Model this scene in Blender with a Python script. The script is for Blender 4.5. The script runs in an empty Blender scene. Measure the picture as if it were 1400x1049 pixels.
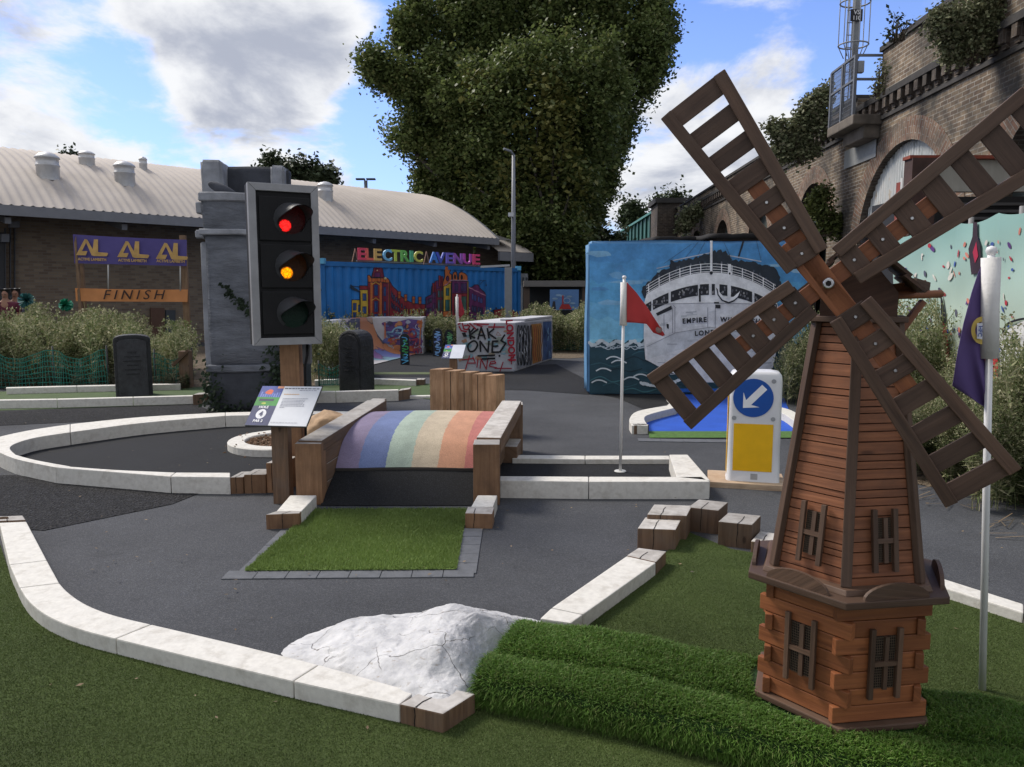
import bpy, bmesh, math, random
import numpy as np
from mathutils import Vector, Matrix, noise as mnoise
random.seed(7); RNG = np.random.default_rng(7)
S = bpy.context.scene
COL = S.collection

# ------------------------------------------------------------------ camera
F = 1050.0; PITCH = math.atan(124.5 / F); CAM = Vector((0, 0, 1.6))
cam = bpy.data.cameras.new('camera'); camo = bpy.data.objects.new('camera', cam); COL.objects.link(camo)
camo.location = CAM; camo.rotation_euler = (math.pi / 2 - PITCH, 0, 0)
cam.sensor_width = 36; cam.lens = 36 * F / 1400; cam.clip_end = 2000; cam.clip_start = 0.05
S.camera = camo

# ------------------------------------------------------------------ world, sun, exposure
S.view_settings.view_transform = 'Standard'; S.view_settings.look = 'None'
S.view_settings.exposure = 0.88
S.view_settings.gamma = 1.0
SUN_EL = math.radians(46); SUN_AZ = math.radians(-58)     # azimuth from +Y, clockwise positive
sd = Vector((math.sin(SUN_AZ) * math.cos(SUN_EL), math.cos(SUN_AZ) * math.cos(SUN_EL), math.sin(SUN_EL)))
sl = bpy.data.lights.new('sun', 'SUN'); sl.energy = 2.3; sl.angle = math.radians(18); sl.color = (1, .93, .83)
so = bpy.data.objects.new('sun', sl); COL.objects.link(so); so.rotation_euler = sd.to_track_quat('Z', 'Y').to_euler()
so.location = (-20, 20, 40)

def N(nt, t, x=0, y=0, **kw):
    n = nt.nodes.new(t)
    for k, v in kw.items():
        if k in n.inputs: n.inputs[k].default_value = v
        else: setattr(n, k, v)
    return n

def make_world():
    w = bpy.data.worlds.new('World'); S.world = w; w.use_nodes = True
    nt = w.node_tree; nt.nodes.clear(); L = nt.links
    out = N(nt, 'ShaderNodeOutputWorld'); bg = N(nt, 'ShaderNodeBackground'); bg.inputs['Strength'].default_value = 0.15
    L.new(bg.outputs[0], out.inputs[0])
    sky = N(nt, 'ShaderNodeTexSky'); sky.sky_type = 'NISHITA'; sky.sun_disc = False
    sky.sun_elevation = SUN_EL; sky.sun_rotation = SUN_AZ; sky.air_density = 1.0; sky.dust_density = 0.35; sky.ozone_density = 2.2
    tc = N(nt, 'ShaderNodeTexCoord')
    sep = N(nt, 'ShaderNodeSeparateXYZ'); L.new(tc.outputs['Generated'], sep.inputs[0])
    def M(op, a, b=None, c=None):
        n = N(nt, 'ShaderNodeMath', operation=op)
        for i, v in enumerate((a, b, c)):
            if v is None: continue
            if isinstance(v, (int, float)): n.inputs[i].default_value = v
            else: L.new(v, n.inputs[i])
        return n.outputs[0]
    # project the direction on a flat cloud layer
    zz = M('ADD', M('MAXIMUM', sep.outputs[2], 0.0), 0.34)
    px = M('DIVIDE', sep.outputs[0], zz); py = M('DIVIDE', sep.outputs[1], zz)
    def cloud(dz):
        cb = N(nt, 'ShaderNodeCombineXYZ'); L.new(px, cb.inputs[0]); L.new(M('SUBTRACT', py, dz), cb.inputs[1])
        n = N(nt, 'ShaderNodeTexNoise', Scale=2.5, Detail=10.0, Roughness=0.6, Distortion=0.3)
        n.noise_dimensions = '3D'
        mp = N(nt, 'ShaderNodeMapping'); mp.inputs['Location'].default_value = CLOUD_OFF
        L.new(cb.outputs[0], mp.inputs[0]); L.new(mp.outputs[0], n.inputs['Vector'])
        return n.outputs[0]
    n0 = cloud(0.0); n1 = cloud(0.10)
    # bumps: where the big clouds of the day stand
    bias = None
    for (u, v, r, a) in CLOUD_BUMPS:
        d = Vector(((u - 700) / F, 0, 0)); b = (524.5 - v) / F
        d = Vector(((u - 700) / F, b * math.sin(PITCH) + math.cos(PITCH), b * math.cos(PITCH) - math.sin(PITCH))).normalized()
        dot = N(nt, 'ShaderNodeVectorMath', operation='DISTANCE'); L.new(tc.outputs['Generated'], dot.inputs[0]); dot.inputs[1].default_value = d
        m = N(nt, 'ShaderNodeMapRange', interpolation_type='SMOOTHSTEP'); L.new(dot.outputs['Value'], m.inputs[0])
        m.inputs[1].default_value = 0; m.inputs[2].default_value = r; m.inputs[3].default_value = a; m.inputs[4].default_value = 0
        bias = m.outputs[0] if bias is None else M('ADD', bias, m.outputs[0])
    back = N(nt, 'ShaderNodeMapRange', interpolation_type='SMOOTHSTEP'); L.new(sep.outputs[1], back.inputs[0]); back.inputs[1].default_value = .45; back.inputs[2].default_value = -.1; back.inputs[3].default_value = 0; back.inputs[4].default_value = .16  # extra unseen cloud added behind the camera to whiten the ambient light
    bias = M('ADD', bias, back.outputs[0])
    dens = M('ADD', n0, bias)
    cov = N(nt, 'ShaderNodeMapRange', interpolation_type='SMOOTHSTEP'); L.new(dens, cov.inputs[0])
    cov.inputs[1].default_value = 0.47; cov.inputs[2].default_value = 0.61
    # thick cloud turns grey below, bright towards the edges and the lit side
    thick = N(nt, 'ShaderNodeMapRange', interpolation_type='SMOOTHSTEP'); L.new(M('ADD', M('MULTIPLY', M('SUBTRACT', n1, 0.5), 2.2), bias), thick.inputs[0])
    thick.inputs[1].default_value = -0.05; thick.inputs[2].default_value = 0.50
    cc = N(nt, 'ShaderNodeMix', data_type='RGBA'); L.new(thick.outputs[0], cc.inputs[0])
    cc.inputs[6].default_value = (3.45, 3.5, 3.6, 1); cc.inputs[7].default_value = (1.65, 1.78, 2.15, 1)
    hz = N(nt, 'ShaderNodeMapRange'); L.new(sep.outputs[2], hz.inputs[0]); hz.inputs[1].default_value = 0.0; hz.inputs[2].default_value = 0.42
    hz.inputs[3].default_value = 0.42; hz.inputs[4].default_value = 0.0
    mixh = N(nt, 'ShaderNodeMix', data_type='RGBA'); L.new(hz.outputs[0], mixh.inputs[0])
    sc = N(nt, 'ShaderNodeMix', data_type='RGBA', blend_type='MULTIPLY'); sc.inputs[0].default_value = 1.0
    L.new(sky.outputs[0], sc.inputs[6]); sc.inputs[7].default_value = SKY_TINT
    L.new(sc.outputs[2], mixh.inputs[6]); mixh.inputs[7].default_value = (2.4, 3.2, 4.3, 1)
    mx = N(nt, 'ShaderNodeMix', data_type='RGBA'); L.new(cov.outputs[0], mx.inputs[0]); L.new(mixh.outputs[2], mx.inputs[6]); L.new(cc.outputs[2], mx.inputs[7])
    L.new(mx.outputs[2], bg.inputs[0])
CLOUD_OFF = (3.1, 1.7, 0.0)
SKY_TINT = (.44, .50, .76, 1)
CLOUD_BUMPS = [(350, 60, .18, .22), (200, 30, .20, .06), (440, 45, .12, .12), (60, 40, .15, .05), (330, 190, .20, .08), (40, 170, .12, .10), (140, 190, .08, .06), (1040, 150, .16, .12), (930, 240, .20, .10), (1085, 110, .08, .10),
               (150, 120, .09, -.14), (215, 150, .07, -.12), (555, 60, .10, -.22), (500, 190, .10, -.14), (960, 30, .12, -.14), (1200, 50, .18, -.24), (560, 230, .10, -.12), (300, 215, .06, -.10), (1000, 60, .06, -.08)]
make_world()

# ------------------------------------------------------------------ photo rays -> points of the place
def ray(u, v):
    a = (u - 700) / F; b = (524.5 - v) / F
    return Vector((a, b * math.sin(PITCH) + math.cos(PITCH), b * math.cos(PITCH) - math.sin(PITCH)))
def G(u, v, z=0.0):
    d = ray(u, v); return CAM + d * ((z - CAM.z) / d.z)
def P(u, v, y):
    d = ray(u, v); return CAM + d * (y / d.y)
def RP(u, v, o, n):
    d = ray(u, v); return CAM + d * ((Vector(o) - CAM).dot(n) / d.dot(n))

# ------------------------------------------------------------------ materials
MATS = {}
def newmat(name):
    m = bpy.data.materials.new(name); m.use_nodes = True; nt = m.node_tree
    return m, nt, nt.links, nt.nodes['Principled BSDF']
def rgb(c, k=1.0): return (c[0] * k, c[1] * k, c[2] * k, 1)
def pm(name, c, rough=.8, var=.25, scale=6, bump=.2, bscale=None, metal=0, spec=.4, dirt=0, dirtc=(.05, .045, .035), stretch=(1, 1, 1), bdist=.01, coat=0):
    if name in MATS: return MATS[name]
    m, nt, L, B = newmat(name)
    tc = N(nt, 'ShaderNodeTexCoord'); mp = N(nt, 'ShaderNodeMapping'); mp.inputs['Scale'].default_value = stretch
    L.new(tc.outputs['Object'], mp.inputs[0])
    n = N(nt, 'ShaderNodeTexNoise', Scale=scale, Detail=6.0, Roughness=.62); L.new(mp.outputs[0], n.inputs['Vector'])
    r = N(nt, 'ShaderNodeMapRange'); L.new(n.outputs[0], r.inputs[0]); r.inputs[1].default_value = .28; r.inputs[2].default_value = .72
    mx = N(nt, 'ShaderNodeMix', data_type='RGBA'); L.new(r.outputs[0], mx.inputs[0])
    mx.inputs[6].default_value = rgb(c, 1 - var); mx.inputs[7].default_value = rgb(c, 1 + var)
    o = mx.outputs[2]
    if dirt:
        n2 = N(nt, 'ShaderNodeTexNoise', Scale=scale * .37, Detail=8.0, Roughness=.7); L.new(mp.outputs[0], n2.inputs['Vector'])
        r2 = N(nt, 'ShaderNodeMapRange'); L.new(n2.outputs[0], r2.inputs[0]); r2.inputs[1].default_value = .5; r2.inputs[2].default_value = .75
        r2.inputs[4].default_value = dirt
        m2 = N(nt, 'ShaderNodeMix', data_type='RGBA'); L.new(r2.outputs[0], m2.inputs[0]); L.new(o, m2.inputs[6]); m2.inputs[7].default_value = rgb(dirtc)
        o = m2.outputs[2]
    L.new(o, B.inputs['Base Color']); B.inputs['Roughness'].default_value = rough; B.inputs['Metallic'].default_value = metal
    B.inputs['Specular IOR Level'].default_value = spec
    if coat: B.inputs['Coat Weight'].default_value = coat
    if bump:
        nb = N(nt, 'ShaderNodeTexNoise', Scale=bscale or scale * 6, Detail=5.0, Roughness=.65); L.new(mp.outputs[0], nb.inputs['Vector'])
        b = N(nt, 'ShaderNodeBump', Strength=bump, Distance=bdist); L.new(nb.outputs[0], b.inputs['Height']); L.new(b.outputs[0], B.inputs['Normal'])
    MATS[name] = m; return m

def wood(name, dark, light, rough=.7, grain=38, along=2.2, bump=.35, grey=None):
    """grain runs along UV.x (metres)"""
    if name in MATS: return MATS[name]
    m, nt, L, B = newmat(name)
    uv = N(nt, 'ShaderNodeUVMap'); uv.uv_map = 'UV'
    mp = N(nt, 'ShaderNodeMapping'); mp.inputs['Scale'].default_value = (along, grain, 1); L.new(uv.outputs[0], mp.inputs[0])
    n = N(nt, 'ShaderNodeTexNoise', Scale=1.0, Detail=7.0, Roughness=.65, Distortion=.7); L.new(mp.outputs[0], n.inputs['Vector'])
    r = N(nt, 'ShaderNodeMapRange'); L.new(n.outputs[0], r.inputs[0]); r.inputs[1].default_value = .3; r.inputs[2].default_value = .7
    mx = N(nt, 'ShaderNodeMix', data_type='RGBA'); L.new(r.outputs[0], mx.inputs[0]); mx.inputs[6].default_value = rgb(dark); mx.inputs[7].default_value = rgb(light)
    # weather patches and knots
    n2 = N(nt, 'ShaderNodeTexNoise', Scale=5.0, Detail=4.0, Roughness=.6); L.new(uv.outputs[0], n2.inputs['Vector'])
    r2 = N(nt, 'ShaderNodeMapRange'); L.new(n2.outputs[0], r2.inputs[0]); r2.inputs[1].default_value = .42; r2.inputs[2].default_value = .72; r2.inputs[4].default_value = .65
    m2 = N(nt, 'ShaderNodeMix', data_type='RGBA'); L.new(r2.outputs[0], m2.inputs[0]); L.new(mx.outputs[2], m2.inputs[6])
    m2.inputs[7].default_value = rgb(grey if grey else [d * .6 for d in dark])
    v = N(nt, 'ShaderNodeTexVoronoi', Scale=1.0, Randomness=1.0); mv = N(nt, 'ShaderNodeMapping'); mv.inputs['Scale'].default_value = (3.1, 7.0, 1); L.new(uv.outputs[0], mv.inputs[0]); L.new(mv.outputs[0], v.inputs['Vector'])
    rk = N(nt, 'ShaderNodeMapRange'); L.new(v.outputs['Distance'], rk.inputs[0]); rk.inputs[1].default_value = .05; rk.inputs[2].default_value = .1; rk.inputs[3].default_value = .8; rk.inputs[4].default_value = 0
    m3 = N(nt, 'ShaderNodeMix', data_type='RGBA'); L.new(rk.outputs[0], m3.inputs[0]); L.new(m2.outputs[2], m3.inputs[6]); m3.inputs[7].default_value = rgb(dark, .45)
    oi = N(nt, 'ShaderNodeObjectInfo'); ov = N(nt, 'ShaderNodeMapRange'); L.new(oi.outputs['Random'], ov.inputs[0]); ov.inputs[3].default_value = .74; ov.inputs[4].default_value = 1.28
    m5 = N(nt, 'ShaderNodeMix', data_type='RGBA', blend_type='MULTIPLY'); m5.inputs[0].default_value = 1; L.new(m3.outputs[2], m5.inputs[6]); L.new(ov.outputs[0], m5.inputs[7])
    L.new(m5.outputs[2], B.inputs['Base Color']); B.inputs['Roughness'].default_value = rough; B.inputs['Specular IOR Level'].default_value = .35
    b = N(nt, 'ShaderNodeBump', Strength=bump, Distance=.004); L.new(n.outputs[0], b.inputs['Height']); L.new(b.outputs[0], B.inputs['Normal'])
    MATS[name] = m; return m

def flat(name, c, rough=.6, emit=0, metal=0, spec=.4):
    if name in MATS: return MATS[name]
    m, nt, L, B = newmat(name)
    n = N(nt, 'ShaderNodeTexNoise', Scale=9.0, Detail=5.0); tc = N(nt, 'ShaderNodeTexCoord'); L.new(tc.outputs['Object'], n.inputs['Vector'])
    mx = N(nt, 'ShaderNodeMix', data_type='RGBA'); L.new(n.outputs[0], mx.inputs[0]); mx.inputs[6].default_value = rgb(c, .82); mx.inputs[7].default_value = rgb(c, 1.15)
    L.new(mx.outputs[2], B.inputs['Base Color']); B.inputs['Roughness'].default_value = rough; B.inputs['Metallic'].default_value = metal; B.inputs['Specular IOR Level'].default_value = spec
    if emit: B.inputs['Emission Color'].default_value = rgb(c); B.inputs['Emission Strength'].default_value = emit
    MATS[name] = m; return m

def paint_mat():
    m, nt, L, B = newmat('mural_paint')
    a = N(nt, 'ShaderNodeVertexColor'); a.layer_name = 'Col'
    tc = N(nt, 'ShaderNodeTexCoord'); n = N(nt, 'ShaderNodeTexNoise', Scale=5.0, Detail=7.0, Roughness=.7); L.new(tc.outputs['Object'], n.inputs['Vector'])
    r = N(nt, 'ShaderNodeMapRange'); L.new(n.outputs[0], r.inputs[0]); r.inputs[1].default_value = .3; r.inputs[2].default_value = .7; r.inputs[3].default_value = .68; r.inputs[4].default_value = 1.18
    mx = N(nt, 'ShaderNodeMix', data_type='RGBA', blend_type='MULTIPLY'); mx.inputs[0].default_value = 1; L.new(a.outputs[0], mx.inputs[6]); L.new(r.outputs[0], mx.inputs[7])
    L.new(mx.outputs[2], B.inputs['Base Color']); B.inputs['Roughness'].default_value = .6; B.inputs['Specular IOR Level'].default_value = .3
    return m
PAINT = paint_mat()

def leafmat(name, cols, rough=.6, trans=.25):
    """colour per leaf (random per island)"""
    m, nt, L, B = newmat(name)
    g = N(nt, 'ShaderNodeNewGeometry'); cr = N(nt, 'ShaderNodeValToRGB'); L.new(g.outputs['Random Per Island'], cr.inputs[0])
    e = cr.color_ramp.elements
    for i, c in enumerate(cols):
        p = i / (len(cols) - 1)
        if i == 0: e[0].position = 0; e[0].color = rgb(c)
        elif i == len(cols) - 1: e[len(e) - 1].position = 1; e[len(e) - 1].color = rgb(c)
        else: q = e.new(p); q.color = rgb(c)
    tc = N(nt, 'ShaderNodeTexCoord'); n = N(nt, 'ShaderNodeTexNoise', Scale=.7, Detail=3.0); L.new(tc.outputs['Object'], n.inputs['Vector'])
    r = N(nt, 'ShaderNodeMapRange'); L.new(n.outputs[0], r.inputs[0]); r.inputs[1].default_value = .3; r.inputs[2].default_value = .7; r.inputs[3].default_value = .7; r.inputs[4].default_value = 1.3
    mx = N(nt, 'ShaderNodeMix', data_type='RGBA', blend_type='MULTIPLY'); mx.inputs[0].default_value = 1; L.new(cr.outputs[0], mx.inputs[6]); L.new(r.outputs[0], mx.inputs[7])
    L.new(mx.outputs[2], B.inputs['Base Color']); B.inputs['Roughness'].default_value = rough; B.inputs['Specular IOR Level'].default_value = .3
    if trans:
        t = N(nt, 'ShaderNodeBsdfTranslucent'); L.new(mx.outputs[2], t.inputs[0]); ms = N(nt, 'ShaderNodeMixShader'); ms.inputs[0].default_value = trans
        L.new(B.outputs[0], ms.inputs[1]); L.new(t.outputs[0], ms.inputs[2]); L.new(ms.outputs[0], nt.nodes['Material Output'].inputs[0])
    return m

# ------------------------------------------------------------------ objects
ORIG = {}
def thing(name, label, cat, loc, group=None):
    o = bpy.data.objects.new(name, None); COL.objects.link(o); o.location = Vector(loc); o.empty_display_size = .1
    o['label'] = label; o['category'] = cat
    if group: o['group'] = group
    ORIG[o] = Vector(loc); return o
def link_mesh(name, me, mat, parent=None, mod=None):
    o = bpy.data.objects.new(name, me); COL.objects.link(o)
    mats = mat if isinstance(mat, (list, tuple)) else [mat]
    for m in mats: me.materials.append(m)
    if parent is not None: o.parent = parent; ORIG[o] = ORIG[parent]
    return o
class MB:
    def __init__(s): s.v = []; s.f = []; s.uv = []; s.mi = []; s.sm = []
    def face(s, pts, uvs=None, mi=0, smooth=False):
        b = len(s.v); s.v += [tuple(p) for p in pts]; s.f.append(tuple(range(b, b + len(pts))))
        s.uv += [tuple(u) for u in uvs] if uvs else [(p[0], p[2]) for p in pts]
        s.mi.append(mi); s.sm.append(smooth)
    def box(s, c, size, M=None, mi=0, taper=None, seed=None):
        """c centre, size (x,y,z); M a 3x3 or 4x4 frame; UV.x along the longest side"""
        hx, hy, hz = [q / 2 for q in size]; M = M or Matrix.Identity(4)
        if len(M) == 3: M = M.to_4x4()
        c = Vector(c); ax = max(range(3), key=lambda i: size[i])
        co = {}
        for i in (-1, 1):
            for j in (-1, 1):
                for k in (-1, 1):
                    tx = ty = 1.0
                    if taper and k > 0: tx, ty = taper
                    co[i, j, k] = Vector((i * hx * tx, j * hy * ty, k * hz))
        off = (random.random() * 20, random.random() * 20)
        for q in (((-1, -1, -1), (-1, -1, 1), (-1, 1, 1), (-1, 1, -1)), ((1, -1, -1), (1, 1, -1), (1, 1, 1), (1, -1, 1)),
                  ((-1, -1, -1), (1, -1, -1), (1, -1, 1), (-1, -1, 1)), ((-1, 1, -1), (-1, 1, 1), (1, 1, 1), (1, 1, -1)),
                  ((-1, -1, -1), (-1, 1, -1), (1, 1, -1), (1, -1, -1)), ((-1, -1, 1), (1, -1, 1), (1, 1, 1), (-1, 1, 1))):
            pts = [co[t] for t in q]; oth = [i for i in range(3) if i != ax]
            uvs = [(p[ax] + off[0], p[oth[0]] + 1.31 * p[oth[1]] + off[1]) for p in pts]
            s.face([M @ (c + p) for p in pts], uvs, mi)
    def bar(s, a, b, w, h, up=Vector((0, 0, 1)), mi=0):
        """rectangular bar from a to b; w across, h along up"""
        a = Vector(a); b = Vector(b); d = (b - a); L = d.length; d.normalize()
        x = d.cross(up)
        if x.length < 1e-4: x = d.cross(Vector((1, 0, 0)))
        x.normalize(); u = x.cross(d).normalized()
        M = Matrix((d, x, u)).transposed().to_4x4(); M.translation = (a + b) / 2
        s.box((0, 0, 0), (L, w, h), M, mi)
    def prism(s, poly, n, h, mi=0, cap=True, both=True):
        """poly: 3D points; extruded by vector n*h"""
        n = Vector(n) * h; a = [Vector(p) for p in poly]; b = [p + n for p in a]
        o = (random.random() * 9, random.random() * 9); per = 0
        for i in range(len(a)):
            j = (i + 1) % len(a); l = (a[j] - a[i]).length; hh = n.length
            s.face([a[i], a[j], b[j], b[i]], [(per + o[0], o[1]), (per + l + o[0], o[1]), (per + l + o[0], o[1] + hh), (per + o[0], o[1] + hh)], mi); per += l
        if cap:
            s.face(b, [(p.x + o[0], p.y + p.z + o[1]) for p in b], mi)
            if both: s.face(a[::-1], [(p.x + o[0], p.y + p.z + o[1]) for p in a[::-1]], mi)
    def tube(s, pts, r, n=8, mi=0, cap=True, smooth=True):
        pts = [Vector(p) for p in pts]; rs = r if isinstance(r, (list, tuple)) else [r] * len(pts)
        rings = []; prev = None; o = random.random() * 9; l = 0; ls = []
        for i, p in enumerate(pts):
            t = (pts[min(i + 1, len(pts) - 1)] - pts[max(i - 1, 0)]).normalized()
            if prev is None: x = t.orthogonal().normalized()
            else: x = (prev - t * prev.dot(t)).normalized()
            prev = x; y = t.cross(x)
            if i: l += (p - pts[i - 1]).length
            ls.append(l)
            rings.append([p + (x * math.cos(2 * math.pi * k / n) + y * math.sin(2 * math.pi * k / n)) * rs[i] for k in range(n)])
        b = len(s.v)
        for ri, rg in enumerate(rings): s.v += [tuple(q) for q in rg]
        for i in range(len(rings) - 1):
            for k in range(n):
                k2 = (k + 1) % n; s.f.append((b + i * n + k, b + i * n + k2, b + (i + 1) * n + k2, b + (i + 1) * n + k))
                ra = rs[i] * 6.28 / n
                s.uv += [(ls[i] + o, k * ra + o), (ls[i] + o, (k + 1) * ra + o), (ls[i + 1] + o, (k + 1) * ra + o), (ls[i + 1] + o, k * ra + o)]
                s.mi.append(mi); s.sm.append(smooth)
        if cap:
            for q in (tuple(range(b + n - 1, b - 1, -1)), tuple(range(b + (len(rings) - 1) * n, b + len(rings) * n))):
                s.f.append(q); s.uv += [(s.v[i][0], s.v[i][2]) for i in q]; s.mi.append(mi); s.sm.append(False)
    def grid(s, fn, nu, nv, uvf=None, mi=0, smooth=True):
        b = len(s.v)
        for j in range(nv + 1):
            for i in range(nu + 1): s.v.append(tuple(fn(i / nu, j / nv)))
        for j in range(nv):
            for i in range(nu):
                a = b + j * (nu + 1) + i; s.f.append((a, a + 1, a + nu + 2, a + nu + 1))
                for (p, q) in ((i, j), (i + 1, j), (i + 1, j + 1), (i, j + 1)): s.uv.append(uvf(p / nu, q / nv) if uvf else (p / nu, q / nv))
                s.mi.append(mi); s.sm.append(smooth)
    def lathe(s, prof, c, M=None, n=24, mi=0, smooth=True):
        """prof: (r,z) list"""
        M = M or Matrix.Translation(Vector(c)); pts = prof
        def fn(u, v):
            i = round(v * (len(pts) - 1)); r, z = pts[i]; a = u * 2 * math.pi
            return M @ Vector((r * math.cos(a), r * math.sin(a), z))
        s.grid(fn, n, len(pts) - 1, mi=mi, smooth=smooth)
    def build(s, name, mat, parent=None, bevel=0, label=None, cat=None, group=None, kind=None, loc=None, weld=False):
        if parent is not None: o0 = ORIG[parent]
        else:
            a = np.array(s.v); o0 = Vector(loc) if loc is not None else Vector(((a[:, 0].min() + a[:, 0].max()) / 2, (a[:, 1].min() + a[:, 1].max()) / 2, a[:, 2].min()))
        me = bpy.data.meshes.new(name); me.from_pydata([(p[0] - o0.x, p[1] - o0.y, p[2] - o0.z) for p in s.v], [], s.f)
        uvl = me.uv_layers.new(name='UV')
        if len(s.uv) == len(me.loops): uvl.data.foreach_set('uv', np.array(s.uv, dtype=np.float32).ravel())
        me.polygons.foreach_set('material_index', s.mi); me.polygons.foreach_set('use_smooth', s.sm)
        if weld or bevel:
            bm = bmesh.new(); bm.from_mesh(me); bmesh.ops.remove_doubles(bm, verts=bm.verts, dist=1e-5)
            if bevel:
                es = [e for e in bm.edges if len(e.link_faces) == 2 and e.calc_face_angle(0) > .5]
                bmesh.ops.bevel(bm, geom=es, offset=bevel, segments=2, profile=.6, affect='EDGES', clamp_overlap=True)
            bmesh.ops.recalc_face_normals(bm, faces=bm.faces)
            bm.to_mesh(me); bm.free()
        me.validate(); me.update()
        o = link_mesh(name, me, mat, parent)
        if parent is None: o.location = o0; ORIG[o] = o0
        tag(o, label, cat, group, kind); return o
def tag(o, label=None, cat=None, group=None, kind=None):
    if label: o['label'] = label
    if cat: o['category'] = cat
    if group: o['group'] = group
    if kind: o['kind'] = kind
    return o
def struct(o): o['kind'] = 'structure'; return o
def np_mesh(name, V, Fc, mat, parent=None, nper=4, loc=None, smooth=False, cols=None, **tags):
    """V (n,3) array, Fc (m,nper) indices"""
    o0 = ORIG[parent] if parent is not None else Vector(loc if loc is not None else (float(V[:, 0].mean()), float(V[:, 1].mean()), float(V[:, 2].min())))
    V = V - np.array(o0)
    me = bpy.data.meshes.new(name); me.vertices.add(len(V)); me.vertices.foreach_set('co', V.astype(np.float32).ravel())
    me.loops.add(Fc.size); me.loops.foreach_set('vertex_index', Fc.astype(np.int32).ravel())
    me.polygons.add(len(Fc)); me.polygons.foreach_set('loop_start', np.arange(0, Fc.size, nper, dtype=np.int32)); me.polygons.foreach_set('loop_total', np.full(len(Fc), nper, dtype=np.int32))
    me.update(calc_edges=True); me.validate()
    o = link_mesh(name, me, mat, parent)
    if parent is None: o.location = o0; ORIG[o] = o0
    tag(o, **tags); return o
def copy_tree(o, parent=None):
    c = o.copy(); COL.objects.link(c)
    if parent is not None: c.parent = parent
    for ch in list(o.children): copy_tree(ch, c)
    return c

_curves = []
def text(parent, name, body, size, M, mat, bold=0.0, ext=.002, sx=1.0, shear=0, align='CENTER', space=1.0, label=None):
    cu = bpy.data.curves.new('t', 'FONT'); cu.body = body; cu.size = size; cu.extrude = ext; cu.offset = bold; cu.shear = shear
    cu.align_x = align; cu.align_y = 'CENTER'; cu.space_character = space; cu.resolution_u = 3
    t = bpy.data.objects.new('t', cu); COL.objects.link(t)
    bpy.context.view_layer.update(); dg = bpy.context.evaluated_depsgraph_get()
    me = bpy.data.meshes.new_from_object(t.evaluated_get(dg)); bpy.data.objects.remove(t); me.name = name
    me.transform(Matrix.Translation(-ORIG[parent]) @ M @ Matrix.Diagonal((sx, 1, 1, 1))); me.polygons.foreach_set('use_smooth', [False] * len(me.polygons))
    o = link_mesh(name, me, mat, parent)
    if label: o['label'] = label
    return o
def frame(o, x, y):
    x = Vector(x).normalized(); y = Vector(y); z = x.cross(y).normalized(); y = z.cross(x)
    M = Matrix((x, y, z)).transposed().to_4x4(); M.translation = Vector(o); return M

class Canvas:
    """painted figures on a real surface: plane (o,n), outlines given as rays of the photo and laid on that plane"""
    def __init__(s, o, n, layer=.0004, base=.002, conv=None):
        s.o = Vector(o); s.n = Vector(n).normalized(); s.k = 0; s.layer = layer; s.base = base; s.polys = []; s.conv = conv or (lambda x, y: (x, y))
    def pt(s, x, y):
        u, v = s.conv(x, y); return RP(u, v, s.o, s.n)
    def poly(s, c, pts, bump=True):
        s.k += 1; s.polys.append((c, [s.pt(*p) + s.n * (s.base + s.k * s.layer) for p in pts]))
    def stroke(s, c, pts, w, closed=False):
        s.k += 1
        if closed: pts = list(pts) + [pts[0]]
        for (a, b) in zip(pts, pts[1:]):
            dx, dy = b[0] - a[0], b[1] - a[1]; l = math.hypot(dx, dy) or 1; e = w * .28 / l
            ax, ay, bx, by = a[0] - dx * e, a[1] - dy * e, b[0] + dx * e, b[1] + dy * e
            nx, ny = -dy / l * w / 2, dx / l * w / 2
            s.k += .25
            s.polys.append((c, [s.pt(*p) + s.n * (s.base + s.k * s.layer) for p in ((ax + nx, ay + ny), (bx + nx, by + ny), (bx - nx, by - ny), (ax - nx, ay - ny))]))
    def curve(s, c, pts, w, closed=False, n=6): s.stroke(c, smooth2(pts, n, closed), w, closed)
    def rect(s, c, x0, y0, x1, y1): s.poly(c, [(x0, y0), (x1, y0), (x1, y1), (x0, y1)])
    def ell(s, c, x, y, rx, ry, n=14, jit=0):
        s.poly(c, [(x + rx * math.cos(t) * (1 + jit * random.uniform(-1, 1)), y + ry * math.sin(t) * (1 + jit * random.uniform(-1, 1))) for t in [2 * math.pi * i / n for i in range(n)]])
    def build(s, name, parent, cuts=None, disp=None, mat=None, label=None):
        bm = bmesh.new(); cl = bm.loops.layers.color.new('Col'); o0 = ORIG[parent]
        for c, pts in s.polys:
            vs = [bm.verts.new(p - o0) for p in pts]
            try: f = bm.faces.new(vs)
            except ValueError: continue
            f.normal_update()
            if f.normal.dot(s.n) < 0: f.normal_flip()
            for l in f.loops: l[cl] = (*[max(q, 0) ** (1 / 2.2) for q in c], 1)
        if cuts:
            for (po, pn) in cuts: bmesh.ops.bisect_plane(bm, geom=bm.verts[:] + bm.edges[:] + bm.faces[:], plane_co=Vector(po) - o0, plane_no=pn)
        if disp:
            for v in bm.verts: v.co += s.n * disp(v.co + o0)
        me = bpy.data.meshes.new(name); bm.to_mesh(me); bm.free()
        o = link_mesh(name, me, mat or PAINT, parent)
        if label: o['label'] = label
        return o
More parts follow.
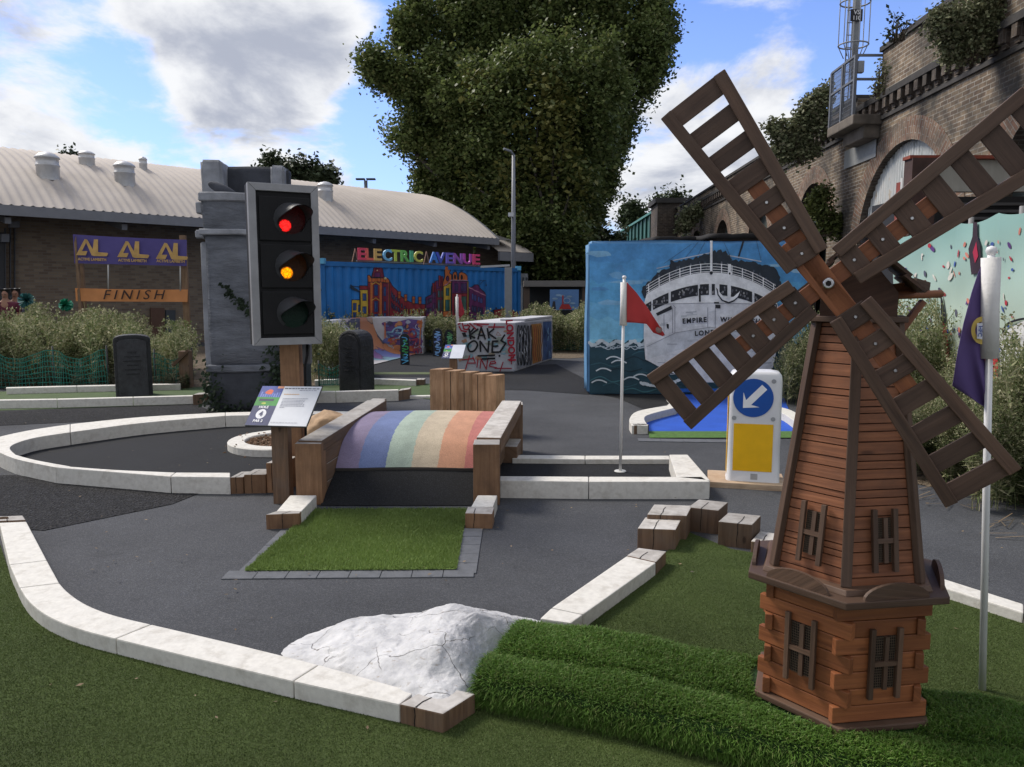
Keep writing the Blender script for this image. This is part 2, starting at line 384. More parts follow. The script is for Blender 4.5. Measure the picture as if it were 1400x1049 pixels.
def smooth_path(pts, n=6, closed=False):
    pts = [Vector(p) if len(p) == 3 else Vector((p[0], p[1], 0)) for p in pts]; out = []
    m = len(pts)
    for i in range(m if closed else m - 1):
        p0 = pts[(i - 1) % m] if (closed or i) else pts[0]; p1 = pts[i]; p2 = pts[(i + 1) % m]; p3 = pts[(i + 2) % m] if (closed or i + 2 < m) else pts[-1]
        for k in range(n):
            t = k / n
            out.append(.5 * ((2 * p1) + (-p0 + p2) * t + (2 * p0 - 5 * p1 + 4 * p2 - p3) * t * t + (-p0 + 3 * p1 - 3 * p2 + p3) * t ** 3))
    if not closed: out.append(pts[-1])
    return [tuple(p) for p in out] if len(pts[0]) == 3 else out
_sp = smooth_path
def smooth2(pts, n=6, closed=False): return [(p[0], p[1]) for p in _sp(pts, n, closed)]
def inpoly(X, Y, poly):
    r = np.zeros(len(X), bool); m = len(poly)
    for i in range(m):
        x0, y0 = poly[i][0], poly[i][1]; x1, y1 = poly[(i + 1) % m][0], poly[(i + 1) % m][1]
        c = ((y0 > Y) != (y1 > Y)); xx = (x1 - x0) * (Y - y0) / ((y1 - y0) if y1 != y0 else 1e-9) + x0
        r ^= c & (X < xx)
    return r
# ================================================================== GROUND
def ground_mat(name, c, speck, sscale=420, spk=.22, var=.26, rough=.92, bump=.5, big=.6, bd=.004):
    m, nt, L, B = newmat(name)
    tc = N(nt, 'ShaderNodeTexCoord')
    v = N(nt, 'ShaderNodeTexVoronoi', Scale=sscale, Randomness=1.0); L.new(tc.outputs['Object'], v.inputs['Vector'])
    n = N(nt, 'ShaderNodeTexNoise', Scale=big, Detail=9.0, Roughness=.62); L.new(tc.outputs['Object'], n.inputs['Vector'])
    r = N(nt, 'ShaderNodeMapRange'); L.new(n.outputs[0], r.inputs[0]); r.inputs[1].default_value = .3; r.inputs[2].default_value = .7; r.inputs[3].default_value = 1 - var; r.inputs[4].default_value = 1 + var
    sp = N(nt, 'ShaderNodeSeparateColor'); L.new(v.outputs['Color'], sp.inputs[0])
    rs = N(nt, 'ShaderNodeMapRange'); L.new(sp.outputs[0], rs.inputs[0]); rs.inputs[1].default_value = 1 - spk * 1.6; rs.inputs[2].default_value = 1
    mx = N(nt, 'ShaderNodeMix', data_type='RGBA'); L.new(rs.outputs[0], mx.inputs[0]); mx.inputs[6].default_value = rgb(c); mx.inputs[7].default_value = rgb(speck)
    m2 = N(nt, 'ShaderNodeMix', data_type='RGBA', blend_type='MULTIPLY'); m2.inputs[0].default_value = 1; L.new(mx.outputs[2], m2.inputs[6]); L.new(r.outputs[0], m2.inputs[7])
    L.new(m2.outputs[2], B.inputs['Base Color']); B.inputs['Roughness'].default_value = rough; B.inputs['Specular IOR Level'].default_value = .25
    # worn routes and old stains
    st = N(nt, 'ShaderNodeTexNoise', Scale=big * 3.1, Detail=10.0, Roughness=.75, Distortion=1.2); L.new(tc.outputs['Object'], st.inputs['Vector']); sr = N(nt, 'ShaderNodeMapRange'); L.new(st.outputs[0], sr.inputs[0]); sr.inputs[1].default_value = .56; sr.inputs[2].default_value = .70; sr.inputs[3].default_value = 1.0; sr.inputs[4].default_value = .72
    m4 = N(nt, 'ShaderNodeMix', data_type='RGBA', blend_type='MULTIPLY'); m4.inputs[0].default_value = 1; L.new(m2.outputs[2], m4.inputs[6]); L.new(sr.outputs[0], m4.inputs[7]); L.new(m4.outputs[2], B.inputs['Base Color'])
    b = N(nt, 'ShaderNodeBump', Strength=bump, Distance=bd); L.new(v.outputs['Distance'], b.inputs['Height']); L.new(b.outputs[0], B.inputs['Normal'])
    return m
M_ASPH = ground_mat('asphalt', (.048, .050, .055), (.095, .098, .105), 230, .30, bd=.005)
M_BLACK = ground_mat('black_rubber_crumb', (.014, .0145, .016), (.034, .035, .038), 150, .25, bump=.8, bd=.008)
M_DARK = ground_mat('dark_playing_surface', (.013, .014, .016), (.026, .027, .03), 260, .2)
M_LOOSE = ground_mat('loose_black_chippings', (.010, .010, .011), (.034, .034, .037), 60, .35, bump=1.0, bd=.02)
M_DIRT = ground_mat('dry_soil', (.10, .075, .05), (.25, .2, .14), 60, .3, bump=1.0, bd=.02)
def sheet(name, pts, z, mat, struct_=True, uvz=None):
    mb = MB(); mb.face([(p[0], p[1], z) for p in pts]); o = mb.build(name, mat, loc=(0, 0, z)); 
    if o.data.polygons[0].normal.z < 0: o.data.flip_normals()
    if struct_: struct(o)
    return o
mb = MB(); mb.face([(-400, -30, 0), (400, -30, 0), (400, 900, 0), (-400, 900, 0)]); struct(mb.build('ground', M_ASPH, loc=(0, 0, 0)))

# ---- key outlines (rays of the photo dropped on the ground)
def gz(z): return lambda q: G(q[0], q[1], z)
K1_OUT = [(-1, 714.5), (13, 772), (27, 803.5), (38, 820), (56, 836), (82, 850), (116, 862), (158, 873), (278, 902), (400.7, 931), (547, 963)]
K1_IN = [(36, 713), (64, 766), (81, 797), (92, 809), (113, 824), (140, 836), (170, 845), (206.5, 853.5), (320, 880), (436, 908.6), (568, 946)]
K2_L = [(738, 846), (754, 831), (857, 760)]
K2_R = [(780, 852), (797, 840), (897, 769)]
TURF_Z = .006
near_turf = [(-6.0, .6), (-6.0, 5.45)] + [tuple(G(u, v, .0)[:2]) for u, v in [(-40, 700), (0, 745), (18, 800), (35, 832), (80, 864), (158, 888), (280, 915), (400, 946), (550, 985), (640, 955), (700, 890), (745, 858), (800, 845), (870, 790), (905, 762), (940, 728), (1000, 752), (1080, 765), (1282, 812), (1400, 848)]] + [(3.6, 3.2), (3.6, .6)]
M_TURF = pm('short_green_turf', (.066, .094, .026), .9, .25, 2.2, .9, 420, spec=.15, bdist=.01)
turf = sheet('turf', near_turf, TURF_Z, M_TURF)

# ---- short pile blades (uncountable)
M_BL1 = leafmat('short_turf_blade', [(.060, .092, .020), (.078, .116, .028), (.098, .138, .040), (.066, .100, .024), (.11, .122, .050)], .7, .2)
M_BL2 = leafmat('long_turf_blade', [(.060, .125, .016), (.095, .185, .026), (.14, .255, .050), (.072, .148, .020), (.19, .23, .075)], .62, .4)
M_BL3 = leafmat('bright_turf_blade', [(.12, .175, .038), (.155, .22, .055), (.19, .27, .08), (.13, .19, .042)], .7, .25)
def blades(name, X, Y, Z, h, w, lean, mat, nrm=None, curl=.35, seg=1, parent=None, **tags):
    n = len(X); a = RNG.uniform(0, 2 * np.pi, n); b = RNG.uniform(0, 2 * np.pi, n)
    H = h * RNG.uniform(.6, 1.15, n); W = w * RNG.uniform(.7, 1.3, n)
    base = np.stack([X, Y, Z], 1); side = np.stack([np.cos(a), np.sin(a), 0 * a], 1) * W[:, None] / 2
    up = np.tile([0, 0, 1.0], (n, 1)) if nrm is None else nrm
    le = np.stack([np.cos(b), np.sin(b), 0 * b], 1) * (RNG.uniform(.1, 1, n) * lean)[:, None]
    tip = base + (up + le) / np.linalg.norm(up + le, axis=1)[:, None] * H[:, None]
    if seg == 1:
        V = np.stack([base - side, base + side, tip], 1).reshape(-1, 3); Fc = np.arange(3 * n).reshape(-1, 3)
        return np_mesh(name, V, Fc, mat, parent, 3, **tags)
    mid = base + up * (H * .55)[:, None] + le * (H * .22)[:, None]
    tip = mid + (up * .35 + le * 1.2) * (H * .55)[:, None] - np.array([0, 0, 1]) * (H * curl * .3)[:, None]
    V = np.stack([base - side, base + side, mid + side * .8, mid - side * .8, tip + side * .15, tip - side * .15], 1).reshape(-1, 3)
    i = np.arange(n)[:, None] * 6; Fc = np.concatenate([i + np.array([[0, 1, 2, 3]]), i + np.array([[3, 2, 4, 5]])], 0)
    return np_mesh(name, V, Fc, mat, parent, 4, **tags)
def scatter(poly, n, dens=None):
    a = np.array([p[:2] for p in poly]); lo = a.min(0); hi = a.max(0); out = []
    tot = 0
    while tot < n:
        q = RNG.uniform(lo, hi, (n * 2, 2)); k = inpoly(q[:, 0], q[:, 1], poly)
        if dens is not None: k &= RNG.uniform(0, 1, len(q)) < dens(q[:, 0], q[:, 1])
        q = q[k]; out.append(q); tot += len(q)
    q = np.concatenate(out)[:n]; return q[:, 0], q[:, 1]
vis = lambda x, y: ((np.abs(x) < y * .70 + .15) & (y > 2.2)).astype(float) * np.clip((3.4 / np.maximum(y, .1)) ** 1.6, .18, 1)
X, Y = scatter(near_turf, 420000, vis)
blades('turf_pile', X, Y, np.full_like(X, TURF_Z), .0068, .0030, 2.0, M_BL1, label='short curly green turf pile in the foreground', cat='artificial grass', kind='stuff')

# ---- kerb runs: white concrete stones
M_KERB = pm('white_kerb_concrete', (.58, .56, .51), .82, .10, 30, .5, 60, dirt=.7, dirtc=(.34, .31, .26), bdist=.004)
def kerb(out, inn, z, breaks, label, group='white concrete kerb runs round the greens', z0=-.02, smooth=None, gap=.003):
    """out, inn: matching photo outlines of the top's two edges; breaks: indices where a joint falls"""
    A = [G(u, v, z) for u, v in out]; B = [G(u, v, z) for u, v in inn]
    c = (A[len(A) // 2] + B[len(B) // 2]) / 2
    root = thing('concrete_kerb', label, 'kerb', (c.x, c.y, 0), group)
    bs = [0] + list(breaks) + [len(A) - 1]
    for s0, s1 in zip(bs, bs[1:]):
        a = A[s0:s1 + 1]; b = B[s0:s1 + 1]
        a = [Vector(p) for p in a]; b = [Vector(p) for p in b]
        for q in (a, b):
            d = (q[1] - q[0]).normalized(); q[0] = q[0] + d * gap; d = (q[-2] - q[-1]).normalized(); q[-1] = q[-1] + d * gap
        if len(a) > 2:
            a = [Vector((p[0], p[1], z)) for p in smooth2(a, 4)]; b = [Vector((p[0], p[1], z)) for p in smooth2(b, 4)]
        mb = MB(); lo = Vector((0, 0, z0 - z)); n = len(a)
        for i in range(n - 1):
            mb.face([a[i], a[i + 1], b[i + 1], b[i]])
            mb.face([a[i] + lo, a[i + 1] + lo, a[i + 1], a[i]]); mb.face([b[i], b[i + 1], b[i + 1] + lo, b[i] + lo])
            mb.face([a[i + 1] + lo, a[i] + lo, b[i] + lo, b[i + 1] + lo])
        mb.face([a[0], b[0], b[0] + lo, a[0] + lo]); mb.face([b[-1], a[-1], a[-1] + lo, b[-1] + lo])
        mb.build('kerb_stone', M_KERB, root, bevel=.007)
    return root
kerb(K1_OUT, K1_IN, .08, [1, 2, 7, 9], 'long S-curved white kerb in the foreground left of the white boulder')
kerb(K2_L, K2_R, .08, [1], 'short straight white kerb between white boulder and stepped timber blocks')

WOOD_SL = wood('weathered_sleeper_timber', (.085, .048, .028), (.19, .115, .068), grain=30, grey=(.13, .10, .08))
WOOD_TOP = wood('grey_weathered_end_grain', (.22, .20, .175), (.42, .395, .36), grain=14, along=14, grey=(.48, .46, .43))
WOOD_FR = wood('fresh_brown_timber', (.17, .088, .043), (.30, .17, .092), grain=30, grey=(.11, .06, .035))
def block(name, corners, z0, z1, label, cat, group=None, mats=None, seed=None, cracks=1):
    """timber block: ground corners (4 xy), grey cut top with a drying crack"""
    c = sum((Vector((p[0], p[1], 0)) for p in corners), Vector()) / len(corners)
    root = thing(name, label, cat, (c.x, c.y, max(z0, 0)), group)
    mb = MB(); pts = [Vector((p[0], p[1], z0)) for p in corners]; h = z1 - z0; off = random.random() * 9; per = 0
    for i in range(4):
        j = (i + 1) % 4; l = (pts[j] - pts[i]).length; up = Vector((0, 0, h))
        mb.face([pts[i], pts[j], pts[j] + up, pts[i] + up], [(off, per), (off, per + l), (off + h, per + l), (off + h, per)], 0); per += l
    top = [p + Vector((0, 0, h)) for p in pts]; mb.face(top, [(p.x * 1.0, p.y) for p in top], 1)
    body = mb.build('timber', [mats or WOOD_SL, WOOD_TOP], root, bevel=.006)
    me = body.data
    for p in me.polygons: p.material_index = 1 if p.normal.z > .5 else 0
    e = (top[1] - top[0]); f = (top[3] - top[0]); cm = MB()
    for k in range(cracks):
        s = random.uniform(.3, .7); w = .0035; q = top[0] + e * s; e1 = e.normalized()
        pa = [q + e1 * random.uniform(-.006, .006) + f * t for t in (0, .25, .5, .75)]
        for a_, b_ in zip(pa, pa[1:]):
            z = Vector((0, 0, .0012)); cm.face([a_ - e1 * w + z, a_ + e1 * w + z, b_ + e1 * w * .7 + z, b_ - e1 * w * .7 + z])
        n = e.cross(Vector((0, 0, 1))).normalized()
        for sg in (1, -1):
            pa = [q + n * .0012 - Vector((0, 0, h * t)) + e1 * random.uniform(-.004, .004) for t in (0, .3, .6, .85)] if sg > 0 else None
            if pa:
                for a_, b_ in zip(pa, pa[1:]): cm.face([a_ - e1 * w * .7, a_ + e1 * w * .7, b_ + e1 * w * .5, b_ - e1 * w * .5])
    cm.build('drying_crack', flat('crack_black', (.012, .009, .007), .9), root)
    return root
def qblock(name, front, depthvec, z1, label, cat, group=None, z0=-.02, **kw):
    """front: two photo points on the ground line; depthvec: world xy of the side"""
    a = G(*front[0]); b = G(*front[1]); d = Vector((depthvec[0], depthvec[1], 0))
    return block(name, [a, b, b + d, a + d], z0, z1, label, cat, group, **kw)
# corner sleeper under the boulder
a, b, c_ = G(547, 991), G(606, 1005), G(650, 976); block('timber_block', [a, b, c_, a + (c_ - b)], -.02, .082, 'weathered timber block at the near end of the kerb under the white boulder', 'timber block')
e0, e1 = G(-3, 713, .08), G(35, 711.5, .08); e2, e3 = G(31, 705.5, .08), G(-6, 707, .08); block('timber_block', [e0, e1, e2, e3], -.02, .084, 'thin grey timber end block at the far left end of the foreground kerb', 'timber block')
e0, e1 = G(-40, 712, .08), G(-4, 711, .08); e2, e3 = G(12, 704, .11), G(-30, 704, .11); block('timber_block', [e0, e1, e2, e3], -.02, .10, 'grey timber block cut off by the left edge of the photo', 'timber block')
# stepped blocks between kerb and mound
SG = 'stepped timber blocks along the far edge of the front green'
zb = .08
A0 = G(857, 760, zb); A1 = G(897, 769, zb); B1 = G(911, 754.5, zb); B0 = G(873, 749.5, zb)
block('timber_block', [A0, A1, B1, B0], -.02, zb + .003, 'lowest flat timber block joining the short white kerb', 'timber block', SG)
dv = (.13, .22)
steps = [((871, 751), (923, 753), .135, 'second timber step up from the short white kerb, split down its face'),
         ((884, 737), (938, 739), .165, 'tallest timber block at the left top of the steps'),
         ((940, 726), (981, 731), .165, 'timber block just right of the apex of the steps'), ((981, 746), (1027, 751), .158, 'split timber block on the descending side of the steps'), ((1026, 756), (1066, 762), .075, 'lowest timber block of the descending steps beside the windmill')]
for (f0, f1, z, lb) in steps: qblock('timber_block', (f0, f1), (.09, .24) if f0[0] < 940 else (.12, .2), z, lb, 'timber block', SG)

# right-hand arc of kerb behind the windmill
kerb([(1060, 752), (1150, 762), (1283, 801), (1400, 838), (1500, 875)], [(1066, 744), (1155, 752), (1283, 789), (1400, 826), (1500, 862)], .06, [1, 2, 3], 'thin white kerb curving off behind the windmill at the right')

# ---- ring of the loop green
RO = [(315, 652), (240, 651.5), (160, 645), (75, 635), (20, 622), (-10, 609), (-8, 600), (20, 593), (60, 586), (110, 578), (195, 570.5), (300, 564.5), (400, 562), (500, 563), (588, 567)]
RI = [(315, 646.3), (240, 645.8), (160, 642.5), (95, 638.5), (48, 629.5), (22, 622.5), (13.5, 615), (22, 605), (48, 597), (96, 588.5), (195, 575.5), (300, 568.8), (400, 565.2), (500, 566.5), (588, 572)]
# outline edges in order: outer, inner
kerb([(315, 652.5), (233, 651.5), (165, 646), (76, 639), (20, 627), (-14, 612), (-14, 602), (8, 595), (48, 587), (96, 580), (196, 570), (308, 564), (400, 562), (500, 563), (588, 567)],
     [(315, 646.3), (240, 646), (160, 642.5), (97, 638), (48, 629), (22, 622), (13.5, 613), (22, 606), (50, 598), (96, 591), (196, 578), (308, 568.5), (400, 566), (500, 567), (588, 571)], .14, [1, 3, 5, 9, 11, 12], 'large oval white kerb round the black loop green at the left')
loop_poly = [tuple(G(u, v, 0)[:2]) for u, v in [(315, 662), (160, 660), (50, 645), (5, 628), (5, 616), (60, 602), (196, 588), (308, 578), (400, 574), (588, 578), (588, 640), (440, 660), (370, 668)]]
struct(sheet('loop_green_surface', loop_poly, .004, M_DARK))
struct(sheet('loose_chippings', [tuple(G(u, v)[:2]) for u, v in [(-60, 652), (20, 650), (120, 662), (250, 672), (275, 674), (235, 690), (60, 726), (-60, 720)]], .004, M_LOOSE))
struct(sheet('chippings_strip', [tuple(G(u, v)[:2]) for u, v in [(-80, 566), (265, 553), (300, 566), (180, 574), (-80, 586)]], .004, M_LOOSE))
struct(sheet('dark_patch', [tuple(G(u, v)[:2]) for u, v in [(640, 533), (690, 502), (760, 498), (803, 520), (806, 540), (720, 534)]], .004, M_BLACK))
struct(sheet('mural_apron', [tuple(G(u, v)[:2]) for u, v in [(806, 536), (925, 536), (915, 552), (880, 560), (845, 545)]], .004, M_BLACK))
struct(sheet('skate_green_surface', [tuple(G(u, v)[:2]) for u, v in [(470, 508), (580, 483), (640, 484), (640, 512), (600, 516), (470, 516)]], .004, M_DARK))
sg = [tuple(G(u, v)[:2]) for u, v in [(440, 509.5), (600, 509.5), (600, 512.5), (440, 512.5)]]
struct(sheet('thin_turf_strip', sg, .008, pm('olive_turf', (.07, .09, .035), .9, .2, 3, .4)))
# far green behind the loop: turf strip, kerbs, timber
far_turf = [tuple(G(u, v)[:2]) for u, v in [(-90, 541), (0, 536), (247, 532), (265, 530), (420, 528), (592, 525), (592, 547), (540, 541), (430, 545), (265, 553), (0, 562), (-90, 566)]]
sheet('far_turf', far_turf, .006, pm('far_green_turf', (.052, .085, .026), .9, .2, 5, .5, 120))
kerb([(-60, 548.5), (78, 546.5), (182, 543.8), (264, 541.6)], [(-60, 547), (78, 545), (182, 542.4), (264, 540.2)], .12, [1, 2], 'straight white kerb in front of the green with the left gravestone')
kerb([(8, 531), (105, 528.5), (247, 525.5)], [(8, 529.5), (105, 527), (247, 524)], .10, [1], 'distant white kerb behind the left gravestone')
kerb([(388, 536.5), (459, 536), (545, 533.6)], [(388, 535), (459, 534.5), (545, 532.2)], .16, [1], 'white kerb in front of the gravestone right of the traffic light')
kerb([(430, 520.5), (500, 518), (569, 520.5)], [(430, 519), (500, 516.6), (569, 519)], .10, [1], 'distant white kerb behind the gravestone right of the traffic light')
kerb([(560, 542), (640, 541)], [(560, 540.5), (640, 539.5)], .04, [], 'low thin white kerb left of the upright timber screen')
dd = (0, .22)
qblock('timber_block', ((264, 554), (284, 553)), dd, .15, 'dark timber block where the kerb meets the grey stone pillar', 'timber block')
qblock('timber_block', ((545, 548), (560, 545.5)), dd, .15, 'timber block ending the kerb right of the traffic light', 'timber block')
qblock('timber_block', ((569, 527), (580, 527)), dd, .10, 'small distant timber block in the kerb behind the gravestone', 'timber block')
SB = 'stepped timber blocks between the loop kerb and the bridge'
qblock('timber_block', ((315.5, 675.5), (333, 675)), (.02, .2), .136, 'lowest timber block at the end of the loop kerb', 'timber block', SB, mats=WOOD_FR)
qblock('timber_block', ((334.5, 675), (364, 674.5)), (.02, .2), .155, 'wide middle timber block between loop kerb and hole sign', 'timber block', SB, mats=WOOD_FR)
qblock('timber_block', ((365, 674), (388, 673.5)), (.05, .25), .245, 'tall timber block tucked behind the hole sign post', 'timber block', SB, mats=WOOD_FR)

# ---- small ring planter
def ring(cx, cy, r0, r1, z, label):
    root = thing('ring_planter', label, 'planter', (cx, cy, 0)); mb = MB(); n = 40
    prof = [(r1, -.02), (r1, z - .008), (r1 - .008, z), (r0 + .008, z), (r0, z - .008), (r0, -.02)]
    mb.lathe(prof, (cx, cy, 0), n=n); o = mb.build('kerb_ring', M_KERB, root)
    for p in o.data.polygons: p.use_smooth = False
    m = MB(); 
    for i in range(900):
        a = random.uniform(0, 6.28); r = r0 * math.sqrt(random.random()) * .98; s = random.uniform(.006, .017)
        if i > 860: r = random.uniform(r0, r1 + .06); 
        zz = z - .02 if r < r0 else (z + .003 if r < r1 else .006)
        R = Matrix.Rotation(random.uniform(0, 6), 4, Vector((random.random(), random.random(), random.random() + .1)).normalized()); R.translation = (cx + r * math.cos(a), cy + r * math.sin(a), zz)
        m.box((0, 0, 0), (s * 2, s, s * .6), R)
    o = m.build('bark_chips', leafmat('bark_chip', [(.09, .045, .022), (.2, .12, .07), (.3, .19, .12), (.13, .07, .04)], .8, 0), root, kind='stuff')
    mm = MB(); mm.face([(cx + r0 * math.cos(a), cy + r0 * math.sin(a), z - .028) for a in [6.2832 * i / 32 for i in range(32)]]); mm.build('soil', M_DIRT, root)
ring(-2.37, 7.93, .41, .58, .08, 'small white ring kerb filled with bark chips beside the traffic light')
def boulder(name, c, r, sq, label, mat, seed=1, cat='boulder', parts=None, amp=.25, sub=4):
    bm = bmesh.new(); bmesh.ops.create_icosphere(bm, subdivisions=sub, radius=1)
    for v in bm.verts:
        n = mnoise.fractal(v.co * 1.3 + Vector((seed, 0, 0)), 1.0, 2.0, 5); v.co *= 1 + amp * n
        v.co = Vector((v.co.x * r[0], v.co.y * r[1], v.co.z * r[2]))
    for f in bm.faces: f.smooth = True
    me = bpy.data.meshes.new(name); bm.to_mesh(me); bm.free(); o = link_mesh(name, me, mat); o.location = c; ORIG[o] = Vector(c); o.rotation_euler = (0, sq, sq)
    return tag(o, label, cat)
boulder('boulder', (-1.95, 7.85, .17), (.34, .22, .19), -.25, 'tan sandstone boulder behind the left rail of the rainbow bridge', pm('tan_rock', (.36, .24, .14), .85, .3, 8, .7, 30), 4)

# ---- right-hand green beside the bridge (with the red flag)
kerb([(683, 657), (805, 658.5), (971, 658.5)], [(683, 651), (805, 651.7), (960, 652)], .14, [1], 'straight white kerb in front of the red flag green')
kerb([(971, 657), (940, 621.5)], [(925, 652.5), (915, 621.5)], .14, [], 'white kerb closing the right end of the red flag green')
kerb([(700, 627), (800, 628), (916, 628)], [(700, 622), (800, 623), (915, 623)], .05, [1], 'low white kerb behind the red flag green')
struct(sheet('flag_green_surface', [tuple(G(u, v)[:2]) for u, v in [(683, 672), (930, 675), (920, 634), (683, 634)]], .004, M_BLACK))

# ---- blue water green
struct(sheet('blue_water_surface', [tuple(G(u, v)[:2]) for u, v in [(886, 590.5), (881, 572), (905, 561), (935, 550), (926, 536), (926, 526), (1065, 526), (1078, 560), (1092, 590.5)]], .008, pm('blue_painted_surface', (.012, .075, .42), .75, .15, 3, .5, 120)))
struct(sheet('water_green_turf_strip', [tuple(G(u, v)[:2]) for u, v in [(886, 591), (1092, 591), (1100, 600), (888, 600)]], .012, pm('strip_turf', (.07, .15, .03), .9, .3, 20, .8, 200)))
kerb([(864, 582), (860.5, 573), (872, 562), (912, 554.5), (918, 546), (911, 538), (914, 527)], [(886, 582), (881, 571), (893, 565), (925, 557), (932, 547), (925, 539), (926, 527)], .10, [3], 'white kerb curling round the left of the blue water green')
kerb([(1064, 556), (1082, 561), (1104, 574)], [(1060, 562), (1072, 566), (1092, 580)], .10, [], 'white kerb right of the blue water green, behind the bollard')
qblock('timber_block', ((867, 594), (887, 593)), (-.02, .16), .10, 'short timber block ending the blue water kerb', 'timber block')
M_PAV = pm('charcoal_block_paving', (.10, .105, .115), .85, .22, 12, .4, 90, dirt=.3, dirtc=(.05, .05, .055))
def pavers(pa, pb, w, n, label, group):
    root = thing('paver_row', label, 'paving', (*((pa + pb) / 2)[:2], 0), group); d = (pb - pa); L = d.length; d.normalize(); s = Vector((-d.y, d.x, 0)); t = 0
    for i in range(n):
        a = pa + d * (L * i / n + .002); b = pa + d * (L * (i + 1) / n - .002); mb = MB(); k = .006 + random.uniform(0, .002)
        mb.prism([a + Vector((0, 0, -.02)), b + Vector((0, 0, -.02)), b + s * w + Vector((0, 0, -.02)), a + s * w + Vector((0, 0, -.02))], (0, 0, 1), .02 + k); mb.build('paver', M_PAV, root, bevel=.002)
PG = 'charcoal pavers edging the greens'
t0, t1, t2, t3 = G(334, 783), G(624, 781), G(639, 698), G(428, 699)
pavers(G(302, 793) , G(648, 790), .125, 8, 'charcoal paver row along the front of the bridge turf', PG)
q0 = G(318, 786); q1 = G(382, 726); w = .12
pavers(q0 + Vector((.15, .02, 0)), q1 + Vector((.14, 0, 0)), .13, 5, 'charcoal paver row along the left of the bridge turf', PG)
pavers(G(651, 785), G(660, 724), .13, 5, 'charcoal paver row along the right of the bridge turf', PG)
pavers(G(873, 604), G(1000, 606), .16, 4, 'charcoal paver row in front of the blue water green', PG)
bt = [tuple(p[:2]) for p in (t0, t1, t2, t3)]
sheet('bridge_turf', bt, .012, pm('bright_turf', (.10, .16, .03), .9, .3, 5, .6, 300))
X, Y = scatter(bt, 42000); blades('bridge_turf_pile', X, Y, np.full_like(X, .012), .024, .006, 1.2, M_BL3, label='bright green turf pile at the foot of the rainbow bridge', cat='artificial grass', kind='stuff')
# dirt verge at right, paths behind
struct(sheet('soil_bed', [tuple(p) for p in [(3.4, 6.3), (4.1, 5.35), (5.2, 4.6), (9, 4.6), (9, 13.6), (4.6, 11), (3.7, 8.5)]], .006, M_DIRT))
struct(sheet('back_bed', [(-16, 12.8), (-5.4, 12.9), (-3.2, 12.9), (-3.6, 14.5), (-3.0, 19), (-2.0, 22), (-1.0, 24), (-1, 19.5), (1.4, 18.6), (3.2, 20), (3.2, 30), (-16, 19)], .006, M_DIRT))
# ================================================================== LONG PILE SLAB
SD = Vector((.928, -.372, 0)).normalized(); SN = Vector((-SD.y, SD.x, 0)); SO = Vector((-.13, 2.835, 0)); SW = .56; SLEN = 2.5
def slab_prof(t):   # t: across 0 front..1 back ; returns (offset along SN, z)
    return None
slab = thing('turf_plinth', 'raised slab wrapped in thick long-pile green turf that carries the windmill', 'plinth', SO + SD * 1.0 + SN * .28)
prof = [(.04, .028), (-.01, .022), (-.04, .035), (-.045, .075), (-.035, .110), (.0, .128), (.09, .134), (.17, .120), (.23, .138), (.36, .140), (.46, .130), (.53, .11), (.56, .055), (.56, .0)]
pr = smooth2(prof, 4)
def slab_pt(s, k):
    x, z = pr[k]; wob = .006 * math.sin(s * 9 + x * 20) + .004 * math.sin(s * 21 + 2)
    x += .02 * math.sin(s * 3.1) ; e = min(1, max(0, s / .05)); 
    return SO + SD * s + SN * (x) + Vector((0, 0, z + wob * (1 if z > .05 else 0)))
NS = 60; mb = MB(); n = len(pr)
for i in range(NS):
    for k in range(n - 1):
        mb.face([slab_pt(SLEN * i / NS, k), slab_pt(SLEN * (i + 1) / NS, k), slab_pt(SLEN * (i + 1) / NS, k + 1), slab_pt(SLEN * i / NS, k + 1)])
mb.face([slab_pt(0, k) for k in range(n)]); mb.face([slab_pt(SLEN, k) for k in range(n - 1, -1, -1)])
mb.build('turf_wrap', pm('long_turf_base', (.018, .05, .008), .9, .3, 6, .5), slab, weld=True)
mb = MB(); c = SO + SD * (SLEN / 2 + .06) + SN * .33; M = Matrix((SD, SN, Vector((0, 0, 1)))).transposed().to_4x4(); M.translation = c + Vector((0, 0, .05)); mb.box((0, 0, 0), (SLEN - .2, .42, .1), M)
mb.build('core', flat('plinth_core', (.03, .025, .02), .9), slab)
# blades
ns = 120000; s = RNG.uniform(0, 1.0, ns) ** 1.15 * SLEN; arc = [0]
for k in range(1, n): arc.append(arc[-1] + math.hypot(pr[k][0] - pr[k - 1][0], pr[k][1] - pr[k - 1][1]))
arc = np.array(arc); ta = RNG.uniform(0, arc[-1] * .97, ns); px_ = np.interp(ta, arc, [q[0] for q in pr]); pz_ = np.interp(ta, arc, [q[1] for q in pr])
da = .004; nx = -(np.interp(ta + da, arc, [q[1] for q in pr]) - pz_); nz = (np.interp(ta + da, arc, [q[0] for q in pr]) - px_); ln = np.hypot(nx, nz) + 1e-9; nx /= ln; nz /= ln
px2 = px_ + .02 * np.sin(s * 3.1); wz = np.where(pz_ > .05, .006 * np.sin(s * 9 + px_ * 20) + .004 * np.sin(s * 21 + 2), 0)
sx = s.copy(); m_end = RNG.uniform(0, 1, ns) < .04
Bx = SO.x + SD.x * sx + SN.x * px2; By = SO.y + SD.y * sx + SN.y * px2; Bz = pz_ + wz
nr = np.stack([SN.x * nx, SN.y * nx, nz], 1); flop = np.array([SN.x * -.25 + .1, SN.y * -.25, .0])
nr = nr + flop; nr[:, 2] -= (nx < -.3) * .15; nr[s < .05] += np.array([-SD.x, -SD.y, 0]) * .8; nr /= np.linalg.norm(nr, axis=1)[:, None]
kk = (Bx - 1.20) ** 2 + (By - 2.70) ** 2 > .305 ** 2; Bx, By, Bz, nr = Bx[kk], By[kk], Bz[kk], nr[kk]
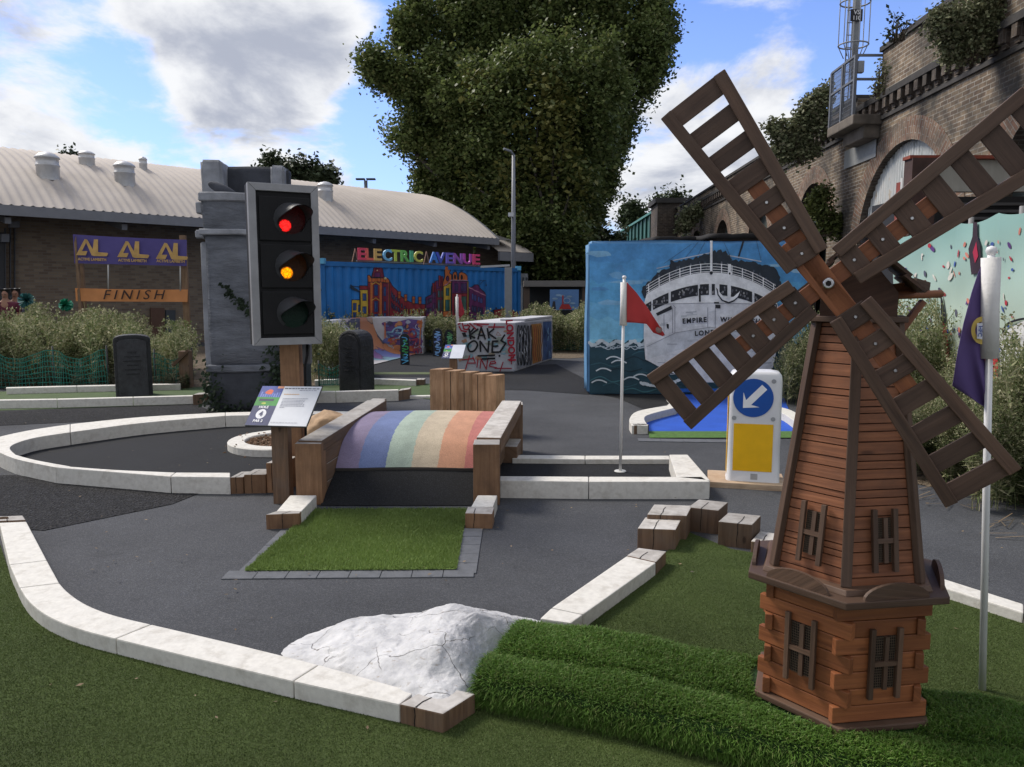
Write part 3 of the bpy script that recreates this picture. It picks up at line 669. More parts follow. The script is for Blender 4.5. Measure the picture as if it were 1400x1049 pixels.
blades('grass_pile', Bx, By, Bz, .036, .0042, .75, M_BL2, nrm=nr, seg=2, parent=slab, kind='stuff')

# ================================================================== WINDMILL
WM_DK = wood('dark_brown_stained_wood', (.046, .026, .017), (.115, .066, .042), .58, 55, 2.5, .5, grey=(.10, .065, .045))
WM_SL = wood('dark_stained_slat_wood', (.038, .022, .015), (.095, .056, .038), .6, 50, 2.5, .5, grey=(.10, .062, .042))
WM_OR = wood('orange_stained_wood', (.135, .045, .018), (.27, .098, .036), .5, 40, 2.5, .4, grey=(.16, .055, .022))
WM_OD = wood('red_brown_siding_wood', (.14, .050, .023), (.30, .120, .055), .6, 45, 2.5, .45, grey=(.10, .045, .026))
CEN = Vector((1.207, 2.700, .137)); AXC = math.atan2(-.93, -.37)
mill = thing('windmill', 'wooden garden windmill with four slatted sails on the raised turf slab', 'windmill', CEN)
def hexpt(r, k, z): a = AXC + k * math.pi / 3; return Vector((CEN.x + r * math.cos(a), CEN.y + r * math.sin(a), z))
def hexprism(r0, z0, r1, z1):
    mb = MB(); A = [hexpt(r0, k, z0) for k in range(6)]; B = [hexpt(r1, k, z1) for k in range(6)]
    for k in range(6):
        j = (k + 1) % 6; w = (A[j] - A[k]).length; mb.face([A[k], A[j], B[j], B[k]], [(0, 0), (w, 0), (w, z1 - z0), (0, z1 - z0)])
    mb.face(B); mb.face(A[::-1]); return mb
ZB = .137
m1 = hexprism(.325, ZB, .325, ZB + .022); m1.build('foot_plate', WM_DK, mill, bevel=.004)
mb = MB(); q = hexpt(.303, 0, ZB - .02); M = Matrix.Rotation(AXC, 4, 'Z'); M.translation = q; mb.box((0, 0, 0), (.07, .06, .04), M); mb.build('foot_block', WM_DK, mill)
hexprism(.27, ZB + .02, .27, .585).build('base_core', flat('inner_dark', (.02, .012, .008), .9), mill)
# interlocking boards
NB = 7; H0 = ZB + .024; H1 = .578; bh = (H1 - H0) / NB
for k in range(6):
    for i in range(NB):
        ext = .026 if (i + k) % 2 == 0 else -.012; z = H0 + bh * (i + .5); a = hexpt(.293, k, z); b = hexpt(.293, k + 1, z); d = (b - a).normalized(); nrm = Vector((d.y, -d.x, 0))
        if nrm.dot(a - Vector((CEN.x, CEN.y, z))) < 0: nrm = -nrm
        a2 = a - d * ext; b2 = b + d * ext; a2 -= nrm * .012; b2 -= nrm * .012
        wins = k in (5, 0) and 2 <= i <= 4
        def bd(p, q):
            m_ = MB(); m_.bar(p, q, .024 + random.uniform(-.001, .002), bh - .0025); m_.build('wall_board', WM_OR, mill, bevel=.003)
        if wins:
            mid = (a + b) / 2 - nrm * .012; bd(a2, mid - d * .045); bd(mid + d * .045, b2)
        else: bd(a2, b2)
M_MESHW = flat('dark_wire', (.10, .07, .045), .6); M_VOID = flat('window_void', (.012, .009, .008), .9)
def window(cen, d, up, nrm, w, h, post):
    root_part = None; mb = MB(); o = cen + nrm * .004
    mb.face([o - d * w / 2 - up * h / 2, o + d * w / 2 - up * h / 2, o + d * w / 2 + up * h / 2, o - d * w / 2 + up * h / 2]); win = mb.build('window', M_VOID, mill)
    m2 = MB()
    for i in range(12): x = -w / 2 + w * (i + .5) / 12; m2.bar(o + nrm * .003 + d * x - up * h / 2, o + nrm * .003 + d * x + up * h / 2, .0013, .0013, nrm)
    for i in range(20): y = -h / 2 + h * (i + .5) / 20; m2.bar(o + nrm * .0045 - d * w / 2 + up * y, o + nrm * .0045 + d * w / 2 + up * y, .0013, .0013, nrm)
    m2.build('wire_mesh', M_MESHW, win)
    for sx in (-1, 1):
        m3 = MB(); p = o + d * sx * (w / 2 + .007) + nrm * .012; m3.bar(p - up * (h / 2 + post), p + up * (h / 2 + post), .017, .014, nrm); m3.build('shutter_post', WM_DK, win, bevel=.0015)
    m3 = MB(); m3.bar(o + nrm * .010 - d * w * .62, o + nrm * .010 + d * w * .62, .016, .012, nrm); m3.build('crossbar', WM_DK, win)
    m3 = MB(); m3.bar(o + nrm * .008 + d * .004 - up * h / 2, o + nrm * .008 + d * .004 + up * h / 2, .015, .010, nrm); m3.build('mullion', WM_DK, win)
for k in (5, 0):
    a = hexpt(.293, k, H0 + bh * 3.5); b = hexpt(.293, k + 1, H0 + bh * 3.5); d = (b - a).normalized(); nrm = Vector((d.y, -d.x, 0)); 
    if nrm.dot(a - CEN) < 0: nrm = -nrm
    if d.dot(Vector((1, 0, 0))) < 0: d = -d
    window((a + b) / 2 - nrm * .003, d, Vector((0, 0, 1)), nrm, .085, bh * 3.1, .03)
# deck
DZ = .585
hexprism(.366, DZ, .366, DZ + .026).build('deck', WM_DK, mill, bevel=.004)
hexprism(.313, DZ + .026, .303, DZ + .045).build('deck_step', WM_DK, mill, bevel=.003)
for k in range(6):
    a = hexpt(.350, k, DZ + .026); b = hexpt(.350, k + 1, DZ + .026); d = (b - a).normalized(); mid = (a + b) / 2; nrm = Vector((d.y, -d.x, 0))
    if nrm.dot(a - CEN) < 0: nrm = -nrm
    pts = [mid + d * (.115 * math.cos(t)) + Vector((0, 0, .052 * math.sin(t))) - nrm * .006 for t in [math.pi * i / 14 for i in range(15)]]
    mb = MB(); mb.prism(pts, nrm, .013); mb.build('scalloped_rail', WM_DK, mill)
# tapered tower
TZ0 = DZ + .045; TZ1 = 1.50; R0 = .262; R1 = .140
hexprism(R0 - .012, TZ0, R1 - .012, TZ1).build('tower_core', flat('inner_red', (.05, .02, .012), .9), mill)
NBd = 26
for k in range(6):
    mb = MB(); zz = TZ0; i = 0
    while zz < TZ1 - .01:
        h = random.choice((.022, .027, .034, .042)); z2 = min(TZ1, zz + h)
        f0 = (zz - TZ0) / (TZ1 - TZ0); f1 = (z2 - .004 - TZ0) / (TZ1 - TZ0); ra = R0 + (R1 - R0) * f0; rb = R0 + (R1 - R0) * f1
        ou = random.uniform(.0, .005); A = [hexpt(ra + ou, k, zz), hexpt(ra + ou, k + 1, zz)]; B = [hexpt(rb + ou, k, z2 - .004), hexpt(rb + ou, k + 1, z2 - .004)]
        Ai = [hexpt(ra - .012, k, zz), hexpt(ra - .012, k + 1, zz)]; Bi = [hexpt(rb - .012, k, z2 - .004), hexpt(rb - .012, k + 1, z2 - .004)]
        w = (A[1] - A[0]).length; o = random.random() * 9
        mb.face([A[0], A[1], B[1], B[0]], [(o, o), (o + w, o), (o + w, o + h), (o, o + h)]); mb.face([B[0], B[1], Bi[1], Bi[0]], [(o, o), (o + w, o), (o + w, o + .01), (o, o + .01)]); mb.face([Ai[0], Ai[1], A[1], A[0]], [(o, o), (o + w, o), (o + w, o + .01), (o, o + .01)])
        zz = z2
    mb.build('siding', WM_OD, mill)
    m2 = MB(); m2.bar(hexpt(R0 + .008, k, TZ0), hexpt(R1 + .008, k, TZ1), .034, .022, (hexpt(1, k, 0) - Vector((CEN.x, CEN.y, 0)))); m2.build('corner_trim', WM_DK, mill, bevel=.003)
for k in (5, 0):
    f = .17; z = TZ0 + (TZ1 - TZ0) * f; r = R0 + (R1 - R0) * f; a = hexpt(r, k, z); b = hexpt(r, k + 1, z); d = (b - a).normalized()
    f2 = .5; z2 = TZ0 + (TZ1 - TZ0) * f2; r2 = R0 + (R1 - R0) * f2; top = (hexpt(r2, k, z2) + hexpt(r2, k + 1, z2)) / 2; up = (top - (a + b) / 2).normalized(); nrm = d.cross(up)
    if nrm.dot(a - Vector((CEN.x, CEN.y, z))) < 0: nrm = -nrm
    if d.x < 0: d = -d
    window((a + b) / 2 + nrm * .004, d, up, nrm, .06, .15, .03)
# cap: gabled roof facing along the shaft, with tail poles
AX = Vector((-.37, -.93, 0)).normalized(); SX = Vector((AX.y, -AX.x, 0)); SX = SX if SX.x > 0 else -SX; UP = Vector((0, 0, 1)); CT = Vector((CEN.x, CEN.y, TZ1))
hexprism(.18, TZ1, .18, TZ1 + .02).build('cap_plate', WM_DK, mill, bevel=.003)
mb = MB(); g = [(-.12, .02), (.12, .02), (.12, .10), (0, .25), (-.12, .10)]
mb.prism([CT + SX * x + UP * z - AX * .17 for x, z in g], AX, .27); mb.build('cap_body', wood('dull_red_brown_wood', (.045, .022, .014), (.10, .052, .032), .6, 45, 2.5), mill)
for sg in (-1, 1):
    for i in range(4):
        mb = MB(); t0_, t1_ = i / 4, (i + 1) / 4 + .06; e0 = Vector((sg * (.175 - .175 * t0_), 0, .085 + .20 * t0_)); e1 = Vector((sg * (.175 - .175 * min(t1_, 1)), 0, .085 + .20 * min(t1_, 1)))
        o = .012 + .006 * (3 - i) * 0; p0 = CT + SX * (e0.x + sg * .012) + UP * (e0.z + .014); p1 = CT + SX * (e1.x + sg * .004) + UP * (e1.z + .006)
        mb.prism([p0 - AX * .20, p0 + AX * .20, p1 + AX * .20, p1 - AX * .20], (SX * sg * .7 + UP * .7), .010); mb.build('roof_board', WM_DK, mill)
HUB = P(1132, 387, 2.35)
mb = MB(); mb.tube([HUB + AX * .0, HUB - AX * .52], .016, 12); mb.build('shaft', WM_OD, mill)
TB = CT - AX * .12 + SX * .06
for (a, b, r) in ((P(1222, 404, 2.66), P(1286, 402, 2.74), .014), (P(1234, 452, 2.72), P(1252, 428, 2.73), .010)):
    mb = MB(); mb.tube([a, b], r, 10); mb.build('tail_pole', WM_OD, mill)
mb = MB(); mb.bar(P(1212, 396, 2.68), P(1262, 389, 2.72), .03, .03); mb.build('tail_beam', WM_OD, mill); mb = MB(); mb.bar(P(1243, 386, 2.67), P(1262, 392, 2.72), .05, .028); mb.build('tail_block', WM_DK, mill)
mb = MB(); mb.bar(P(1228, 456, 2.71), P(1262, 412, 2.72), .02, .02); mb.build('tail_brace', WM_OD, mill)
# sails: measured in their own plane
PN = Vector((-.365, -1, -.05)).normalized(); EX = Vector((0, 0, 1)).cross(PN).normalized(); EX = EX if EX.x > 0 else -EX; EY = PN.cross(EX); EY = EY if EY.z > 0 else -EY
def SP(x, y, n=0.0): x *= .944; y *= .944; return HUB + EX * x + EY * y + PN * n
SAILS = {'A': ((-.436, .607), (-.067, .0715), .076), 'D': ((.470, -.6285), (.0675, -.083), .073), 'C': ((-.4965, -.41), (-.075, -.045), .075), 'B': ((.560, .458), (.05, .055), .07)}
M_BOLT = flat('zinc_bolt', (.55, .55, .55), .3, metal=1)
for nm, (tip, inn, _) in SAILS.items():
    tip = Vector(tip); inn = Vector(inn); d = (tip - inn); d.normalize(); Ls = (tip - inn).length; s = Vector((-d.y, d.x))
    w0, w1 = .052, .101; lift = .014 if nm in 'AD' else .0
    sail = thing('sail', None, None, SP(inn.x, inn.y, lift)) if False else None
    sp = MB(); a = inn * (.0 if nm in 'AD' else .35); b = inn + d * Ls * .52
    M = None; up3 = PN
    sp.bar(SP(*a, lift + .0), SP(*b, lift + .0), .054, .018, PN); spo = sp.build('sail_spar', WM_OR, mill, bevel=.002)
    for sg in (-1, 1):
        mb = MB(); p = inn + s * sg * w0; q = tip + s * sg * w1; mb.bar(SP(*p, lift + .026), SP(*q, lift + .026), .038, .022, PN); mb.build('sail_rail', WM_DK, spo, bevel=.003)
    for i in range(7):
        t = (.028 + i * (Ls - .056) / 6) / Ls; ww = w0 + (w1 - w0) * t; p = inn + d * Ls * t; ov = .010
        mb = MB(); mb.bar(SP(*(p - s * (ww - ov)), lift + .0155), SP(*(p + s * (ww - ov)), lift + .0155), .058 + random.uniform(-.002, .003), .010, PN); mb.build('slat', WM_SL, spo, bevel=.002)
        if i < 3:
            mb = MB(); c = SP(*p, lift + .021); mb.tube([c, c + PN * .004], [.006, .004], 10); mb.build('bolt', M_BOLT, spo)
mb = MB(); mb.bar(SP(-.125, .135, .008), SP(.11, -.15, .008), .066, .030, PN); mb.build('hub_beam', WM_OR, mill, bevel=.003)
mb = MB(); mb.tube([SP(0, 0, .02), SP(0, 0, .038), SP(0, 0, .042)], [.017, .017, .013], 20); ob = mb.build('hub_bolt', M_BOLT, mill); mb = MB(); mb.tube([SP(0, 0, .042), SP(0, 0, .0428)], .009, 6); mb.build('socket', M_VOID, ob)

# ================================================================== WHITE BOULDER
def white_boulder():
    m, nt, L, B = newmat('white_painted_rock')
    tc = N(nt, 'ShaderNodeTexCoord'); wn = N(nt, 'ShaderNodeTexNoise', Scale=5.0, Detail=5.0); L.new(tc.outputs['Object'], wn.inputs['Vector'])
    mixv = N(nt, 'ShaderNodeMix', data_type='VECTOR'); mixv.inputs[0].default_value = .13; L.new(tc.outputs['Object'], mixv.inputs[4]); L.new(wn.outputs['Color'], mixv.inputs[5])
    v = N(nt, 'ShaderNodeTexVoronoi', feature='DISTANCE_TO_EDGE', Scale=3.4); L.new(mixv.outputs[1], v.inputs['Vector'])
    cr = N(nt, 'ShaderNodeMapRange'); L.new(v.outputs['Distance'], cr.inputs[0]); cr.inputs[1].default_value = .0; cr.inputs[2].default_value = .007; cr.inputs[3].default_value = 1; cr.inputs[4].default_value = 0
    msk = N(nt, 'ShaderNodeTexNoise', Scale=2.6, Detail=3.0); L.new(tc.outputs['Object'], msk.inputs['Vector']); mr = N(nt, 'ShaderNodeMapRange'); L.new(msk.outputs[0], mr.inputs[0]); mr.inputs[1].default_value = .42; mr.inputs[2].default_value = .5
    ck = N(nt, 'ShaderNodeMath', operation='MULTIPLY'); L.new(cr.outputs[0], ck.inputs[0]); L.new(mr.outputs[0], ck.inputs[1])
    st = N(nt, 'ShaderNodeTexNoise', Scale=34.0, Detail=6.0, Roughness=.7); mp = N(nt, 'ShaderNodeMapping'); mp.inputs['Scale'].default_value = (.55, 1.4, 2); L.new(tc.outputs['Object'], mp.inputs[0]); L.new(mp.outputs[0], st.inputs['Vector'])
    sr = N(nt, 'ShaderNodeMapRange'); L.new(st.outputs[0], sr.inputs[0]); sr.inputs[1].default_value = .60; sr.inputs[2].default_value = .68
    big = N(nt, 'ShaderNodeTexNoise', Scale=6.0, Detail=8.0, Roughness=.7); L.new(tc.outputs['Object'], big.inputs['Vector']); br = N(nt, 'ShaderNodeMapRange'); L.new(big.outputs[0], br.inputs[0]); br.inputs[1].default_value = .35; br.inputs[2].default_value = .65
    c0 = N(nt, 'ShaderNodeMix', data_type='RGBA'); L.new(br.outputs[0], c0.inputs[0]); c0.inputs[6].default_value = (.38, .38, .385, 1); c0.inputs[7].default_value = (.58, .575, .565, 1)
    c1 = N(nt, 'ShaderNodeMix', data_type='RGBA'); L.new(sr.outputs[0], c1.inputs[0]); L.new(c0.outputs[2], c1.inputs[6]); c1.inputs[7].default_value = (.30, .26, .22, 1)
    c2 = N(nt, 'ShaderNodeMix', data_type='RGBA'); L.new(ck.outputs[0], c2.inputs[0]); L.new(c1.outputs[2], c2.inputs[6]); c2.inputs[7].default_value = (.10, .085, .07, 1)
    L.new(c2.outputs[2], B.inputs['Base Color']); B.inputs['Roughness'].default_value = .75
    h = N(nt, 'ShaderNodeMath', operation='SUBTRACT'); L.new(big.outputs[0], h.inputs[0]); L.new(ck.outputs[0], h.inputs[1]); h2 = N(nt, 'ShaderNodeMath', operation='ADD'); L.new(h.outputs[0], h2.inputs[0])
    n3 = N(nt, 'ShaderNodeTexNoise', Scale=60.0, Detail=6.0, Roughness=.7); L.new(tc.outputs['Object'], n3.inputs['Vector']); m3 = N(nt, 'ShaderNodeMath', operation='MULTIPLY'); L.new(n3.outputs[0], m3.inputs[0]); m3.inputs[1].default_value = .5; L.new(m3.outputs[0], h2.inputs[1])
    b = N(nt, 'ShaderNodeBump', Strength=.6, Distance=.014); L.new(h2.outputs[0], b.inputs['Height']); L.new(b.outputs[0], B.inputs['Normal'])
    # outline on the ground, from left tip round the front to the right and the hidden back
    foot = [G(384, 893), G(420, 906, .02), G(460, 921, .05), G(505, 938, .08), G(545, 952, .09), G(590, 966, .09), G(622, 966, .085), G(655, 945, .04), G(665, 915), G(690, 890), G(742, 856), G(742, 850), G(705, 842), G(640, 838), G(560, 838), G(480, 850), G(420, 868)]
    fp = smooth2([(p.x, p.y) for p in foot], 5, True)
    cx = sum(p[0] for p in fp) / len(fp); cy = sum(p[1] for p in fp) / len(fp); A = np.array(fp)
    mb = MB(); n = len(fp); NR = 40
    def hgt(x, y, t):
        Hx = float(np.interp(x, [-1.03, -.92, -.78, -.6, -.48, -.38, -.28, -.16, -.02, .06, .13], [.01, .05, .085, .115, .125, .165, .185, .172, .15, .12, .05]))
        yc = 3.25 + .10 * min(0, x + .35) * -1; fr = (y - yc) / (.62 if y < yc else .42)
        z = 1.14 * Hx * (1 - min(1, abs(fr)) ** 2.2) * (1 - t ** 3.5); z += .03 * math.exp(-(((x + .22) / .16) ** 2 + ((y - 3.0) / .14) ** 2)) * (1 - t ** 3); z = max(z, .105 * (1 - t ** 9) if x > -.72 and y < 3.15 else z)
        z += .018 * math.tanh(6 * mnoise.noise(Vector((x * 3.1, y * 3.1, 7.3)))) * (1 - t ** 4)
        z += (1 - t ** 6) * ((.020 * mnoise.fractal(Vector((x * 3.2, y * 3.2, .3)), 1, 2, 4)) + .016 * abs(mnoise.noise(Vector((x * 9, y * 7, 1.7)))))
        # blocky facet near the front
        z += (1 - t ** 8) * .009 * mnoise.cell(Vector((x * 6 + mnoise.noise(Vector((x * 6, y * 6, 0))), y * 6, 4)))
        return max(z, .022 * (1 - t ** 10), -.01)
    def fn(u, v):
        k = int(round(u * n)) % n; px, py = fp[k]; t = v; w = 1 + .0 * t
        x = cx + (px - cx) * t; y = cy + (py - cy) * t; x += (1 - t) * 0
        j = .010 * mnoise.noise(Vector((px * 14, py * 14, 3))) * t; x += j; y += j
        return Vector((x, y, hgt(x, y, t)))
    mb.grid(fn, n, NR); o = mb.build('boulder', m, loc=(cx, cy, 0), weld=True)
    sub = o.modifiers.new('s', 'SUBSURF'); sub.levels = sub.render_levels = 2
    tx = bpy.data.textures.new('rock', 'CLOUDS'); tx.noise_scale = .035; tx.noise_depth = 4
    dm = o.modifiers.new('d', 'DISPLACE'); dm.texture = tx; dm.strength = .009; dm.mid_level = .5
    for p in o.data.polygons: p.use_smooth = True
    tag(o, 'large flat whitewashed boulder with cracks lying over the front kerb', 'boulder')
white_boulder()
# ================================================================== RAINBOW BRIDGE
BR = thing('rainbow_bridge', 'timber-railed bridge with a faded rainbow-striped hump and black rubber ramp', 'bridge', (-.75, 6.6, 0))
BA = math.radians(-6.3); BO = Vector((-.868, 5.66, 0)); BX = Vector((math.cos(BA), math.sin(BA), 0)); BY = Vector((-math.sin(BA), math.cos(BA), 0))
BX = Vector((1, 0, 0))      # front edge is square to the path, rails run off at a slight angle
BYd = Vector((.108, 1, 0))
def bp(x, y, z): return BO + BX * x + BYd * y + Vector((0, 0, z))
HW = .575
prof = smooth2([(.34, .205), (.42, .30), (.52, .385), (.66, .445), (.85, .485), (1.10, .505), (1.4, .50), (1.7, .42), (2.0, .26), (2.25, .05)], 5)
m, nt, L, B = newmat('rainbow_carpet'); uv = N(nt, 'ShaderNodeUVMap'); uv.uv_map = 'UV'; sx = N(nt, 'ShaderNodeSeparateXYZ'); L.new(uv.outputs[0], sx.inputs[0])
cr = N(nt, 'ShaderNodeValToRGB'); cr.color_ramp.interpolation = 'CONSTANT'; tc = N(nt, 'ShaderNodeTexCoord'); wn = N(nt, 'ShaderNodeTexNoise', Scale=30.0, Detail=3.0); L.new(tc.outputs['Object'], wn.inputs['Vector'])
ad = N(nt, 'ShaderNodeMath', operation='MULTIPLY_ADD'); L.new(wn.outputs[0], ad.inputs[0]); ad.inputs[1].default_value = .022; L.new(sx.outputs[0], ad.inputs[2]); L.new(ad.outputs[0], cr.inputs[0])
RB = [(0, (.20, .165, .25)), (.165, (.125, .165, .31)), (.355, (.33, .40, .33)), (.535, (.48, .40, .29)), (.715, (.52, .27, .165)), (.90, (.47, .17, .145))]
e = cr.color_ramp.elements; e[0].position = 0; e[0].color = rgb(RB[0][1]); e[1].position = RB[1][0]; e[1].color = rgb(RB[1][1])
for p_, c_ in RB[2:]: q = e.new(p_); q.color = rgb(c_)
wv = N(nt, 'ShaderNodeTexNoise', Scale=3.0, Detail=8.0, Roughness=.7); L.new(tc.outputs['Object'], wv.inputs['Vector']); wr = N(nt, 'ShaderNodeMapRange'); L.new(wv.outputs[0], wr.inputs[0]); wr.inputs[1].default_value = .3; wr.inputs[2].default_value = .7; wr.inputs[3].default_value = .72; wr.inputs[4].default_value = 1.15
gr = N(nt, 'ShaderNodeTexNoise', Scale=160.0, Detail=2.0); L.new(tc.outputs['Object'], gr.inputs['Vector']); gm = N(nt, 'ShaderNodeMapRange'); L.new(gr.outputs[0], gm.inputs[0]); gm.inputs[3].default_value = .6; gm.inputs[4].default_value = 1.4
mm = N(nt, 'ShaderNodeMath', operation='MULTIPLY'); L.new(wr.outputs[0], mm.inputs[0]); L.new(gm.outputs[0], mm.inputs[1])
mx = N(nt, 'ShaderNodeMix', data_type='RGBA', blend_type='MULTIPLY'); mx.inputs[0].default_value = 1; L.new(cr.outputs[0], mx.inputs[6]); L.new(mm.outputs[0], mx.inputs[7]); L.new(mx.outputs[2], B.inputs['Base Color']); B.inputs['Roughness'].default_value = .95
b = N(nt, 'ShaderNodeBump', Strength=.6, Distance=.004); L.new(gr.outputs[0], b.inputs['Height']); L.new(b.outputs[0], B.inputs['Normal'])
mb = MB(); mb.grid(lambda u, v: bp((u - .5) * 2 * HW, prof[int(round(v * (len(prof) - 1)))][0], prof[int(round(v * (len(prof) - 1)))][1] + .012 * math.sin(u * 3.1)), 24, len(prof) - 1, uvf=lambda u, v: (u, v)); mb.build('rainbow_deck', m, BR)
M_RUB = ground_mat('black_rubber_ramp', (.008, .0085, .009), (.02, .021, .023), 200, .2)
mb = MB(); mb.grid(lambda u, v: bp((u - .5) * 2 * HW, -.02 + .37 * v, .006 + .19 * v ** 1.05 + .012 * math.sin(u * 3.1) * v), 10, 8); mb.build('ramp', M_RUB, BR)
mb = MB(); mb.bar(bp(-HW, .345, .20), bp(HW, .345, .20), .03, .02); mb.build('ramp_lip', flat('dark_edge', (.03, .025, .022)), BR)
def beam(name, a, b, w, h, mat, bev=.008, par=BR, top=None):
    m_ = MB(); m_.bar(a, b, w, h); o = m_.build(name, [mat, top or WOOD_TOP], par, bevel=bev)
    for p in o.data.polygons: p.material_index = 1 if (top is not False and p.normal.z > .6) else 0
    return o
LX = -HW - .10
# left side: stacked sleepers, solid wall
for i in range(3): beam('side_sleeper', bp(LX, .05, .075 + .14 * i), bp(LX, 1.85, .075 + .14 * i), .19, .138, WOOD_SL, top=None)
beam('top_rail', bp(LX + .01, .05, .445), bp(LX + .01, 1.85, .50), .185, .09, WOOD_SL)
beam('front_post', bp(LX, .10, .0) + Vector((0, 0, 0)), bp(LX, .10, .475), .19, .20, WOOD_FR)
beam('rear_post', bp(LX + .01, 1.88, .0), bp(LX + .01, 1.88, .545), .19, .14, WOOD_SL)
RX = HW + .09
beam('front_post', bp(RX, .10, .0), bp(RX, .10, .47), .20, .20, WOOD_FR)
for o in list(BR.children)[-1:]: pass
beam('top_rail', bp(RX, .2, .42), bp(RX, 1.85, .475), .19, .13, WOOD_SL)
beam('rear_post', bp(RX + .02, 1.95, .0), bp(RX + .02, 1.95, .50), .19, .16, WOOD_SL)
beam('lower_block', bp(RX, 1.45, .08), bp(RX, 1.85, .08), .19, .16, WOOD_SL)
beam('side_sleeper', bp(RX - .05, .2, .2), bp(RX - .05, 1.85, .2), .06, .30, WOOD_SL)
# kerb blocks at the foot
kerb([(378, 699), (397, 677)], [(412, 699), (433, 677)], .105, [], 'short white kerb at the left foot of the rainbow bridge')
kerb([(644, 693), (653, 677)], [(674, 693), (680, 677)], .105, [], 'short white kerb at the right foot of the rainbow bridge')
a0, a1 = G(364, 724), G(410, 722); block('timber_block', [a0, a1, G(412, 698, .105) * 1 + Vector((0, 0, -.105)), G(378, 698.5, .105) + Vector((0, 0, -.105))], -.02, .104, 'timber block at the left front foot of the bridge', 'timber block', mats=WOOD_FR)
a0, a1 = G(636, 722), G(673, 723); block('timber_block', [a0, a1, a1 + Vector((.01, .16, 0)), a0 + Vector((.01, .16, 0))], -.02, .104, 'split timber block at the right front foot of the bridge', 'timber block', mats=WOOD_FR)

# upright timber screen behind the bridge
SCG = thing('timber_screen', 'row of upright sleepers standing as a screen behind the rainbow bridge', 'timber screen', P(638, 560, 8.5) * 1)
SCG.location.z = 0; ORIG[SCG] = Vector(SCG.location)
xs = [588, 606, 624, 643, 661, 678]
WOOD_SC = wood('pale_sleeper_timber', (.27, .16, .085), (.47, .30, .175), grain=26, along=3, grey=(.19, .105, .055))  # lighter brown than the other sleepers
for i in range(5):
    y = 8.45 + i * .035; a = P(xs[i] - .2, 560, y); b = P(xs[i + 1] + .2, 560, y); tz = P(600, 505 + i * 2.1, y).z
    mb = MB(); d = Vector((b.x - a.x, .02, 0)); q = [Vector((a.x, y, -.02)), Vector((b.x, y, -.02)), Vector((b.x + .10, y + .16, -.02)), Vector((a.x + .10, y + .16, -.02))]
    hgt = tz + .02; up = Vector((0, 0, hgt)); off = random.random() * 9; per = 0
    for k in range(4):
        j = (k + 1) % 4; l = (q[j] - q[k]).length; mb.face([q[k], q[j], q[j] + up, q[k] + up], [(off, per), (off, per + l), (off + hgt, per + l), (off + hgt, per)]); per += l
    mb.face([p + up for p in q]); mb.build('sleeper', WOOD_SC, SCG, bevel=.010)
    if i in (1, 2, 3): mb = MB(); mb.box(((a.x + b.x) / 2 + .01, y - .0005, tz / 2), (.006, .004, tz * .96)); mb.build('split', flat('crack_black', (.012, .009, .007)), SCG)

# ================================================================== TRAFFIC LIGHT
TLT, TRT, TRB, TLB = P(338, 249, 6.02), P(434, 255, 6.27), P(440, 470, 6.27), P(346, 473, 6.02)
TC = (TLT + TRT + TRB + TLB) / 4
tlx = ((TRT + TRB) - (TLT + TLB)) / 2; W_T = tlx.length; tlx.normalize(); tlx.z = 0; tlx.normalize(); tly = Vector((0, 0, 1)); H_T = ((TLT + TRT) - (TLB + TRB)).length / 2; tln = tlx.cross(tly)
if tln.y > 0: tln = -tln
POLE = P(401, 560, 6.42)
TL = thing('traffic_light', 'oversized traffic light with red and amber lit in a silver frame on a timber pole', 'traffic light', (POLE.x, POLE.y, 0))
M_BLK = pm('black_matt_plastic', (.007, .007, .008), .6, .25, 8, .15, 60, spec=.25); M_ALU = pm('brushed_aluminium', (.27, .27, .28), .5, .15, 6, .1, 80, metal=.2, dirt=.4, dirtc=(.13, .13, .135))
def tp(x, y, n=0): return TC + tlx * x + tly * y + tln * n
def tbox(x0, x1, y0, y1, n0, n1, mb=None):
    mb = mb or MB(); M = Matrix((tlx, tly, -tln if tlx.cross(tly).dot(tln) < 0 else tln)).transposed().to_4x4(); M.translation = tp((x0 + x1) / 2, (y0 + y1) / 2, (n0 + n1) / 2); mb.box((0, 0, 0), (x1 - x0, y1 - y0, n1 - n0), M); return mb
hw, hh = W_T / 2, H_T / 2
tbox(-hw + .004, hw - .004, -hh + .004, hh - .004, -.16, -.006).build('case', M_BLK, TL, bevel=.006)
fw = .058
for nm, q in (('t', [(-hw, hh), (hw, hh), (hw - fw, hh - fw), (-hw + fw, hh - fw)]), ('b', [(-hw, -hh), (-hw + fw, -hh + fw), (hw - fw, -hh + fw), (hw, -hh)]), ('l', [(-hw, -hh), (-hw, hh), (-hw + fw, hh - fw), (-hw + fw, -hh + fw)]), ('r', [(hw, -hh), (hw - fw, -hh + fw), (hw - fw, hh - fw), (hw, hh)])):
    mb = MB(); c = Vector((sum(p[0] for p in q) / 4, sum(p[1] for p in q) / 4)); q = [(c.x + (p[0] - c.x) * .996, c.y + (p[1] - c.y) * .999) for p in q]
    mb.prism([tp(x, y, -.05) for x, y in q], tln, .068); mb.build('frame_bar', M_ALU, TL, bevel=.003)
cols = [('red', (1, .012, .01), 9), ('amber', (1, .27, .0), 8), ('green', (.0, .06, .03), 0)]
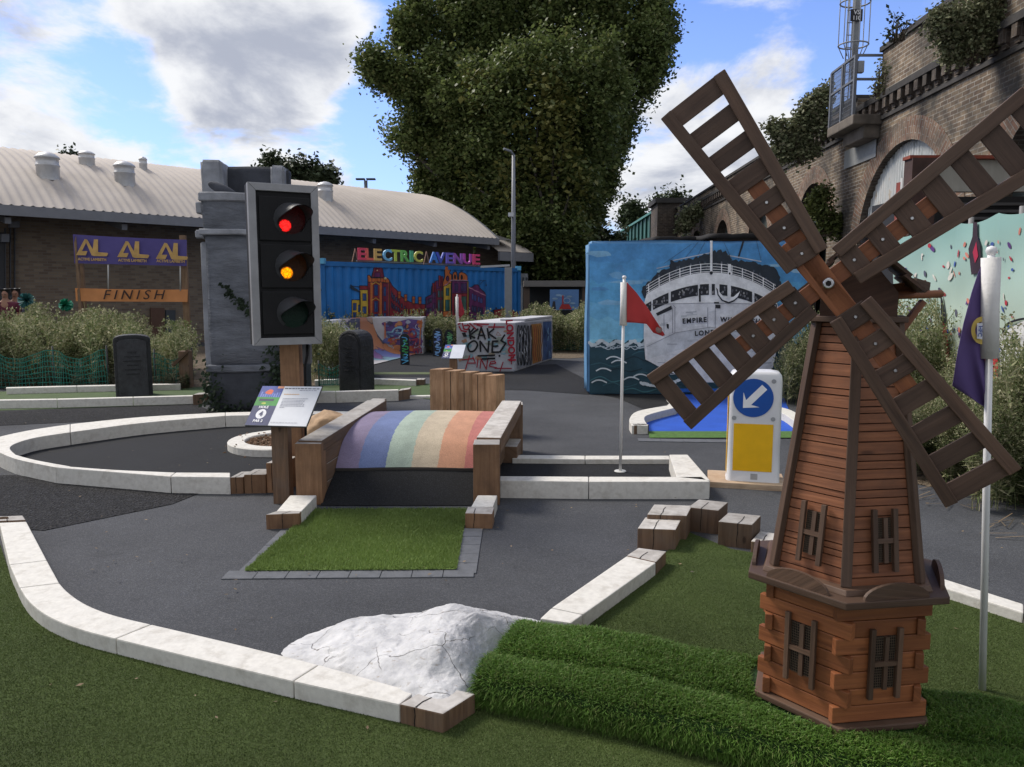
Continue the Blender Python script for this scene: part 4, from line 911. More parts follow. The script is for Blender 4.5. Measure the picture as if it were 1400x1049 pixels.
for i, (nm, c, em) in enumerate(cols):
    cy = hh * .575 - i * hh * .585 ; cx = .045
    tbox(-hw + fw + .02, hw - fw - .004, cy - .172, cy + .172, -.006, .012).build('module', M_BLK, TL, bevel=.012)
    # dark lens bowl
    Mx = frame(tp(cx, cy, .012), tlx, tly);
    if Vector(Mx.col[2][:3]).dot(tln) < 0: Mx = Mx @ Matrix.Rotation(math.pi, 4, 'Y')
    mb = MB(); mb.lathe([(.0001, .012), (.05, .010), (.09, .006), (.118, .0005)], None, Mx, 32)
    mat, nt, L, B = newmat(nm + '_lens'); tcn = N(nt, 'ShaderNodeTexCoord'); vo = N(nt, 'ShaderNodeTexVoronoi', Scale=90.0); L.new(tcn.outputs['Object'], vo.inputs['Vector']); bb = N(nt, 'ShaderNodeBump', Strength=.6, Distance=.004); L.new(vo.outputs['Distance'], bb.inputs['Height']); L.new(bb.outputs[0], B.inputs['Normal'])
    base = {'red': (.012, .002, .002), 'amber': (.010, .004, .002), 'green': (.004, .018, .012)}[nm]
    B.inputs['Base Color'].default_value = rgb(base); B.inputs['Roughness'].default_value = .45; B.inputs['Specular IOR Level'].default_value = .2
    if em:   # the lamp behind the lens: a glow that fades away from the bulb
        bulb = tp(cx - .042, cy - .052, .02) - ORIG[TL]; ds = N(nt, 'ShaderNodeVectorMath', operation='DISTANCE'); L.new(tcn.outputs['Object'], ds.inputs[0]); ds.inputs[1].default_value = bulb
        mr = N(nt, 'ShaderNodeMapRange', interpolation_type='SMOOTHSTEP'); L.new(ds.outputs['Value'], mr.inputs[0]); mr.inputs[1].default_value = .030; mr.inputs[2].default_value = .052; mr.inputs[3].default_value = 1; mr.inputs[4].default_value = .003
        mv = N(nt, 'ShaderNodeMapRange'); L.new(vo.outputs['Distance'], mv.inputs[0]); mv.inputs[2].default_value = .8; mv.inputs[3].default_value = 1.5; mv.inputs[4].default_value = .3
        mu = N(nt, 'ShaderNodeMath', operation='MULTIPLY'); L.new(mr.outputs[0], mu.inputs[0]); L.new(mv.outputs[0], mu.inputs[1]); m3 = N(nt, 'ShaderNodeMath', operation='MULTIPLY'); L.new(mu.outputs[0], m3.inputs[0]); m3.inputs[1].default_value = 1.5
        B.inputs['Emission Color'].default_value = rgb(c); L.new(m3.outputs[0], B.inputs['Emission Strength'])
    mb.build('lens', mat, TL, label=nm + (' lit lens' if em else ' unlit lens'))
    # cowl visor: tube open below, longer on top
    mb = MB(); R_ = .128; nn = 28; off = -.012
    VDIR = (tln + tlx * .26 - tly * .10).normalized(); VX_ = tlx; VZ_ = tly
    for t in (0, 1):
        r = R_ - t * .006
        def vf(u, v, r=r):
            a = math.radians(-50) + u * math.radians(280); q_ = max(0, min(1, (math.sin(a) + .35) / 1.2)); l = .02 + .185 * q_ * q_ * (3 - 2 * q_)
            p_ = Mx @ Vector((r * math.cos(a), r * math.sin(a), 0)); return p_ + VDIR * (l * v) + (VX_ * math.cos(a) + VZ_ * math.sin(a)) * (-.012 * v)
        mb.grid(vf, nn, 6)
    vz = mb.build('visor', flat('visor_plastic', (.045, .046, .05), .42), TL)
mb = MB(); Lp = POLE; mb.bar(Vector((Lp.x, Lp.y, -.02)), Vector((Lp.x, Lp.y, TLB.z + .35)), .16, .13, Vector((0, 1, 0))); mb.build('pole', WOOD_FR, TL, bevel=.006)
mb = MB(); mb.tube([P(420, 468, 6.38), P(420, 486, 6.36), P(417, 500, 6.36), P(418, 600, 6.4), Vector((P(418, 600, 6.4).x, 6.4, 0))], .011, 8); mb.build('cable', M_BLK, TL)
mb = MB(); mb.box(P(420, 484, 6.4), (.07, .05, .16)); mb.build('junction_box', flat('box_grey', (.12, .12, .13)), TL, bevel=.004)
for s_ in (.2, -.2, -.5): mb = MB(); mb.lathe([(.0, .02), (.012, .018), (.014, 0)], None, Matrix.Translation(tp(hw + .0, s_ * 1.0, -.02)), 10); mb.build('clasp', M_BLK, TL)

# ================================================================== HOLE SIGNS
def hole_sign(TLq, TRq, BRq, BLq, post, postw, pz, label, num, detail=True):
    root = thing('hole_sign', label, 'sign', (post.x, post.y, 0), 'sloping hole information signs')
    mb = MB(); mb.bar(Vector((post.x, post.y, -.02)), Vector((post.x, post.y, pz)), postw, postw * .9, Vector((0, 1, 0))); mb.build('post', WOOD_SL if detail else WOOD_FR, root, bevel=.006)
    ux = (TRq - TLq + BRq - BLq) / 2; uy = (TLq - BLq + TRq - BRq) / 2; w = ux.length; h = uy.length; n = ux.cross(uy).normalized(); c = (TLq + TRq + BRq + BLq) / 4
    U = ux.normalized(); V = n.cross(U); 
    def q(x, y, d=0): return c + U * (x * w / 2) + V * (y * h / 2) + n * d
    mb = MB(); mb.prism([q(-1.01, -1.01, -.016), q(1.01, -1.01, -.016), q(1.01, 1.01, -.016), q(-1.01, 1.01, -.016)], n, .012); mb.build('backing_board', flat('board_grey', (.09, .09, .09)), root)
    mb = MB(); mb.prism([q(-1, -1, -.004), q(1, -1, -.004), q(1, 1, -.004), q(-1, 1, -.004)], n, .004); pan = mb.build('panel', flat('panel_white', (.62, .64, .68), .3), root)
    cv = Canvas(c, n, .00002, .0006); cv.pt = lambda x, y: q(x, y)
    X0 = -.24
    cv.rect((.045, .055, .14), -1, -1, X0, 1); cv.rect((.05, .08, .32), -1, .35, X0, 1); cv.rect((.05, .30, .06), -1, -.02, X0, .42)
    for i in range(9): x = -.93 + i * .075; cv.rect(random.choice([(.18, .25, .6), (.3, .35, .7), (.12, .2, .5)]), x, .42, x + .05, .42 + random.uniform(.1, .28))
    cv.ell((.65, .12, .05), -.66, .68, .13, .12, jit=.2); cv.rect((.04, .05, .10), -.9, .22, -.4, .33); cv.ell((.5, .6, .1), -.7, .1, .08, .05); cv.rect((.7, .3, .15), -.45, .88, X0, .99)
    cv.ell((.8, .8, .82), -.63, -.44, .165, .24, 22)
    if detail:
        for k, y in enumerate((.88,)): 
            x = -.2
            while x < .93: l = random.uniform(.05, .13); cv.rect((.08, .08, .12), x, y - .022, min(x + l, .95), y + .022); x += l + .025
        x = .32
        while x < .9: l = random.uniform(.05, .1); cv.rect((.25, .25, .32), x, .77, x + l, .80); x += l + .025
        x = -.15
        while x < .35: l = random.uniform(.05, .1); cv.rect((.75, .45, .2), x, .56, x + l, .60); x += l + .02
        for r_ in range(7):
            x = -.12; y = .36 - r_ * .075
            while x < (.62 if r_ < 6 else -.02): l = random.uniform(.03, .09); cv.rect((.22, .23, .30), x, y - .012, x + l, y + .012); x += l + .02
        x = -.2
        while x < .62: l = random.uniform(.05, .1); cv.rect((.4, .4, .45), x, -.86, x + l, -.84); x += l + .02
    cv.build('printed_artwork', root)
    A = frame(q(-.63, -.08, .003), U, V); text(root, 'lettering', 'HOLE', .085 * h, frame(q(-.63, -.11, .003), U, V), flat('ink_white', (.8, .8, .82)), .001, .0003)
    text(root, 'lettering', num, .17 * h, frame(q(-.63, -.45, .0035), U, V), flat('ink_navy', (.04, .045, .12)), .001, .0003)
    text(root, 'lettering', 'PAR 2', .085 * h, frame(q(-.63, -.80, .003), U, V), flat('ink_white', (.8, .8, .82)), .001, .0003)
    return root
ps = P(385, 600, 5.76); hole_sign(P(356, 528, 5.95), P(437, 529, 5.83), P(421.5, 583, 5.56), P(338, 581, 5.68), ps, .125, .655, 'white and navy hole 4 information sign on timber post before the traffic light', '4')
ps = P(620, 495, 14.0); hole_sign(P(609, 471.5, 14.3), P(637, 471.5, 14.25), P(632, 490, 13.9), P(603.5, 490, 13.95), ps, .14, .40, 'small distant hole information sign in front of the graffiti block with black lettering', '8', False)

# ================================================================== FLAGS
M_POLE = flat('white_pole', (.68, .68, .68), .35); M_SLV = pm('white_flag_sleeve', (.62, .61, .59), .8, .08, 12, .3, 60)
def flagpole(base, topz, r, label, lean=(0, 0), sleeve=(.0, .0), cup=True):
    root = thing('golf_flag', label, 'flag', base); top = Vector((base.x + lean[0], base.y + lean[1], topz)); d = (top - base)
    mb = MB(); mb.tube([base, top], r, 12); mb.build('flagstick', M_POLE, root)
    mb = MB(); mb.lathe([(.0001, r * 2.6), (r * 1.2, r * 2.2), (r * 1.5, r * 1.2), (r * 1.0, .0), (.0001, 0)], top, n=14); mb.build('ball_finial', M_POLE, root)
    s0 = base + d * sleeve[0]; s1 = base + d * sleeve[1]
    mb = MB(); mb.tube([s0, s0 + (s1 - s0) * .5, s1], [r * 2.5, r * 2.3, r * 2.5], 14); mb.build('sleeve', M_SLV, root)
    if not cup: return root, s0, s1
    mb = MB(); mb.lathe([(.0001, .006), (.05, .006), (.054, .0)], Vector((base.x, base.y, base.z + .004)), n=20); mb.build('hole_cup', flat('cup_white', (.5, .5, .48)), root)
    return root, s0, s1
def cloth(root, name, outline_px, Y, mat, folds=.03, n=14, conv=None, thick=.002, fold_dir=1.0):
    """a hanging flag: outline given top edge & bottom edge lists, folded in depth"""
    top, bot = outline_px; mb = MB()
    def lerp(L_, t): 
        k = t * (len(L_) - 1); i = min(int(k), len(L_) - 2); f_ = k - i; return (L_[i][0] * (1 - f_) + L_[i + 1][0] * f_, L_[i][1] * (1 - f_) + L_[i + 1][1] * f_)
    def fn(u, v):
        a = lerp(top, u); b = lerp(bot, u); x = a[0] * (1 - v) + b[0] * v; y = a[1] * (1 - v) + b[1] * v
        dep = Y + folds * (math.sin(u * 7 + v * 2) * u + .5 * math.sin(u * 13 - v * 3) * u)
        return P(x, y, dep)
    mb.grid(fn, n * 2, n); o = mb.build(name, mat, root); so_ = o.modifiers.new('s', 'SOLIDIFY'); so_.thickness = thick; return o, fn
def clothmat(name, c, tr=.35):
    m, nt, L, B = newmat(name); tcn = N(nt, 'ShaderNodeTexCoord'); w = N(nt, 'ShaderNodeTexNoise', Scale=6.0, Detail=5.0); L.new(tcn.outputs['Object'], w.inputs['Vector']); mx = N(nt, 'ShaderNodeMix', data_type='RGBA'); L.new(w.outputs[0], mx.inputs[0]); mx.inputs[6].default_value = rgb(c, .8); mx.inputs[7].default_value = rgb(c, 1.2)
    L.new(mx.outputs[2], B.inputs['Base Color']); B.inputs['Roughness'].default_value = .85; t = N(nt, 'ShaderNodeBsdfTranslucent'); L.new(mx.outputs[2], t.inputs[0]); ms = N(nt, 'ShaderNodeMixShader'); ms.inputs[0].default_value = tr
    L.new(B.outputs[0], ms.inputs[1]); L.new(t.outputs[0], ms.inputs[2]); L.new(ms.outputs[0], nt.nodes['Material Output'].inputs[0]); return m
b1 = G(848, 645, .005); r1, s0, s1 = flagpole(b1, P(853, 382, b1.y).z, .013, 'red pennant on a slim white pole in the black rectangular green', ((P(853.5, 380, b1.y).x - b1.x), 0), (.765, .985))
cloth(r1, 'pennant', ([(857, 386), (870, 400), (884, 419), (898, 440), (909, 458)], [(857, 441), (868, 441.5), (884, 443), (893, 455), (906, 460)]), b1.y - .03, clothmat('red_flag_cloth', (.50, .055, .055)), .03)
mb = MB(); mb.lathe([(.0001, .004), (.03, .002), (.03, 0)], None, frame(P(901, 451, b1.y - .045), (1, 0, .2), (0, .2, 1)), 14); mb.build('grey_emblem', flat('emblem_grey', (.22, .14, .13)), r1)
b2 = G(1343, 943, .006); tz = P(1355, 349, b2.y + .0).z; r2, s0, s1 = flagpole(b2, tz, .0135, 'tall white pole with a limp purple flag right of the windmill', (P(1355, 350, b2.y).x - b2.x, 0), (.775, .995), False)
cloth(r2, 'flag_cloth', ([(1345, 355), (1338, 372), (1328, 402), (1318, 440), (1309, 485), (1302, 528)], [(1345, 478), (1347, 500), (1348, 520), (1348, 545), (1348, 560), (1346, 556)]), b2.y + .01, clothmat('purple_flag_cloth', (.135, .09, .25), .3), .02)
# yellow ring on the flag and the small white maker's tag
mb = MB()
for k in range(20):
    a0_, a1_ = math.radians(90 + 180 * k / 20), math.radians(90 + 180 * (k + 1) / 20); c0 = (1343, 452)
    q = [P(c0[0] + rr * .80 * math.cos(a_), c0[1] - rr * math.sin(a_), b2.y - .018) for rr, a_ in ((19, a0_), (12, a0_), (12, a1_), (19, a1_))]; mb.face(q)
mb.build('yellow_ring', flat('yellow_print', (.50, .36, .08)), r2)
mb = MB(); q = [P(1336, 442, b2.y - .024), P(1343, 442, b2.y - .026), P(1343, 464, b2.y - .026), P(1335.5, 463, b2.y - .024)]; mb.prism(q, (0, -1, 0), .001); tg = mb.build('tag', flat('tag_white', (.6, .62, .68)), r2)
text(r2, 'lettering', 'HFC', .022, frame(P(1340, 453, b2.y - .0285), (0, 0, -1), (1, 0, 0)), flat('tag_blue', (.05, .09, .3)), .0003, .0002)
b3 = Vector((P(625.5, 470, 16.5).x, 16.5, 0)); r3, s0, s1 = flagpole(b3, P(625, 405, 16.5).z, .014, 'distant slim white pole with red pennant behind the hole sign', (0, 0), (.6, .99))
cloth(r3, 'pennant', ([(627, 404), (631, 412), (635, 426)], [(627, 432), (630, 434), (634, 430)]), 16.45, clothmat('red_flag_cloth2', (.42, .04, .06)), .02, 6)

# ================================================================== BOLLARD
def bollard():
    y = 6.22; bl, br = P(991, 668, y), P(1071, 668, y); w = br.x - bl.x; cx = (bl.x + br.x) / 2; root = thing('traffic_bollard', 'white keep-left bollard with blue arrow disc and yellow panel beside the blue water green', 'bollard', (cx, y + .08, 0))
    yaw = Matrix.Rotation(math.radians(-14), 4, 'Z'); base = Matrix.Translation((cx + .01, y + .1, 0)) @ yaw
    M_W = pm('white_bollard_plastic', (.62, .62, .63), .38, .05, 4, .05, 60, dirt=.25, dirtc=(.4, .38, .34)); M_Y = flat('yellow_reflective', (.78, .44, .008), .35); M_BL = flat('sign_blue', (.010, .075, .33), .35)
    W2, D2, Hb = .208, .12, .965; mb = MB()
    def rr(w_, d_, r=.04, n=5):
        o = []
        for sx_, sy_, a0_ in ((1, -1, -90), (1, 1, 0), (-1, 1, 90), (-1, -1, 180)):
            for k in range(n + 1): a_ = math.radians(a0_ + 90 * k / n); o.append((sx_ * (w_ - r) + r * math.cos(a_), sy_ * (d_ - r) + r * math.sin(a_)))
        return o
    lev = [(-.01, 1.10, 1.12), (.03, 1.10, 1.12), (.05, 1.02, 1.0), (.3, 1.0, .98), (.88, .99, .97), (.93, .96, .93), (.955, .87, .85), (.965, .6, .6)]
    rings = [[base @ Vector((x * a_, y_ * b_, z)) for x, y_ in rr(W2, D2)] for z, a_, b_ in lev]; n = len(rings[0])
    for A_, B_ in zip(rings, rings[1:]):
        for k in range(n): mb.face([A_[k], A_[(k + 1) % n], B_[(k + 1) % n], B_[k]], smooth=True)
    mb.face(rings[-1]); mb.build('shell', M_W, root, weld=True)
    mb = MB(); bx = base @ Matrix.Translation((-.05, .02, .0)); mb.box((0, 0, .012), (.62, .44, .07), bx); mb.build('wooden_base', wood('pale_plywood', (.28, .19, .12), (.45, .34, .23)), root, bevel=.006)
    f = lambda x, z, d=0: base @ Vector((x, -D2 * .985 - d, z)); cz = .745
    mb = MB(); mb.prism([f(-.02 + .158 * math.cos(t), cz + .158 * math.sin(t), .001) for t in [6.2832 * k / 40 for k in range(40)]], base.to_3x3() @ Vector((0, -1, 0)), .004); mb.build('blue_disc', M_BL, root)
    # arrow pointing down-left
    pts = []; ar = [(-.118, 0), (-.045, .075), (-.045, .035), (.118, .035), (.118, -.035), (-.045, -.035), (-.045, -.075)]
    ar = [(-.115, 0), (-.02, .088), (-.052, .028), (.125, .028), (.125, -.028), (-.052, -.028), (-.02, -.088)]
    t = math.radians(47)
    for x, z in ar: pts.append(f(-.02 + x * math.cos(t) - z * math.sin(t), cz + x * math.sin(t) + z * math.cos(t), .0055))
    mb = MB(); mb.prism(pts, base.to_3x3() @ Vector((0, -1, 0)), .0015); mb.build('white_arrow', flat('arrow_white', (.75, .75, .76)), root)
    mb = MB(); mb.prism([f(x, z, .001) for x, z in ((-.165, .135), (.145, .135), (.145, .53), (-.165, .53))], base.to_3x3() @ Vector((0, -1, 0)), .003); mb.build('yellow_panel', M_Y, root, bevel=.002)
    g = lambda yy, z: base @ Vector((-W2 * 1.0 - .002, yy, z))
    mb = MB(); mb.prism([g(-.085, .1), g(-.085, .85), g(.09, .85), g(.09, .1)], base.to_3x3() @ Vector((-1, 0, 0)), .003); mb.build('side_yellow_panel', M_Y, root)
    for x, z in ((.135, .885), (.14, .575), (-.165, .575), (-.165, .89)):
        mb = MB(); mb.prism([f(x + .018 * math.cos(k), z + .018 * math.sin(k), .001) for k in [6.2832 * j / 14 for j in range(14)]], base.to_3x3() @ Vector((0, -1, 0)), .003); mb.build('grey_rivet', flat('rivet_grey', (.28, .29, .3)), root)
    mb = MB(); mb.prism([f(x, z, .001) for x, z in ((-.02, .065), (.035, .065), (.035, .115), (-.02, .115))], base.to_3x3() @ Vector((0, -1, 0)), .001); mb.build('small_label', flat('label_grey', (.35, .35, .35)), root)
bollard()

# ================================================================== GRAVESTONES, PILLAR
M_TOMB = pm('black_painted_stone', (.020, .021, .024), .7, .5, 5, .8, 22, dirt=.6, dirtc=(.05, .055, .06), bdist=.03)
M_TOMB2 = pm('black_stone_face', (.035, .036, .041), .6, .4, 9, .6, 40, dirt=.5, dirtc=(.075, .08, .09), bdist=.015)
def gravestone(x0, x1, ytop, ybot, D, depth, yaw, label, arch, sp=.25):
    a = P(x0, ybot, D); b = P(x1, ybot, D); w = b.x - a.x; h = P(x0, ytop, D).z; cx = (a.x + b.x) / 2
    root = thing('gravestone', label, 'gravestone', (cx, D, 0), 'mock black gravestones on the far green'); M = Matrix.Translation((cx, D, 0)) @ Matrix.Rotation(yaw, 4, 'Z')
    def outl(w_, h_, y): 
        pts = [(-w_ / 2, -.02), (w_ / 2, -.02), (w_ / 2, h_ * (1 - sp * arch))]
        for k in range(1, 12): t = math.pi * k / 12; pts.append((w_ / 2 * math.cos(t), h_ * (1 - sp * arch) + h_ * sp * arch * math.sin(t) ** .7))
        pts.append((-w_ / 2, h_ * (1 - sp * arch))); return [M @ Vector((x, y, z)) for x, z in pts]
    mb = MB(); mb.prism(outl(w, h, -depth / 2), M.to_3x3() @ Vector((0, 1, 0)), depth); o = mb.build('stone', M_TOMB, root, bevel=.035)
    mb = MB(); mb.prism(outl(w * .80, h * .93, -depth / 2 - .012), M.to_3x3() @ Vector((0, 1, 0)), .016); mb.build('raised_face', M_TOMB2, root, bevel=.006)
    for i in range(6):
        z = h * (.72 - i * .07); ww = w * random.uniform(.2, .5); mb = MB(); mb.box((0, -depth / 2 - .018, z), (ww, .008, .018), M); mb.build('carved_line', M_TOMB, root)
gravestone(162, 207, 457, 541, 11.9, .30, math.radians(24), 'squat black gravestone with a worn square face, left of the stone pillar', .35)
gravestone(468.5, 508, 451, 535, 12.3, .34, math.radians(-28), 'tall arched black gravestone standing right of the traffic light', 1.0)

M_STONE = pm('painted_grey_canvas_stone', (.135, .145, .168), .8, .45, 1.6, .8, 9, dirt=.7, dirtc=(.04, .043, .052), stretch=(1.0, 1, 3.2), bdist=.03)
M_STONE_L = pm('painted_light_grey_edge', (.25, .26, .285), .8, .35, 3, .6, 12, dirt=.6, dirtc=(.10, .105, .12), bdist=.02)
M_STONE_D = pm('painted_dark_grey_base', (.048, .052, .064), .85, .4, 2.5, .5, 12, dirt=.5, dirtc=(.02, .03, .025), bdist=.02)
def pillar():
    y = 10.25; a = P(286, 560, y); b = P(397, 560, y); yaw = math.radians(7); c = Vector(((a.x + b.x) / 2, y, 0)); root = thing('stone_pillar', 'large mock stone gateway pillar in grey paint behind the traffic light', 'pillar', c + Vector((0, .7, 0)))
    W = b.x - a.x; D_ = 1.9; M = Matrix.Translation((a.x, y, 0)) @ Matrix.Rotation(yaw, 4, 'Z')
    def bx(name, x0, x1, y0, y1, z0, z1, mat, bev=.03, nz=6, wob=.018, tx=1.0):
        bm = bmesh.new(); nx_ = max(2, int((x1 - x0) / .12)); ny_ = max(2, int((y1 - y0) / .15)); nz_ = max(2, int((z1 - z0) / .12))
        bmesh.ops.create_cube(bm, size=1); bmesh.ops.subdivide_edges(bm, edges=bm.edges[:], cuts=6, use_grid_fill=True)
        for v in bm.verts:
            x = x0 + (v.co.x + .5) * (x1 - x0); yy = y0 + (v.co.y + .5) * (y1 - y0); z = z0 + (v.co.z + .5) * (z1 - z0); p = Vector((x, yy, z)); n = mnoise.noise_vector(p * 2.3) * wob + mnoise.noise_vector(p * 6) * wob * .4
            if z < .05: n.z = 0
            v.co = M @ (p + n) - ORIG[root]
        bmesh.ops.bevel(bm, geom=[e for e in bm.edges if len(e.link_faces) == 2 and e.calc_face_angle(0) > 1.0], offset=bev, segments=2, affect='EDGES', clamp_overlap=True)
        for f in bm.faces: f.smooth = True
        me = bpy.data.meshes.new(name); bm.to_mesh(me); bm.free(); return link_mesh(name, me, mat, root)
    z = lambda v, Y=10.25: P(300, v, Y).z
    bx('base_block', .0, W + .02, .02, D_, -.02, z(506), M_STONE_D); bx('base_moulding', -.025, W + .04, -.02, D_ - .6, z(510), z(500), M_STONE, .015)
    bx('shaft', .03, W, .05, 1.2, z(503), z(312), M_STONE); bx('moulding', -.02, W + .03, -.02, 1.25, z(321), z(313), M_STONE_L, .018, wob=.012)
    bx('capital', .02, W + .02, .02, 1.2, z(318), z(268), M_STONE); bx('cornice', -.01, W + .03, -.01, 1.2, z(275), z(262), M_STONE_L, .02)
    bx('parapet_wall', -.0, 1.0, .9, 1.2, z(264), z(231, 11.4), M_STONE_D, .03, wob=.02); bx('parapet_pier', -.12, .16, .55, 1.25, z(320), z(225, 11.2), M_STONE_L, .03); bx('parapet_pier', .78, .97, .75, 1.2, z(270), z(229, 11.3), M_STONE_L, .03)
    bx('side_moulding', -.10, .02, .1, 1.7, z(325), z(314), M_STONE_L, .018); bx('side_moulding', -.07, .02, .1, 1.5, z(292), z(275), M_STONE_L, .02)
    bx('side_column', -.06, .03, .15, .35, z(512), z(330), M_STONE_L, .03); bx('side_column', -.10, .0, .75, .95, z(508), z(334), M_STONE, .03); bx('side_column', -.13, .0, 1.3, 1.6, z(508), z(345), M_STONE_L, .03)
    bx('side_wall', -.02, .5, .3, 1.85, .0, z(330), M_STONE_D, .03); bx('side_base', -.16, .1, .7, 1.9, -.02, z(505), M_STONE_D, .03)
    # stone bird on the ledge
    bm = bmesh.new(); bmesh.ops.create_icosphere(bm, subdivisions=3, radius=1)
    for v in bm.verts: x = v.co.x; v.co = Vector((.20 * x, .07 * v.co.y * (1 - .4 * abs(x)), .07 * v.co.z * (1 - .5 * max(0, x)) + .03 * (-x) * (x < 0)))
    for f in bm.faces: f.smooth = True
    bm.transform(Matrix.Translation(M @ Vector((.22, .3, z(262) + .07)) - ORIG[root]) @ Matrix.Rotation(.25, 4, 'Y')); me = bpy.data.meshes.new('stone_bird'); bm.to_mesh(me); bm.free(); link_mesh('stone_bird', me, M_STONE_D, root)
    # ivy creeping over the lower right and across the face
    iv = []
    def spr(p0, p1, n, s, sp_): 
        for i in range(n): t = random.random(); q = Vector(p0).lerp(Vector(p1), t) + Vector((random.gauss(0, s), -abs(random.gauss(0, .03)) - .03, random.gauss(0, s * 1.1))); iv.append((M @ q, sp_))
    spr((W * .80, 0, .0), (W * 1.02, 0, 1.15), 650, .13, .034); spr((.1, 0, .0), (.05, 0, .45), 160, .09, .03); spr((.28, 0, z(395)), (.85, 0, z(455)), 130, .035, .035); spr((-.02, .5, .1), (-.1, 1.2, .8), 200, .12, .035); spr((.0, 0, 0), (W, 0, .1), 150, .05, .03)
    V = []; 
    for p, s_ in iv:
        n_ = Vector((random.uniform(-1, 1), random.uniform(-1.5, -.2), random.uniform(-.5, 1))).normalized(); u_ = n_.orthogonal().normalized(); w_ = n_.cross(u_); s2 = s_ * random.uniform(.6, 1.3)
        V += [p - u_ * s2, p - w_ * s2 * .7, p + u_ * s2, p + w_ * s2 * .7]
    V = np.array([tuple(v) for v in V]); np_mesh('ivy', V, np.arange(len(V)).reshape(-1, 4), leafmat('ivy_leaf', [(.012, .022, .012), (.02, .035, .018), (.03, .05, .025)]), None, 4, label='dark ivy creeping up the lower right of the grey stone pillar', cat='ivy')
pillar()
